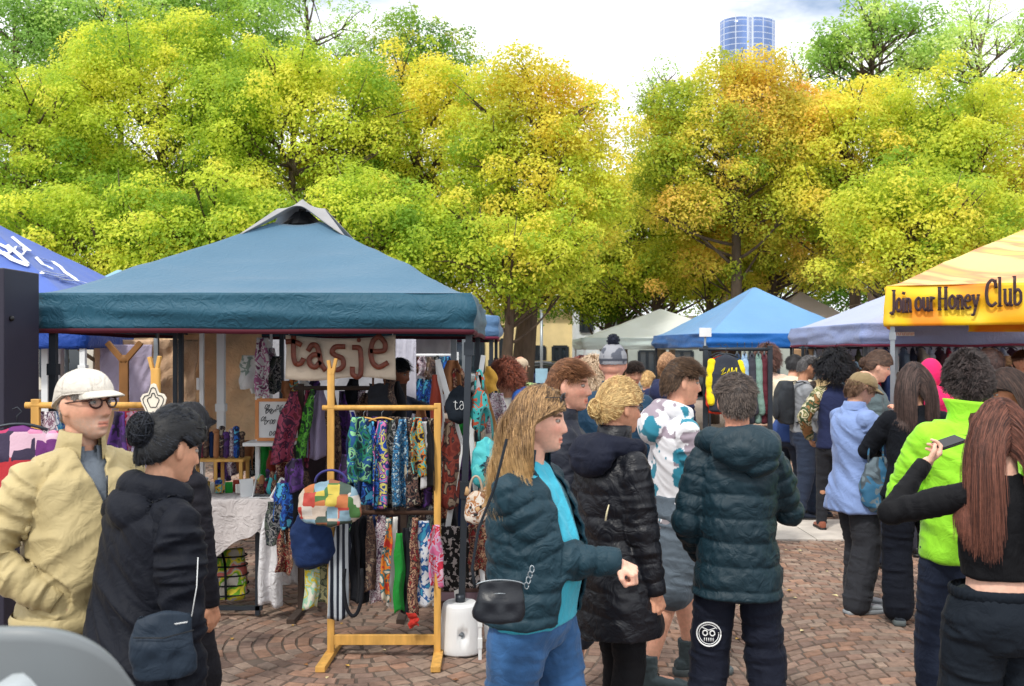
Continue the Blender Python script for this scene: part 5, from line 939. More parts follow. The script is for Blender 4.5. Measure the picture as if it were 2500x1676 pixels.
# ================= the bag stall =================
ORD=['first','second','third','fourth','fifth','sixth','seventh','eighth','ninth','tenth','eleventh','twelfth','thirteenth','fourteenth','fifteenth','sixteenth']
def strip(name,label,cat,px,d,z0,z1,w_,m,group=None,tw=0,seed=0,fl=.3,pinch=.5,thick=.004,dx=0,loop=False,yaw=0):
    x0=(px-1250)/F*d; rt_loc=(x0,d,z0); r=np.random.default_rng(seed+px); ph=r.random()*6; nf=1+w_*14
    def f(u,v):
        ww=w_*(pinch+(1-pinch)*sstep(v,0,.35)); a=(u-.5)*ww; y=fl*.06*np.sin(u*nf*PI+ph+2*v*tw)*(.4+.6*v)+.012*vnoise(np.stack([u*3+seed,v*5,v*0+ph],1)); x=a+dx*v+.012*vnoise(np.stack([v*4+seed,v*0,v*0],1)); c,s_=math.cos(yaw),math.sin(yaw)
        return np.stack([x*c-y*s_,x*s_+y*c,-(z0-z1)*v-.012*np.sin(u*5+ph)*v],1)
    p,q,_=grid(14,28,f); mb=MB(); mb.add(p,q); o=mb.build(name,m,None,True,0,True,rt_loc); mo=o.modifiers.new('s','SOLIDIFY'); mo.thickness=thick; tag(o,label,cat,group); return o
def fab(key,pal,sc_=10,kind='noise',**k):
    k.setdefault('distort',.6); k.setdefault('bump',.3); k.setdefault('bscale',90); return mat('fab_'+key,rough=.75,pal=[hx(*(x*.86 for x in c)) for c in pal],pscale=sc_*(1.7 if kind=='noise' else 1),kind=kind,**k)
FB=dict(
 greenfl=fab('greenfl',[(20,60,60),(40,140,110),(30,90,150),(150,220,160),(20,50,80)],9), blue=fab('blue',[(20,60,150),(40,110,210),(20,40,90),(90,190,230)],11), bluem=fab('bluem',[(30,80,190),(230,220,120),(20,60,130),(230,130,190),(60,160,210)],9),
 darkw=fab('darkw',[(24,26,34),(150,150,150),(30,40,50),(90,100,90)],13), glit=fab('glit',[(20,60,110),(60,140,190),(16,36,70),(190,220,235)],34), blackp=fab('blackp',[(20,18,24),(120,90,80),(30,26,40),(190,180,160)],16),
 orng=fab('orng',[(40,40,60),(240,190,40),(80,190,190),(230,130,50),(30,30,40)],12), bwst=fab('bwst',[(18,18,24),(225,225,228)],9,'stripe',distort=.6,stretch=(.3,1,2)), stripe=fab('stripe',[(26,34,52),(205,215,225)],9,'stripe',distort=0), 
 yelfl=fab('yelfl',[(220,232,200),(236,214,60),(170,220,190),(240,240,220)],11), greygr=fab('greygr',[(120,130,100),(70,80,66),(160,160,120)],14), black=clothc(hx(26,28,34)), navy=clothc(hx(24,44,84)), pinkw=fab('pinkw',[(220,206,214),(150,110,130),(232,228,232),(90,60,90)],22),
 orred=fab('orred',[(220,60,50),(240,140,40),(60,120,130),(230,220,200)],10), white=clothc(hx(226,224,220)), green=clothc(hx(30,130,50)), redbr=fab('redbr',[(150,40,40),(60,40,40),(190,150,120),(90,30,40)],24), bluefl=fab('bluefl',[(232,236,242),(224,230,240),(30,90,160),(60,160,200)],6,distort=2), pink=fab('pink',[(236,120,170),(220,190,220),(220,50,80),(240,200,220)],10),
 maroon=fab('maroon',[(110,30,50),(160,60,90),(70,30,60),(180,80,110)],9), lime=fab('lime',[(50,110,50),(110,200,70),(40,70,50)],14), lav=clothc(hx(150,140,170)), brown=fab('brown',[(70,50,46),(110,84,70),(50,36,40),(150,130,110)],16), purple=fab('purple',[(60,36,90),(90,50,130),(40,30,60)],10), royal=clothc(hx(50,60,170)),
 camel=clothc(hx(160,110,76)), rust=clothc(hx(140,58,44)), teal=fab('tealb',[(90,214,220),(80,200,210),(110,226,226)],5), dots=fab('dots',[(24,22,26),(24,22,26),(210,200,200)],22,distort=.4), patch=fab('patch',[(214,130,80),(230,222,214),(80,130,70),(206,80,70),(150,186,206),(226,204,90),(222,206,190),(80,100,90),(170,110,80)],15,'vor',stretch=(1,.4,1),var=.2))
def rack(label,x0,x1,zt,d,posts=(0,1),mid=None,low=.12,zl=None,zr=None,cat='clothes rack',foot=.28,mw=None,group=None):
    m=mw or M_wood; X0=(x0-1250)/F*d;X1=(x1-1250)/F*d; rt=empty('garment_rack',((X0+X1)/2,d,0),0,label,cat,group); h=(X1-X0)/2
    for i,(sx,z) in enumerate(((-1,zl or zt+.03),(1,zr or zt+.03))):
        mb=MB(); put(mb,bar((sx*h,0,.02),(sx*h,0,z),.04,.028)); mb.build('post',m,rt,False,.003)
        mb=MB(); put(mb,bar((sx*h+sx*.01,-foot,.018),(sx*h,foot,.018),.055,.032)); mb.build('foot',m,rt,False,.003)
    mb=MB(); put(mb,tube([(-h-.05,0,zt),(h,0,zt)],.016,10)); mb.build('rail',m,rt)
    if mid: mb=MB(); put(mb,tube([(-h,0,mid),(h,0,mid)],.013,10)); mb.build('rail',clothc(hx(70,50,40)),rt)
    if low: mb=MB(); put(mb,bar((-h,.0,low),(h,0,low),.022,.06)); mb.build('crossbar',m,rt,False,.003)
    return rt
d=5.78; Z=lambda py,dd=d:CH-(py-HY)/F*dd
rk=rack('wooden rack with forked post hung with patterned straps and bags in front of the stall',808,1068,Z(996),d,zl=Z(900),zr=Z(985),mid=Z(1252),low=Z(1562)); 
h=(1068-808)/2/F*d
mb=MB(); put(mb,bar((-h+.0,0,Z(915)),(-h-.015,0,Z(880)),.018,.03)); put(mb,bar((-h+.01,0,Z(915)),(-h+.03,0,Z(876)),.018,.03)); mb.build('fork',M_wood,rk,False,.002)
G='cloth pieces on the wooden rack'
up=[(878,60,'greenfl',.10,1178,'green and teal leaf-print'),(908,0,'blue',.075,1238,'bright blue patterned'),(930,0,'bluem',.08,1236,'blue, pink and yellow floral'),(956,0,'darkw',.085,1238,'dark marbled grey'),(979,0,'glit',.06,1236,'glittering blue'),(1000,0,'blackp',.08,1240,'black and sand patterned'),(1019,0,'orng',.07,1160,'yellow and orange spotted'),(1042,0,'bwst',.09,1195,'black cloth with white stripes')]
for i,(px,_,k,w_,y1,t) in enumerate(up):
    strip('fabric_strip','%s strip on the wooden rack\'s top rail, %s from the left'%(t,ORD[i]),'fabric',px,d-.02+.03*(i%2),Z(1018+(i*37)%13),Z(y1),w_*1.45,FB[k],G,seed=i,fl=.55,yaw=.5*(-1)**i)
lo=[(768,'yelfl',.07,1270,1482,'yellow and mint floral',-.02),(794,'greygr',.055,1262,1475,'mottled grey-green',0),(836,'stripe',.095,1258,1508,'navy and white striped',-.03),(868,'black',.06,1258,1470,'plain black',0),(905,'brown',.05,1258,1440,'dark brown patterned',0),(930,'pinkw',.075,1258,1475,'pale pink crackle-print',-.03),(948,'orred',.045,1262,1465,'orange and red',-.02),(965,'white',.03,1262,1485,'narrow white',-.03),(978,'green',.05,1300,1490,'leaf green',-.01),(993,'black',.06,1290,1498,'smooth black tube-like',0),(1012,'redbr',.045,1262,1500,'red-brown speckled',0),(1036,'bluefl',.10,1272,1478,'white with large blue flowers',0),(1062,'pink',.07,1280,1430,'bright pink floral',.01)]
for i,(px,k,w_,y0,y1,t,dx) in enumerate(lo):
    strip('fabric_strip','%s strip on the rack\'s lower rail, %s from the left'%(t,ORD[i]),'fabric',px,d-.03+.035*(i%2),Z(y0),Z(y1),w_*1.25,FB[k],G,seed=i+20,fl=.25,dx=dx,yaw=.35*(-1)**i if i not in (2,11) else .1)
def bag(name,label,c,w_,h_,dp,m,handle=None,hm=None,flat=0,rz=0,cat='bag',vox=.008,shape='round',hw=.5,sub=None):
    rt=empty(name,tuple(c),0,label,cat); rt.rotation_euler=(0,0,R(rz)); mb=MB(); rs=[]
    for z in np.linspace(-1,1,11):
        k=(1-abs(z)**3.5)**.5*(1.0-.12*z) if shape=='round' else (.97-.06*z if abs(z)<.95 else .88); k=max(k,.15); rs.append(oval((0,0,z*h_/2),w_/2*k,dp/2*max(.2,(1-.65*max(0,z)))*k**.5,28,2.6))
    put(mb,loft(rs)); me=remesh(mb,vox,3,'bag_body'); v=getv(me); n=getn(me); setv(me,v+n*(.016*vnoise(v*12+c[0]*9)+.007*vnoise(v*30))[:,None]); mkobj('bag_body',me,m,rt)
    if handle:
        a=np.linspace(0,PI,16); mb=MB(); put(mb,tube(np.stack([w_/2*hw*np.cos(a),0*a,h_/2*.86+handle*np.sin(a)],1),.007,6,True,2.0)); mb.build('handle',hm or m,rt)
    return rt
b=bag('patchwork_bag','patchwork bag of orange, green and white squares on the rack post',Wp(808,1228,5.6),.36,.27,.11,FB['patch'],.07,clothc(hx(60,60,120)))
bag('navy_bag','large plain navy bag bulging below the patchwork bag',Wp(762,1318,5.75),.24,.34,.14,FB['navy'],.06)
mb=MB(); a=np.linspace(-.15*PI,1.15*PI,24); put(mb,tube(np.stack([.055*np.cos(a),0*a,-.19*np.sin(a)-.1*0],1),.011,8)); o=mb.build('bag_strap_loop',clothc(hx(26,28,34)),None,True,0,True,tuple(Wp(862,1425,5.74))); tag(o,'long black looped strap hanging below the wooden rack beside the striped strip','strap',None)
strip('red_pennant','pointed red cloth tip at the bottom of the wooden rack','fabric',1008,5.7,Z(1488),Z(1522),.055,clothc(hx(170,44,36)),pinch=1,fl=.1)
for i,px in enumerate((888,932)):
    rt=empty('coat_hanger',tuple(Wp(px,1012,d)),0,['flat wooden hanger over the green leaf-print strip','flat wooden hanger over the blue and pink strip'][i],'hanger','wooden hangers on the rack'); mb=MB(); a=np.linspace(-1,1,12); put(mb,tube(np.stack([a*.075,a*0,-.02*a*a-.02],1),.011,6,True,.5)); mb.build('shoulder',M_wood,rt); mb=MB(); put(mb,tube([(0,0,-.02),(0,0,.01),(.012,0,.024),(0,0,.036),(-.01,0,.03)],.0022,5)); mb.build('hook',M_grey,rt)
# second rack behind with scarves
d2=6.75; Z2=lambda py:Z(py,d2)
rack('dark rail hung with scarves behind the forked wooden post',735,985,Z2(948),d2,low=None,mw=clothc(hx(70,58,52)))
sc2=[(722,'maroon',.16,955,1130,'maroon rose-print',-.10),(752,'maroon',.08,950,1140,'dark red tasselled',-.03),(766,'lime',.07,950,1120,'lime and forest green',-.10),(785,'lav',.13,948,1120,'plain lavender grey',-.05),(812,'brown',.10,950,1150,'dark brown speckled',0),(838,'purple',.10,955,1180,'deep purple',0),(858,'royal',.05,1005,1190,'royal blue',.16),(888,'brown',.12,960,1080,'brown fringed',0),(915,'pinkw',.09,955,1060,'pale pink crackle',0),(948,'blackp',.12,950,1080,'black and tan',0),(972,'black',.10,930,1060,'plain black',0)]
for i,(px,k,w_,y0,y1,t,dx) in enumerate(sc2): strip('scarf','%s scarf on the dark rail, %s from the left'%(t,ORD[i]),'scarf',px,d2-.05+.06*(i%2),Z2(y0),Z2(y1),w_,FB[k],'scarves on the dark rail',seed=i+50,fl=.5,dx=dx,pinch=.35)
for i,(px,k,w_,y0,y1,t) in enumerate([(690,'blue',.12,1180,1290,'blue patterned'),(670,'darkw',.14,1225,1330,'black and white patterned'),(695,'redbr',.10,1290,1400,'brown and cream patterned'),(850,'purple',.14,1110,1250,'dark purple'),(880,'brown',.14,1120,1260,'dark tweed'),(720,'purple',.12,1120,1200,'violet')]): strip('scarf','%s cloth bundle hanging between the white table and the wooden rack'%t,'scarf',px,6.4,Z(y0,6.4),Z(y1,6.4),w_,FB[k],'loose cloth between table and rack',seed=i+80,fl=.5,pinch=.6)
# lettered banner
dB=6.25; rt=empty('stall_banner',tuple(Wp(832,870,dB)),0,'cream cloth banner lettered tasje in brown leather letters','banner')
def bf(u,v):
    x=(u-.5)*(1.0*268/F*dB)*1.0; z=.135-v*.28+.03*(u-.5)*0-.03*np.sin(u*PI)*(1-v)*.8-.012*v*np.sin(u*7); y=.012*np.sin(u*9+v*4)+.010*vnoise(np.stack([u*6,v*3,u*0],1)); return np.stack([x,y,z],1)
p_,q_,_=grid(40,14,bf); mb=MB(); mb.add(p_,q_); o=mb.build('cloth',clothc(hx(205,190,172),.85),rt); o.modifiers.new('s','SOLIDIFY').thickness=.003
LT={'t':[[(.38,1.0),(.36,.3),(.5,.02),(.8,.06),(.9,.2)],[(.02,.84),(.4,.86),(.75,.74)]],'a':[[(.1,.72),(.3,.95),(.62,.9),(.78,.5),(.84,.15),(1.1,-.08)],[(.74,.5),(.4,.55),(.1,.35),(.2,.08),(.5,.0),(.78,.2)]],'s':[[(.85,.86),(.3,.86),(.12,.62),(.4,.5),(.8,.4),(.85,.1),(.55,-.06),(.2,-.05)]],'j':[[(.2,.72),(.62,.72),(.68,.2),(.66,-.38),(.45,-.5),(.1,-.38),(.12,-.12)]],'e':[[(.14,.52),(.5,.5),(.84,.54),(.84,.8),(.52,1.02),(.2,.86),(.08,.5),(.18,.12),(.5,-.04),(.92,.12)]]}
mb=MB(); brl=mat('leather_letter',hx(112,54,38),.45,var=.35,vscale=30)
def place(L_,x0,y0,w_,h_):
    for pl in LT[L_]:
        pl=np.array(pl); tt=np.linspace(0,len(pl)-1,len(pl)*6); pl=np.stack([np.interp(tt,np.arange(len(pl)),pl[:,i]) for i in (0,1)],1); q=pl.copy(); q[1:-1]=(pl[:-2]+2*pl[1:-1]+pl[2:])/4; q[2:-2]=(q[:-4]+q[1:-3]+q[2:-2]+q[3:-1]+q[4:])/5
        P=[Wp(x0+a*w_,y0-b*h_,dB)-Wp(832,870,dB)+np.array((0,-.03,0)) for a,b in q]; put(mb,stroke(P,.0165,(0,-1,0),.008))
place('t',703,892,44,68); place('a',752,898,40,60); place('s',806,900,42,62); place('j',858,892,38,60); place('e',902,896,48,74)
a=np.linspace(0,2*PI,12); put(mb,tube([Wp(878+3*math.cos(t),831+3*math.sin(t),dB)-Wp(832,870,dB)+np.array((0,-.03,0)) for t in a],.007,6)); mb.build('lettering',brl,rt)
for sx in (-1,1):
    mb=MB(); put(mb,tube([(sx*.33,0,.13),(sx*.33,.0,.30)],.0025,5)); mb.build('cord',M_white,rt)
# handbags hanging beside the banner
bag('black_handbag','black handbag with long straps hanging below the end of the banner',Wp(925,985,6.3),.15,.26,.07,FB['black'],.34,clothc(hx(96,64,48)),shape='box')
bag('brown_handbag','slim brown bag on leather straps against the right edge of the banner',Wp(952,955,6.35),.08,.30,.05,FB['brown'],.18,clothc(hx(96,64,48)),shape='box')
# table
dT=6.62; ztb=.80; X0,X1=(428-1250)/F*dT,(672-1250)/F*dT; cx=(X0+X1)/2; hw_=(X1-X0)/2; rt=empty('trestle_table',(cx,dT+.35,0),0,'trestle table with dark metal legs under a grey-white cloth','table'); mb=MB(); put(mb,box((0,0,ztb-.02),(2*hw_-.02,.68,.03))); mb.build('table_top',M_white,rt,False,.003)
for sx in (-1,1):
    for sy in (-1,1): mb=MB(); put(mb,bar((sx*(hw_-.13),sy*.30,.01),(sx*(hw_-.13),sy*.30,ztb-.03),.03)); mb.build('leg',M_dark,rt,False)
mb=MB(); put(mb,bar((-hw_+.13,-.30,.06),(hw_-.10,-.30,.06),.03)); mb.build('stretcher',M_dark,rt,False)
def cl(u,v):
    n=u.shape[0]; per=u; W_,D_=hw_+.01,.35; s=v # v:0 top centre,1 hem
    t=per*4; k=np.floor(np.minimum(t,3.9999)).astype(int); f=t-k; x=np.choose(k,[-1+2*f,1+0*f,1-2*f,-1+0*f]); y=np.choose(k,[-1+0*f,-1+2*f,1+0*f,1-2*f])
    topk=np.clip(s/.25,0,1); dr=np.clip((s-.25)/.75,0,1); ln=.34+.10*np.sin(per*25)+.12*gs(x-1,.35)*(y<-.9)*1.9+.16*(k==1)+.10*gs(x+.9,.3)-.10*gs(x-.62,.12)*(y<-.9)
    fold=.028*np.sin(per*70+2*np.sin(per*13))*dr+.03*dr; fx=1+fold/W_; return np.stack([x*W_*topk*fx,y*D_*topk*fx,ztb-dr*ln-.004*vnoise(np.stack([x*9,y*9,dr*3],1))+.003],1)
p_,q_,_=grid(240,36,cl); mb=MB(); mb.add(p_,q_); o=mb.build('table_cloth',clothc(hx(196,190,190),.85,wr=1.0),None,True,0,True,(cx,dT+.35,0)); tag(o,'creased grey-white cloth draped over the trestle table','tablecloth')
strip('hanging_cloth','long white cloth corner falling to the paving at the right end of the trestle table','cloth',668,6.58,.80,Z(1482,6.55),.15,clothc(hx(214,214,218),.85,wr=1.0),fl=.6,pinch=.5,dx=-.02,seed=4)
strip('white_sheet','white sheet spread low behind the trestle table near the navy bag','cloth',712,7.0,.62,Z(1425,7.0),.34,clothc(hx(222,224,228),.85,wr=1.0),fl=.7,pinch=.8,seed=6)
b=bag('shopping_bag','striped shopping bag with yellow and green print under the trestle table',(Wp(528,1418,6.75)[0],6.85,.25),.38,.34,.22,fab('tote',[(214,208,196),(214,208,196),(120,180,40),(236,220,60),(200,195,185),(226,120,110)],5),.0,shape='box')
mb=MB()
for i in range(5): z=-.13+i*.065; k=1.02-.0*i; put(mb,tube(oval((0,0,z),.192-.012*i/4,.118-.008*i,40,2.6)[list(range(40))+[0]],.006,5))
for sx in (-1,1): a=np.linspace(0,PI,12); put(mb,tube(np.stack([.07*np.cos(a),0*a-.125,.05-.0*a+.16*np.sin(a)-.0],1)*np.array((1,1,1)),.009,6)); put(mb,tube([(sx*.07,-.125,.05),(sx*.075,-.13,-.15)],.009,6))
mb.build('webbing',clothc(hx(30,34,38)),b)
bag('leaf_print_bag','bright green leaf-print bag beside the trestle table at the navy jacket',Wp(444,1275,5.6),.16,.30,.12,fab('leafp',[(30,110,40),(70,190,70),(30,150,60),(120,220,90)],16,distort=3),.05)
# goods on the table
def crate(name,label,c,s_,m,cat='box',lid=None):
    rt=empty(name,tuple(c),0,label,cat); w_,dp_,h_=s_; t=.01; mb=MB(); put(mb,box((0,0,t/2),(w_,dp_,t)))
    for x,y,a,b_ in ((-w_/2+t/2,0,t,dp_),(w_/2-t/2,0,t,dp_),(0,-dp_/2+t/2,w_-2*t,t),(0,dp_/2-t/2,w_-2*t,t)): put(mb,box((x,y,t+(h_-t)/2),(a,b_,h_-t)))
    mb.build('box_body',m,rt,False,.002); return rt
wk=fab('wicker',[(180,150,90),(206,176,100),(150,120,70)],60,'stripe',distort=1,stretch=(.4,1,1))
rt=crate('woven_box','woven straw box of paper cards at the left end of the trestle table',(Wp(476,1200,6.75)[0],6.78,ztb+.006),(.14,.16,.09),wk)
for i in range(4): mb=MB(); put(mb,box((-.04+i*.028,.0,.075),(.02,.12,.09),rot('Y',.2*(i-1.5)))); mb.build('card',M_white,rt,False)
rt=empty('booklet',(Wp(612,1205,6.72)[0],6.72,ztb+.006),20,'open white booklet standing on the trestle table','booklet')
for sx in (-1,1): mb=MB(); put(mb,box((sx*.03,.0,.055),(.006,.10,.13),rot('Z',sx*.5)@rot('Y',sx*.18))); mb.build('page',M_white,rt,False,.001)
rt=empty('price_list',(Wp(640,1212,6.7)[0],6.72,ztb+.006),0,'flat printed white sheet lying beside the booklet','sheet'); mb=MB(); put(mb,box((0,0,.003),(.16,.12,.004))); mb.build('paper',M_white,rt,False); mb=MB()
for i in range(6): y=-.045+i*.018; x=np.linspace(-.065,.06,14); put(mb,tube(np.stack([x,y+.003*np.sin(x*300+i),0*x+.0058],1),.0012,4))
mb.build('scribble',M_dark,rt)
rt=empty('picture_frame',(Wp(690,1190,6.6)[0],6.6,ztb+.06),0,'tilted white frame with a violet picture at the right end of the trestle table','frame'); Rm=rot('Y',.45)@rot('X',-.35); mb=MB()
for a,b_ in (((-.05,0,-.075),(.05,0,-.075)),((-.05,0,.075),(.05,0,.075)),((-.05,0,-.075),(-.05,0,.075)),((.05,0,-.075),(.05,0,.075))): put(mb,bar(Rm@np.array(a),Rm@np.array(b_),.012))
mb.build('frame',M_white,rt,False); mb=MB(); put(mb,box((0,0,0),(.098,.006,.148),Rm)); mb.build('picture',clothc(hx(96,60,110)),rt,False)
rt=empty('display_stand',(Wp(530,1180,7.0)[0],7.05,ztb+.006),0,'small pine display stand on the trestle table holding upright rolls','display stand'); mb=MB(); put(mb,box((0,0,.22),(.40,.2,.02))); mb.build('shelf',M_wood,rt,False,.002)
for sx in (-1,0,1):
    for sy in (-1,1): mb=MB(); put(mb,bar((sx*.18,sy*.085,0),(sx*.18,sy*.085,.21),.022)); mb.build('leg',M_wood,rt,False)
cols=['darkw','maroon','brown','navy','camel','blackp','purple','pinkw','blue','brown']; nm=['grey marbled','maroon','brown patterned','navy','camel','black and sand','purple','pale pink','blue patterned','dark brown patterned']
for i in range(10):
    x=Wp(530,1180,7.0)[0]-.16+i*.036; mb=MB(); put(mb,capsule((0,0,.02),.021,(0.004*(-1)**i,.0,.15+.02*(i%3)),.020,10)); put(mb,ellipsoid((0,0,.17+.02*(i%3)),(.024,.024,.02))); o=mb.build('cloth_roll',FB[cols[i]],None,True,0,True,(x,7.03+.02*(i%2),ztb+.236)); tag(o,'%s cloth roll on the pine stand, %s from the left'%(nm[i],ORD[i]),'cloth roll','cloth rolls on the pine stand')
for i in range(16):
    px=600+ (i*31)%160; dd=6.75+.03*(i%7); k=['green','camel','pinkw','greenfl','brown','blue','white','redbr','lime','darkw','rust','yelfl','purple','orng','teal','maroon'][i]; x=Wp(px,1150,dd)[0]
    if x>X1-.03: x=X1-.05-.02*(i%4)
    mb=MB(); put(mb,capsule((0,0,.02),.03,(.02*((i%3)-1),0,.06+.10*((i*7)%5)/5),.022,10)); me=remesh(mb,.007,2,'pouch'); v=getv(me); setv(me,v+getn(me)*(.008*vnoise(v*30+i))[:,None]); o=mkobj('pouch',me,FB[k],None,0,(x,dd+.1,ztb+.006)); tag(o,'%s small cloth pouch among the goods heaped on the trestle table'%['leaf green','camel','pale pink','green floral','brown patterned','blue patterned','white','red-brown','lime','grey marbled','rust','yellow floral','purple','orange spotted','aqua','maroon'][i],'pouch','pouches heaped on the trestle table')
# framed sign on stand
dS=6.95; rt=empty('sketch_sign',(Wp(680,1075,dS)[0],dS,0),0,'orange-framed board of ink sketches and lettering on a white stand','sign'); zc=Z(1025,dS); hw2,hh2=52/F*dS,48/F*dS; mb=MB()
for a,b_ in (((-hw2,0,-hh2),(hw2,0,-hh2)),((-hw2,0,hh2),(hw2,0,hh2)),((-hw2,0,-hh2),(-hw2,0,hh2)),((hw2,0,-hh2),(hw2,0,hh2))): put(mb,bar(np.array(a)+(0,0,zc),np.array(b_)+(0,0,zc),.026,.022))
mb.build('frame',mat('orange_pine',hx(212,140,84),.6),rt,False,.002); mb=MB(); put(mb,box((0,.0,zc),(hw2*2,.008,hh2*2))); mb.build('board',M_white,rt,False); r=np.random.default_rng(1); mb=MB()
for i in range(16):
    x0=r.uniform(-hw2*.8,hw2*.6); z0=zc+r.uniform(-hh2*.7,hh2*.7); t=np.linspace(0,r.uniform(4,9),20); put(mb,tube(np.stack([x0+t*.006*r.uniform(.3,1.2)+.014*np.cos(t*1.3),0*t-.008,z0+.016*np.sin(t*1.7)],1),.0022,5))
mb.build('ink_sketch',M_dark,rt); mb=MB(); x=np.linspace(0,.09,40); put(mb,tube(np.stack([hw2*.2+x,0*x-.008,zc-hh2*.8+.010*np.sin(x*190)],1),.002,5)); mb.build('red_scribble',mat('ink_red',hx(150,50,40),.6),rt)
mb=MB(); put(mb,box((-.05,0,Z(1082,dS)),(.34,.26,.025))); put(mb,bar((-.16,.05,.82),(-.16,.05,Z(960,dS)),.03)); mb.build('stand',M_white,rt,False,.004)
strip('white_tote','white printed tote hanging above the sketch board','bag',612,7.0,Z(868,7.0),Z(948,7.0),.17,fab('whtote',[(236,238,240),(236,238,240),(228,232,230),(150,170,160)],7),fl=.2,pinch=.6)
strip('pink_print_cloth','white and magenta printed cloth beside the white tote','fabric',640,6.98,Z(825,7.0),Z(970,7.0),.10,fab('magp',[(240,240,242),(190,110,160),(240,240,242),(120,60,100)],9),fl=.3)
# back walls of the stall and neighbours
def panel(name,label,x0,x1,y0,y1,d,m,cat='tarpaulin',amp=.03,seed=0,tilt=0):
    A=Wp(x0,y0,d);B=Wp(x1,y1,d); c=(A+B)/2
    def f(u,v): p=vnoise(np.stack([u*5+v*2+seed,v*3,u*0],1))+.6*vnoise(np.stack([u*11+v*6,v*5-u*4,u*0+seed],1)); return np.stack([(u-.5)*(B[0]-A[0])+tilt*(v-.5),amp*p,(.5-v)*(A[2]-B[2])],1)
    p,q,_=grid(60,40,f); mb=MB(); mb.add(p,q); o=mb.build(name,m,None,True,0,True,tuple(c)); o.modifiers.new('s','SOLIDIFY').thickness=.004; tag(o,label,cat); return o
tan=clothc(hx(240,210,170),.7,wr=.9,trans=.2)
panel('tan_tarpaulin','creased tan tarpaulin wall behind the white poles of the bag stall',235,640,812,1090,8.35,tan,amp=.05)
panel('tan_side_flap','darker tan flap hanging beside the black pole',300,480,830,1060,8.1,clothc(hx(206,172,140),.7,wr=.9),amp=.05,seed=5)
panel('lilac_sheet','lilac-grey sheet hung behind the white cap',245,372,842,1000,7.9,clothc(hx(176,166,190),.8),cat='sheet',amp=.02,seed=3)
panel('white_side_wall','white fabric side wall behind the vendor',962,1016,818,1240,9.0,clothc(hx(205,205,220),.8),cat='side wall',amp=.01)
panel('white_back_wall','white fabric wall of the neighbouring stall behind the blue bunches',1012,1112,822,1010,10.3,clothc(hx(214,216,222),.8),cat='side wall',amp=.01,seed=2)
panel('grey_back_wall','pale grey fabric wall behind the framed sketch board',615,960,822,1120,9.2,clothc(hx(170,172,180),.8),cat='side wall',amp=.015,seed=7)
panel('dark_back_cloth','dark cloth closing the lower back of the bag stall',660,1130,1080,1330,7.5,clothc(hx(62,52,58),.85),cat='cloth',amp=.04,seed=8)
def pole(label,px,d,y0,y1,m,w_=.03,px2=None,name='tent_pole',cat='pole'):
    rt=MB(); A=Wp(px,y0,d); B=Wp(px if px2 is None else px2,y1,d) if y1 else np.array((A[0],d,.01)); put(rt,bar(B-A*0-np.array((A[0],d,0)),A-np.array((A[0],d,0)),w_)); 
    for f in (.3,.62): p=A+(B-A)*f; put(rt,box(p-np.array((A[0],d,0)),(w_*1.35,w_*1.35,.06)))
    o=rt.build(name,m,None,False,.002,True,(A[0],d,0)); tag(o,label,cat); return o
for px,dd,m,t,w_ in ((112,7.6,M_white,'white pole at the left end of the bag stall, beside the dark cabinet',.05),(142,7.9,M_white,'second white pole, just left of the white cap',.07),(200,8.0,M_grey,'grey pole directly above the white cap',.03),(382,7.8,M_grey,'grey pole right of the lilac sheet',.035),(428,7.4,M_dark,'slim black pole in front of the tan tarpaulin',.03),(442,7.5,M_dark,'thick black pole in front of the tan tarpaulin',.035),(493,7.3,M_white,'white pole with hanging tag before the tan tarpaulin',.03),(540,7.6,M_white,'broad lilac-white pole in the middle of the tan tarpaulin',.055),(662,7.9,M_white,'thin white pole left of the banner',.02),(688,8.0,M_dark,'black stacked-bracket pole touching the banner edge',.035),(1108,8.6,M_grey,'light grey pole right of the blue bunches',.05),(1132,9.3,M_grey,'narrow grey pole between the blue bunches and the dark leg',.03)):
    pole(t,px,dd,812,None,m,w_)
mb=MB(); put(mb,box((0,0,0),(.02,.008,.09))); o=mb.build('hanging_tag',M_white,None,False,.002,True,tuple(Wp(483,938,7.25))); tag(o,'small white tag hanging beside the white pole','tag')
# wooden Y hanger + crest board + left rack
mb=MB(); c=Wp(303,900,7.6); put(mb,bar((0,0,-.35),(0,0,.06),.07,.03,(0,1,0))); put(mb,bar((0,0,.05),(-.13,0,.20),.045,.03,(0,1,0))); put(mb,bar((0,0,.05),(.13,0,.20),.045,.03,(0,1,0))); put(mb,ellipsoid((0,0,.07),(.045,.02,.035))); o=mb.build('wooden_fork_stand',mat('dark_wood',hx(140,96,50),.6,var=.2,vscale=8),None,False,.004,True,tuple(c)); tag(o,'large brown wooden fork in front of the lilac sheet','display stand')
dl=4.75; ZL=lambda py:Z(py,dl)
rk2=rack('pine clothes rack half hidden behind the man in the white cap',88,380,ZL(990),dl,zl=ZL(975),zr=ZL(900),low=.3)
mb=MB(); hL=(380-88)/2/F*dl; put(mb,bar((hL-.005,0,ZL(920)),(hL-.03,0,ZL(872)),.016,.025)); put(mb,bar((hL,0,ZL(920)),(hL+.02,0,ZL(870)),.016,.025)); mb.build('fork',M_wood,rk2,False,.002)
rt=empty('crest_board',tuple(Wp(376,975,4.68)),0,'white fleur-shaped wooden board outlined in grey hanging on the pine rack','sign'); 
out=[(0,.075),(.012,.07),(.02,.045),(.026,.03),(.05,.024),(.062,.005),(.056,-.02),(.045,-.04),(.03,-.075)]; out=out+[(-a,b) for a,b in out[::-1][:-1]]
def plate(sc_,y,th): 
    q=np.array(out)*sc_; return loft([np.stack([q[:,0],np.full(len(q),yy),q[:,1]],1) for yy in (y,y-th)])
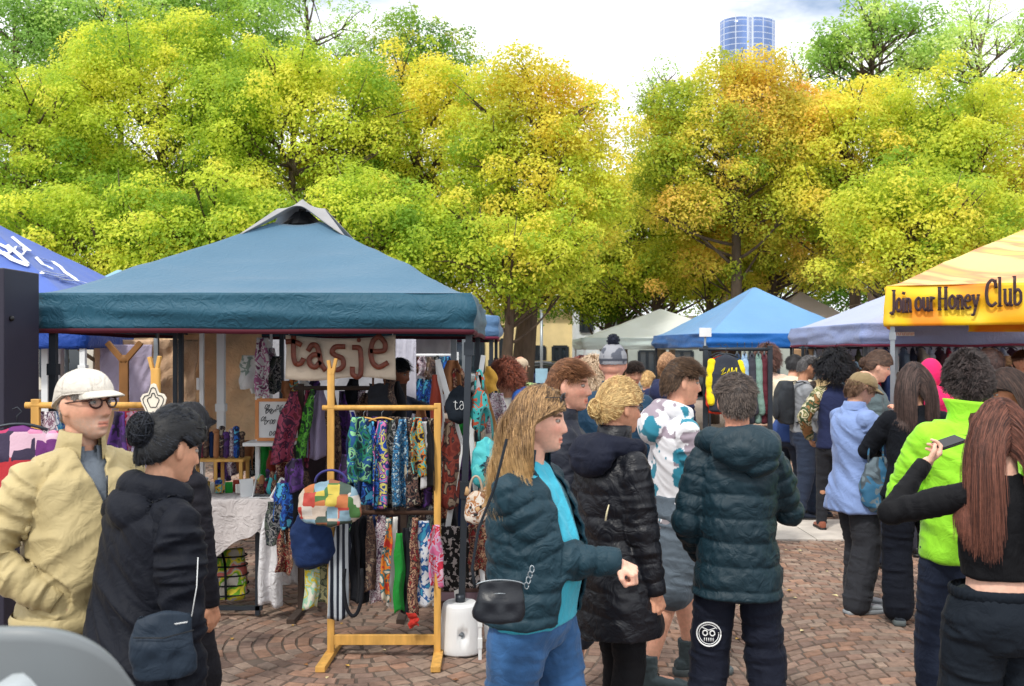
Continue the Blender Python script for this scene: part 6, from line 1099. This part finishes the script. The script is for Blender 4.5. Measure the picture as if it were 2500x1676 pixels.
mb=MB(); put(mb,plate(1,0,.01)); mb.build('board',mat('cream_paint',hx(232,224,208),.6),rt,False,.001)
for s_ in (.8,.45): mb=MB(); q=np.array(out)*s_; q=np.vstack([q,q[:1]]); put(mb,tube(np.stack([q[:,0],np.full(len(q),-.0115),q[:,1]-.004],1),.0022,5)); mb.build('outline',M_dark,rt)
for i,(px,k,t,w_) in enumerate([(118,'pinkw','pale pink',.16),(150,'bluefl','blue and white',.12),(290,'purple','violet',.10),(318,'pink','pink and red floral',.12),(345,'lav','lilac',.10)]): strip('hanging_garment','%s garment on the pine rack, %s from the left'%(t,ORD[i]),'garment',px,dl+.03*(i%2),ZL(1005),ZL(1320),w_,FB[k],'garments on the pine rack',seed=i,fl=.4)
def garment(label,c,w_,h_,m,dp=.09,sl=.55,rz=0,group=None,slm=None,name='hanging_jacket'):
    rt=empty(name,tuple(c),0,label,'garment',group); rt.rotation_euler=(0,0,R(rz)); mb=MB(); rs=[]
    for f in np.linspace(0,1,10): k=[.16,.62,.92,1,.98,.95,.95,.97,1,1.02][int(round(f*9))]; rs.append(oval((0,0,-h_*f*(1 if f>.2 else .5)),w_/2*k,dp/2*min(1,.35+f*2),24,2.4))
    put(mb,loft(rs[::-1])); me=remesh(mb,.011,3,'garment_body'); v=getv(me); setv(me,v+getn(me)*(.009*(1-2*abs(vnoise(v*np.array((16,16,4))+w_*50))))[:,None]); mkobj('garment_body',me,m,rt)
    for sx in (-1,1):
        mb=MB(); put(mb,capsule((sx*w_*.42,0,-h_*.14),min(.05,w_*.12),(sx*w_*.5,-.01,-h_*sl),min(.045,w_*.11))); put(mb,capsule((sx*w_*.5,-.01,-h_*sl),min(.045,w_*.11),(sx*w_*.47,-.03,-h_*(sl+.28)),.035)); me=remesh(mb,.011,3,'sleeve'); v=getv(me); setv(me,v+getn(me)*(.007*vnoise(v*np.array((8,8,26))))[:,None]); mkobj('sleeve',me,slm or m,rt)
    mb=MB(); a=np.linspace(-1,1,9); put(mb,tube(np.stack([a*w_*.36,a*0,-.03*a*a+.012],1),.008,6)); put(mb,tube([(0,0,.01),(0,0,.05),(.02,0,.07),(0,0,.09),(-.02,0,.08)],.003,5)); mb.build('hanger',M_dark,rt); return rt
garment('pink and purple patchwork garment hanging at the far left edge',Wp(42,1042,4.55),.36,.42,fab('pinkpatch',[(236,150,190),(200,60,110),(240,200,220),(120,50,130),(60,50,80),(220,60,70)],9,'vor'),rz=15)
# dark cabinet
rt=empty('display_cabinet',(-2.925,5.55,0),0,'tall dark cabinet at the left edge in front of the royal blue canopy','cabinet'); mb=MB(); put(mb,box((-.02,0,Z(658,5.45)/2),(.36,.4,Z(658,5.45)))); mb.build('cabinet_body',mat('cabinet_navy',hx(44,42,58),.5,var=.1),rt,False,.006); mb=MB(); put(mb,box((-.07,-.205,1.15),(.24,.012,2.0))); mb.build('door',mat('cabinet_dark',hx(24,24,38),.35),rt,False,.003); mb=MB(); put(mb,ellipsoid((.165,-.13,1.98),(.016,.016,.016))); mb.build('knob',M_black,rt)
# leg weight drum
rt=empty('canopy_leg_weight',(Wp(1124,1600,5.9)[0],5.9,0),0,'white plastic drum weight round the front leg of the steel blue canopy','weight'); pw=mat('white_plastic',hx(226,228,230),.3,var=.04)
mb=MB(); rs=[]
for z,r_ in ((0.0,.118),(.008,.126),(.03,.128),(.16,.120),(.26,.110),(.285,.104),(.297,.09),(.300,.05),(.296,.02)): rs.append(oval((0,0,z),r_,r_,48,2.2))
v,q,t=loft(rs); mb.add(v,q); mb.f.append(t); me=mb.mesh('x'); import bmesh
bm=bmesh.new(); bm.from_mesh(me); bmesh.ops.subdivide_edges(bm,edges=bm.edges[:],cuts=3,use_grid_fill=True); bm.to_mesh(me); bm.free(); v=getv(me); dd_=np.hypot((v[:,0]-.022)/.036,(v[:,2]-.125)/.038); kk=(v[:,1]<0)*np.clip(1-dd_**4,0,1); v[:,1]+=.028*kk; setv(me,v); mkobj('drum',me,pw,rt)
mb=MB(); a=np.linspace(0,2*PI,30); put(mb,tube(np.stack([.008+.019*np.cos(a),0*a-.104,.125+.019*np.sin(a)],1),.003,6)); x=np.linspace(-.012,.012,24); put(mb,tube(np.stack([.008+x,0*x-.104,.125+.006*np.sin(x*800)],1),.0018,5)); put(mb,loft([oval((.008,-.099,.125),.019,.019,24,2,rot('X',PI/2)),oval((.008,-.102,.125),.018,.018,24,2,rot('X',PI/2))])); mb.build('round_mark',M_grey,rt)
mb=MB(); put(mb,tube([(0,0,.29),(0,0,.34)],.03,16)); mb.build('collar',M_dark,rt)
pole('white slatted stake standing beside the white drum weight',1172,5.75,1470,1632,M_white,.02,name='white_stake')
# easel and its bags
rt=empty('display_easel',(Wp(1100,1600,6.3)[0],6.3,0),0,'white painted easel with splayed legs behind the dark canopy leg','easel'); o0=np.array((Wp(1100,1600,6.3)[0],6.3,0))
for a,b_,t in (((1068,878),(1126,1085),M_white),((1126,1085),(1062,1480),M_white)):
    mb=MB(); put(mb,bar(Wp(*a,6.3)-o0,Wp(*b_,6.3)-o0,.035,.02)); mb.build('leg',t,rt,False,.002)
mb=MB(); put(mb,bar(Wp(1068,880,6.35)-o0,np.array((.02,.5,.01)),.03,.02)); mb.build('leg',M_white,rt,False,.002)
rt=empty('folding_frame',(Wp(1180,1600,6.1)[0],6.1,0),0,'wooden folding frame with one white and one dark leg beside the aqua bag','frame'); o0=np.array((Wp(1180,1600,6.1)[0],6.1,0))
for a,b_,t in (((1180,868),(1150,1060),M_white),((1172,915),(1212,1055),mat('dark_wood',hx(140,96,50),.6)),((1150,1060),(1190,1560),M_white),((1212,1055),(1218,1500),M_wood)):
    mb=MB(); put(mb,bar(Wp(*a,6.1)-o0,Wp(*b_,6.1)-o0,.03,.02)); mb.build('leg',t,rt,False,.002)
b=bag('aqua_bag','aqua bag with a dark splash motif hanging by the dark canopy leg',Wp(1186,1130,5.95),.17,.32,.09,FB['teal'],.20,clothc(hx(60,120,120))); mb=MB(); r=np.random.default_rng(4); c=np.array((.01,-.056,-.02))
for i in range(9): a=i/9*6.28; l=r.uniform(.03,.06); put(mb,tube([c,c+np.array((math.cos(a)*l*.6,-.004,math.sin(a)*l)),c+np.array((math.cos(a+.3)*l,-.002,math.sin(a+.3)*l*1.1))],[.014,.009,.003],6,True,.6))
mb.build('motif',clothc(hx(40,70,84)),b)
bag('aqua_small_bag','narrow turquoise and rust bag hanging above the aqua bag',Wp(1170,1000,6.0),.10,.28,.06,fab('trq',[(40,150,150),(200,90,60),(60,180,180),(30,60,70)],8),.12)
b=bag('dog_print_bag','cream and tan bag printed with an animal face beside the teal puffer',Wp(1162,1240,5.8),.15,.20,.10,fab('dogp',[(232,214,196),(196,134,84),(236,226,214),(140,90,70),(222,180,130)],9),.10,clothc(hx(180,160,140)))
mb=MB()
for x,z in ((-.03,.01),(.03,.015)): put(mb,ellipsoid((x,-.058,z),(.008,.006,.009)))
put(mb,ellipsoid((0,-.066,-.03),(.013,.008,.009))); mb.build('face_print',M_black,b)
mb=MB()
for sx in (-1,1): put(mb,loft([oval((sx*.045,0,.07),.026,.012,10,2),oval((sx*.055,0,.125),.004,.004,10,2)]))
mb.build('ear',fab('dogp',[(0,0,0)]),b)
b=bag('black_lettered_bag','round black bag with chalk-like letters ta behind the dark canopy leg',Wp(1122,985,6.2),.16,.24,.06,clothc(hx(26,34,44)),.0); LT['t2']=LT['t']; mb=MB()
for L_,x0 in (('t',1108),('a',1122)):
    for pl in LT[L_]: P=[Wp(x0+a*13,1000-q*22,6.2)-Wp(1122,985,6.2)+np.array((0,-.045,0)) for a,q in pl]; put(mb,tube(P,.0022,5))
mb.build('lettering',M_white,b)
strip('rust_strap_bag','rust red bag strap looped over the white easel','strap',1066,6.25,Z(915,6.25),Z(1130,6.25),.075,FB['rust'],fl=.5,pinch=.4,dx=-.02)
strip('rust_cloth','rust and brown cloth hanging inside the white easel','fabric',1098,6.28,Z(1030,6.28),Z(1240,6.28),.13,fab('rustb',[(120,44,36),(150,64,50),(70,40,40),(160,140,120)],8),fl=.5,seed=3)
strip('floral_red_cloth','dark red and floral cloth strip left of the dark canopy leg','fabric',1078,6.4,Z(1110,6.4),Z(1270,6.4),.10,FB['redbr'],fl=.5,seed=5)
strip('dotted_cloth','black cloth with white dots stretched low behind the drum weight','fabric',1115,6.2,Z(1285,6.2),Z(1440,6.2),.24,FB['dots'],fl=.3,pinch=.9,dx=.03)
strip('brown_fur_cloth','brown mottled cloth hanging under the animal-face bag','fabric',1168,6.05,Z(1285,6),Z(1400,6),.12,FB['redbr'],fl=.4,pinch=.8)
strip('yellow_bag_cloth','mustard cloth draped on the folding frame top','fabric',1196,6.25,Z(895,6.2),Z(960,6.2),.08,clothc(hx(190,146,60)),fl=.3,pinch=.3)
for i,(w_,c_,t) in enumerate(((.30,(60,40,38),'dark brown'),(.27,(110,90,100),'mauve'),(.29,(80,60,56),'chocolate'),(.24,(200,140,120),'salmon pink'))):
    crate('flat_box','%s flat box in the low pile behind the drum weight'%t,(Wp(1122,1450,6.9)[0]+.01*(-1)**i,6.95,.003+i*.062),(w_,.24,.058),mat('box_%d'%i,hx(*c_),.7),'box')
# blue bunches rack behind
dd=9.4; rack('white rail of dark and blue bunched goods seen past the vendor',1005,1115,Z(868,dd),dd,low=None,mw=M_white)
for i,(px,k,y0,y1,w_,t) in enumerate([(1018,'redbr',872,915,.10,'red-brown bunched'),(1032,'pinkw',870,920,.09,'grey crackle-print'),(1050,'brown',872,925,.10,'brown speckled'),(1064,'darkw',868,920,.10,'marbled grey'),(1078,'glit',872,925,.10,'glittering navy'),(1094,'blue',870,920,.10,'bright blue'),(1025,'blue',925,985,.10,'lower cobalt'),(1045,'blue',925,1000,.12,'lower royal blue')]): strip('bunched_cloth','%s cloth on the white rail beyond the vendor'%t,'fabric',px,dd-.05*(i%3),Z(y0,dd),Z(y1,dd),w_,FB[k],'bunches on the white rail',seed=i+200,fl=.6)
# ================= bags worn or held =================
b=bag('crossbody_purse','black leather purse with zip on the hip of the blonde in teal puffer',Wp(1222,1466,3.22),.17,.135,.06,mat('black_leather2',hx(26,30,38),.38,bump=.2,bscale=160),.0,shape='box',vox=.005)
mb=MB(); a=np.linspace(.08*PI,.92*PI,20); put(mb,tube(np.stack([.082*np.cos(a),0*a-.006,.046+.022*np.sin(a)],1),.0022,6)); put(mb,tube([(-.02,-.036,.03),(.0,-.036,.031),(.016,-.036,.03)],.0016,5)); mb.build('zip',M_grey,b)
mb=MB(); put(mb,tube([(-.084,0,.04),(-.094,.02,.10),(-.075,.06,.22),(-.02,.09,.36),(.02,.10,.52)],.005,6,True,.5)); mb.build('strap',clothc(hx(30,36,44)),b)
mb=MB()
for i in range(4): a=np.linspace(0,2*PI,12); c=np.array((.085+.006*i,-.01,.05+.018*i)); put(mb,tube(c+np.stack([.007*np.cos(a),.004*np.sin(a)*(i%2),.011*np.sin(a)],1),.0018,5))
mb.build('chain',M_grey,b)
b=bag('messenger_bag','dark navy shoulder bag with small white label on the woman with black updo',Wp(402,1575,2.86),.18,.19,.06,clothc(hx(34,46,60),.6),.0,shape='box',vox=.005,rz=15)
mb=MB(); put(mb,tube([(.075,-.01,.08),(.088,.02,.16),(.09,.05,.24)],.0014,5)); mb.build('strap',M_white,b); mb=MB(); x=np.linspace(0,.035,30); put(mb,tube(np.stack([.03+x,0*x-.037,.068+.0022*np.sin(x*1300)+x*.1],1),.0012,4)); mb.build('label_print',M_white,b)
mb=MB(); put(mb,tube([(-.083,-.03,.035),(0,-.037,.03),(.083,-.03,.045)],.0018,5)); mb.build('seam',M_black,b)
P_,wl=PH; fdp=nrm((.8,.25,.5)); wl=wl+fdp*.125*P_.s+np.array((.03,.015,.035)); wp=Matrix.Rotation(-R(P_.hd),3,'Z')@Vector(wl)+P_.root.location
rt=empty('phone',tuple(wp),0,'dark phone held up beside the long auburn hair','phone'); Rp=rot('Z',.3)@rot('Y',-.25)@rot('X',.25); mb=MB(); put(mb,box((0,0,0),(.12,.068,.011),Rp)); mb.build('phone_body',mat('phone_black',hx(22,20,24),.25),rt,False,.005); mb=MB(); put(mb,box(Rp@np.array((0,0,.0065)),(.11,.062,.002),Rp)); mb.build('screen',mat('phone_screen',hx(12,14,20),.08,var=0),rt,False)
bag('grey_tote','slate grey and blue tote hanging at the hip of the person in blue shirt',Wp(2138,1185,6.6),.20,.36,.10,fab('slate',[(110,128,140),(80,94,104),(60,120,160),(120,136,146)],4),.25)
mb=MB(); put(mb,tube([(0,0,0),(.005,-.002,.03),(.012,0,.055)],[.0035,.003,.002],5)); o=mb.build('folded_ticket',clothc(hx(216,206,170)),None,True,0,True,tuple(Wp(1478,1272,3.35))); tag(o,'small pale paper slip above the outstretched hand','paper')
# ================= right-hand stalls =================
dr=8.3; rack('dark metal rail with red and yellow jackets under the sky blue canopy',1722,1880,Z(862,dr)+.03,dr,low=.2,mw=M_dark)
garment('bright red jacket hanging behind the yellow and black one',Wp(1756,866,8.35),.24,.5,clothc(hx(214,60,34)),group=None,rz=20)
g=garment('black and yellow varsity jacket with paint-like yellow lettering on the back',Wp(1772,868,8.1),.29,.46,clothc(hx(50,54,64)),slm=clothc(hx(236,214,30)),rz=8,dp=.14); mb=MB()
for pl in ([(-.09,-.13),(-.05,-.10),(-.09,-.16),(-.04,-.14)],[(-.03,-.16),(0,-.11),(.01,-.16)],[(.03,-.10),(.03,-.16),(.06,-.12)],[(.08,-.10),(.08,-.16)]): put(mb,tube([(a*.75,-.08,b) for a,b in pl],.007,6,True,.5))
put(mb,ellipsoid((0,-.078,-.24),(.036,.012,.035))); put(mb,ellipsoid((.085,-.068,-.25),(.028,.012,.04))); mb.build('painted_lettering',clothc(hx(236,214,30)),g)
for i,(px,c_,t) in enumerate([(1800,(40,60,90),'navy'),(1818,(150,180,210),'pale blue'),(1836,(60,60,70),'charcoal'),(1852,(120,150,140),'sage'),(1866,(90,40,50),'wine red')]): garment('%s garment, %s to the right of the varsity jacket'%(t,ORD[i]),Wp(px,862,8.5),.34,.6,clothc(hx(*c_)),rz=75,group='garments on the dark metal rail',dp=.07)
rt=empty('card_sign',(Wp(1722,812,8.6)[0],8.6,0),0,'blank white card on a thin post above the dark metal rail','sign'); mb=MB(); put(mb,box((0,0,Z(812,8.6)),(.105,.015,.078))); mb.build('card',M_white,rt,False,.002); mb=MB(); put(mb,tube([(0,.012,.01),(0,.012,Z(815,8.6))],.009,8)); mb.build('post',M_grey,rt)
dr=12.2; rack('grey rail of mixed shirts under the lavender canopy behind the honey stall post',2120,2500,Z(845,dr),dr,low=None,mw=M_grey)
for i in range(16):
    c_=[(170,40,60),(60,80,130),(220,220,224),(120,140,160),(40,44,60),(190,180,160),(200,210,220),(90,60,70)][i%8]; t=['crimson','denim blue','white','steel blue','near-black','stone','pale blue','plum'][i%8]
    garment('%s shirt, %s from the left on the grey rail'%(t,ORD[i]),Wp(2140+i*22,850,dr-.05*(i%3)),.36,.75,clothc(hx(*c_)),rz=70+(i*13)%25,group='shirts on the grey rail',dp=.07,name='hanging_shirt')
dr=13.6; rack('black rail of dark garments behind the cream cap',1960,2110,Z(850,dr),dr,low=None,mw=M_dark)
for i in range(7): garment('%s coat, %s from the left on the far black rail'%(['black','grey','tan','navy','brown','white','olive'][i],ORD[i]),Wp(1970+i*21,853,dr),.36,.8,clothc(hx(*[(34,34,40),(130,134,140),(180,140,100),(40,50,84),(90,66,50),(214,214,214),(96,100,70)][i])),rz=75,group='coats on the black rail',dp=.07,name='hanging_coat')
panel('white_inner_wall','white inner wall under the lavender canopy',1985,2700,838,1010,14.2,clothc(hx(200,204,214),.8),cat='side wall',amp=.01)
panel('cardboard_panel','brown cardboard panel beyond the grey sweater man',1938,1990,852,1000,13.9,clothc(hx(180,146,112),.9),cat='panel',amp=.004)
rt=empty('stall_table',(6.1,10.2,0),0,'white-topped folding table under the honey canopy behind the crowd','table'); mb=MB(); put(mb,box((0,0,.77),(2.6,.7,.03))); mb.build('table_top',M_white,rt,False,.003)
for sx in (-1,1):
    for sy in (-1,1): mb=MB(); put(mb,bar((sx*1.2,sy*.3,.01),(sx*1.2,sy*.3,.76),.03)); mb.build('leg',M_dark,rt,False)
# printed label on lavender valance
o=empty('canopy_label',tuple(Wp(2208,816,11.44)),0,'small white maker label printed on the lavender canopy edge','label'); mb=MB(); put(mb,box((0,0,0),(.23,.006,.045))); mb.build('patch',M_white,o,False); mb=MB()
for i in range(9): x=-.095+i*.024; put(mb,bar((x,-.006,-.014),(x+.004*(i%2),-.006,.014),.004)); put(mb,bar((x,-.006,.012*(-1)**i),(x+.014,-.006,.012*(-1)**i),.004))
mb.build('print',mat('print_red',hx(190,80,80),.6),o,False)
# parked cars and street furniture behind the trees
def car(label,px,d,col,hd,group='cars parked beyond the square'):
    rt=empty('parked_car',(Wp(px,858,d)[0],d,0),0,label,'car',group); rt.rotation_euler=(0,0,R(hd)); m=mat('car_%d'%col[0],hx(*col),.25,metal=.3,coat=.6,var=0)
    prof=[(-2.1,.45,.75,.82),(-2.0,.35,.85,.86),(-1.3,.3,.95,.88),(-.9,.3,1.0,.88),(0,.3,1.0,.88),(.9,.3,.98,.88),(1.7,.32,.88,.86),(2.1,.42,.7,.8)]; mb=MB(); put(mb,loft([np.stack([np.full(24,x),oval((0,0,0),w_,1,24,5)[:,0],(z0+z1)/2+oval((0,0,0),1,(z1-z0)/2,24,5)[:,1]],1) for x,z0,z1,w_ in prof])); mb.build('body',m,rt)
    mb=MB(); cab=[(-1.5,.94,.98,.8),(-1.0,.95,1.38,.72),(0,.95,1.45,.7),(.5,.95,1.40,.7),(1.15,.94,.98,.8)]; put(mb,loft([np.stack([np.full(24,x),oval((0,0,0),w_,1,24,4)[:,0],(z0+z1)/2+oval((0,0,0),1,(z1-z0)/2,24,4)[:,1]],1) for x,z0,z1,w_ in cab])); mb.build('window',mat('car_glass',hx(20,26,32),.05,var=0,spec=.8),rt)
    for x in (-1.3,1.35):
        for y in (-.82,.82): mb=MB(); put(mb,tube([(x,y-.1,.32),(x,y+.1,.32)],.32,24)); w=mb.build('wheel',M_black,rt); mb=MB(); put(mb,tube([(x,y-.115,.32),(x,y+.115,.32)],.18,16)); mb.build('rim',M_grey,w)
car('dark blue car parked before the cream building',1325,38.5,(30,50,100),0); car('white car parked right of the dark blue one',1440,39,(225,228,232),0); car('silver car seen left of the tree trunk',1080,39,(160,165,172),0); car('grey car beyond the right-hand stalls',1800,39.5,(110,114,120),0)
rt=empty('sign_post',(Wp(1322,858,34)[0],34,0),0,'grey street pole standing in front of the cream building','pole'); mb=MB(); put(mb,tube([(0,0,0),(0,0,3.2)],.05,10)); mb.build('pole',M_grey,rt); mb=MB(); put(mb,box((0,-.06,.95),(.42,.02,.5))); mb.build('plate',mat('sign_blue',hx(150,190,215),.5),rt,False)
# ================= foreground: blurred grey seat back =================
rt=empty('bar_chair',(-.735,1.5,0),0,'large out-of-focus grey round-backed bar chair in the bottom left corner','chair'); gp=mat('grey_moulded_plastic',hx(120,126,130),.45,var=.05); gl=mat('light_moulded_plastic',hx(168,176,180),.4,var=.05)
def cb(u,v):
    a=(u-.5)*2.5; r_=.17; x=np.sin(a)*r_*(1-.35*v*v); y=.05-np.cos(a)*.10+.02*v; z=1.395-.30*v-.14*(abs(a)/1.25)**2.6*(1-v); return np.stack([x,y,z],1)
p_,q_,_=grid(40,18,cb); mb=MB(); mb.add(p_,q_); o=mb.build('backrest',gp,rt); m_=o.modifiers.new('s','SOLIDIFY'); m_.thickness=.02
mb=MB(); put(mb,loft([oval((0,-.14,z),r_,r_*.95,32,2.2) for z,r_ in ((1.08,.10),(1.10,.17),(1.125,.18),(1.14,.17),(1.142,.05))])); mb.build('seat',gp,rt)
mb=MB(); put(mb,tube([(.12,.02,1.12),(.10,-.12,1.22),(.065,-.2,1.33),(.04,-.22,1.30),(0,-.23,1.2),(-.02,-.23,1.08)],[.03,.04,.045,.045,.04,.03],14)); mb.build('armrest',gl,rt)
for sx in (-1,1):
    for sy in (-1,1): mb=MB(); put(mb,tube([(sx*.1,-.12+sy*.1,1.09),(sx*.2,-.12+sy*.2,.01)],.014,8)); mb.build('leg',M_grey,rt)
# more goods crowding the stall
ex=[(890,'black',1262,1480,'dull black'),(915,'navy',1258,1470,'plain navy'),(922,'redbr',1265,1430,'rust speckled'),(1002,'darkw',1262,1470,'grey marbled'),(1024,'brown',1262,1440,'umber patterned'),(858,'greenfl',1262,1400,'sea-green patterned')]
for i,(px,k,y0,y1,t) in enumerate(ex): strip('fabric_strip','%s strip behind the others on the rack\'s lower rail'%t,'fabric',px,d+.06,Z(y0),Z(y1),.085,FB[k],G,seed=i+140,fl=.3)
ex=[(868,'navy',1020,1235,'dark navy'),(894,'glit',1022,1230,'glittering teal'),(918,'purple',1020,1225,'violet patterned'),(944,'black',1022,1240,'matt black'),(967,'brown',1020,1236,'bronze patterned'),(990,'darkw',1022,1238,'silver marbled'),(1010,'black',1024,1242,'soft black'),(1032,'purple',1022,1240,'dark plum patterned'),(1052,'blackp',1024,1238,'black and beige')]
for i,(px,k,y0,y1,t) in enumerate(ex): strip('fabric_strip','%s strip behind the others on the rack\'s top rail'%t,'fabric',px,d+.08,Z(y0),Z(y1),.12,FB[k],G,seed=i+160,fl=.5)
ex=[(700,'redbr',1080,1200,6.9,'rust heap'),(740,'brown',1150,1260,6.7,'brown heap'),(650,'green',1090,1170,7.3,'green cloth'),(600,'camel',1075,1150,7.3,'camel cloth'),(625,'darkw',1085,1165,7.35,'black and white cloth'),(575,'pinkw',1080,1160,7.4,'pale cloth'),(675,'rust',1100,1185,7.2,'rust cloth'),(715,'black',1180,1330,6.6,'black cloth'),(545,'purple',1090,1170,7.5,'violet cloth'),(1090,'black',1100,1280,6.6,'black cloth bag'),(1140,'purple',1080,1200,6.5,'plum cloth'),(1060,'darkw',1150,1290,6.7,'marbled cloth'),(1140,'navy',1180,1300,6.4,'navy cloth'),(1102,'camel',880,960,6.9,'tan bag'),(1210,'pinkw',960,1060,6.6,'white and red printed bag'),(1222,'orng',1060,1130,6.4,'orange printed cloth')]
for i,(px,k,y0,y1,dd,t) in enumerate(ex): strip('hanging_goods','%s hanging %s'%(t,['left of the forked post','beside the navy bag','behind the framed sketch board','behind the pine stand','above the trestle table','over the table end','right of the sketch board','under the maroon scarf','far left of the display','behind the white easel','under the black lettered bag','low behind the easel','low beside the dark canopy leg','high behind the easel','beside the folding frame','just left of the blonde hair'][i]),'fabric',px,dd,Z(y0,dd),Z(y1,dd),.13,FB[k],'loose goods hanging in the bag stall',seed=i+300,fl=.6,pinch=.6)

for i,(px,k,y0,y1,dd,t) in enumerate([(648,'white',825,900,7.3,'small white card bundle'),(660,'pinkw',850,950,7.25,'pink and white paper string'),(672,'darkw',870,960,7.2,'dark printed card string'),(628,'white',900,965,7.2,'plain white card'),(700,'camel',930,975,7.6,'tan pouch'),(718,'orng',925,972,7.6,'orange pouch'),(742,'white',930,960,7.7,'white pouch'),(765,'purple',928,965,7.7,'purple pouch'),(860,'black',925,990,6.9,'black pouch'),(880,'pinkw',950,1010,6.9,'grey crackle pouch'),(1030,'camel',1000,1090,6.9,'light tan bag'),(1120,'redbr',900,950,6.9,'rust purse'),(1135,'green',1010,1060,6.6,'green purse'),(1105,'rust',1060,1110,6.6,'small rust purse')]): strip('hanging_goods','%s hanging at the back of the bag stall by the banner'%t,'fabric',px,dd,Z(y0,dd),Z(y1,dd),.09,FB[k],'loose goods hanging in the bag stall',seed=i+400,fl=.4,pinch=.7)
for i in range(12):
    x=X0+.10+i*.045; dd=6.72+.06*(i%3); k=['camel','white','blue','orng','green','rust','white','purple','camel','redbr','teal','white'][i]; mb=MB(); put(mb,box((0,0,.03),(.05,.035+.01*(i%2),.06+.015*(i%3)),rot('Z',.4*(-1)**i))); o=mb.build('gift_box',FB[k],None,False,.004,True,(x,dd+.12,ztb+.014)); tag(o,'%s little box set out on the trestle table, %s along the row'%(['tan','white','blue','orange','green','rust','second white','purple','second tan','red-brown','aqua','third white'][i],ORD[i]),'box','little boxes on the trestle table')
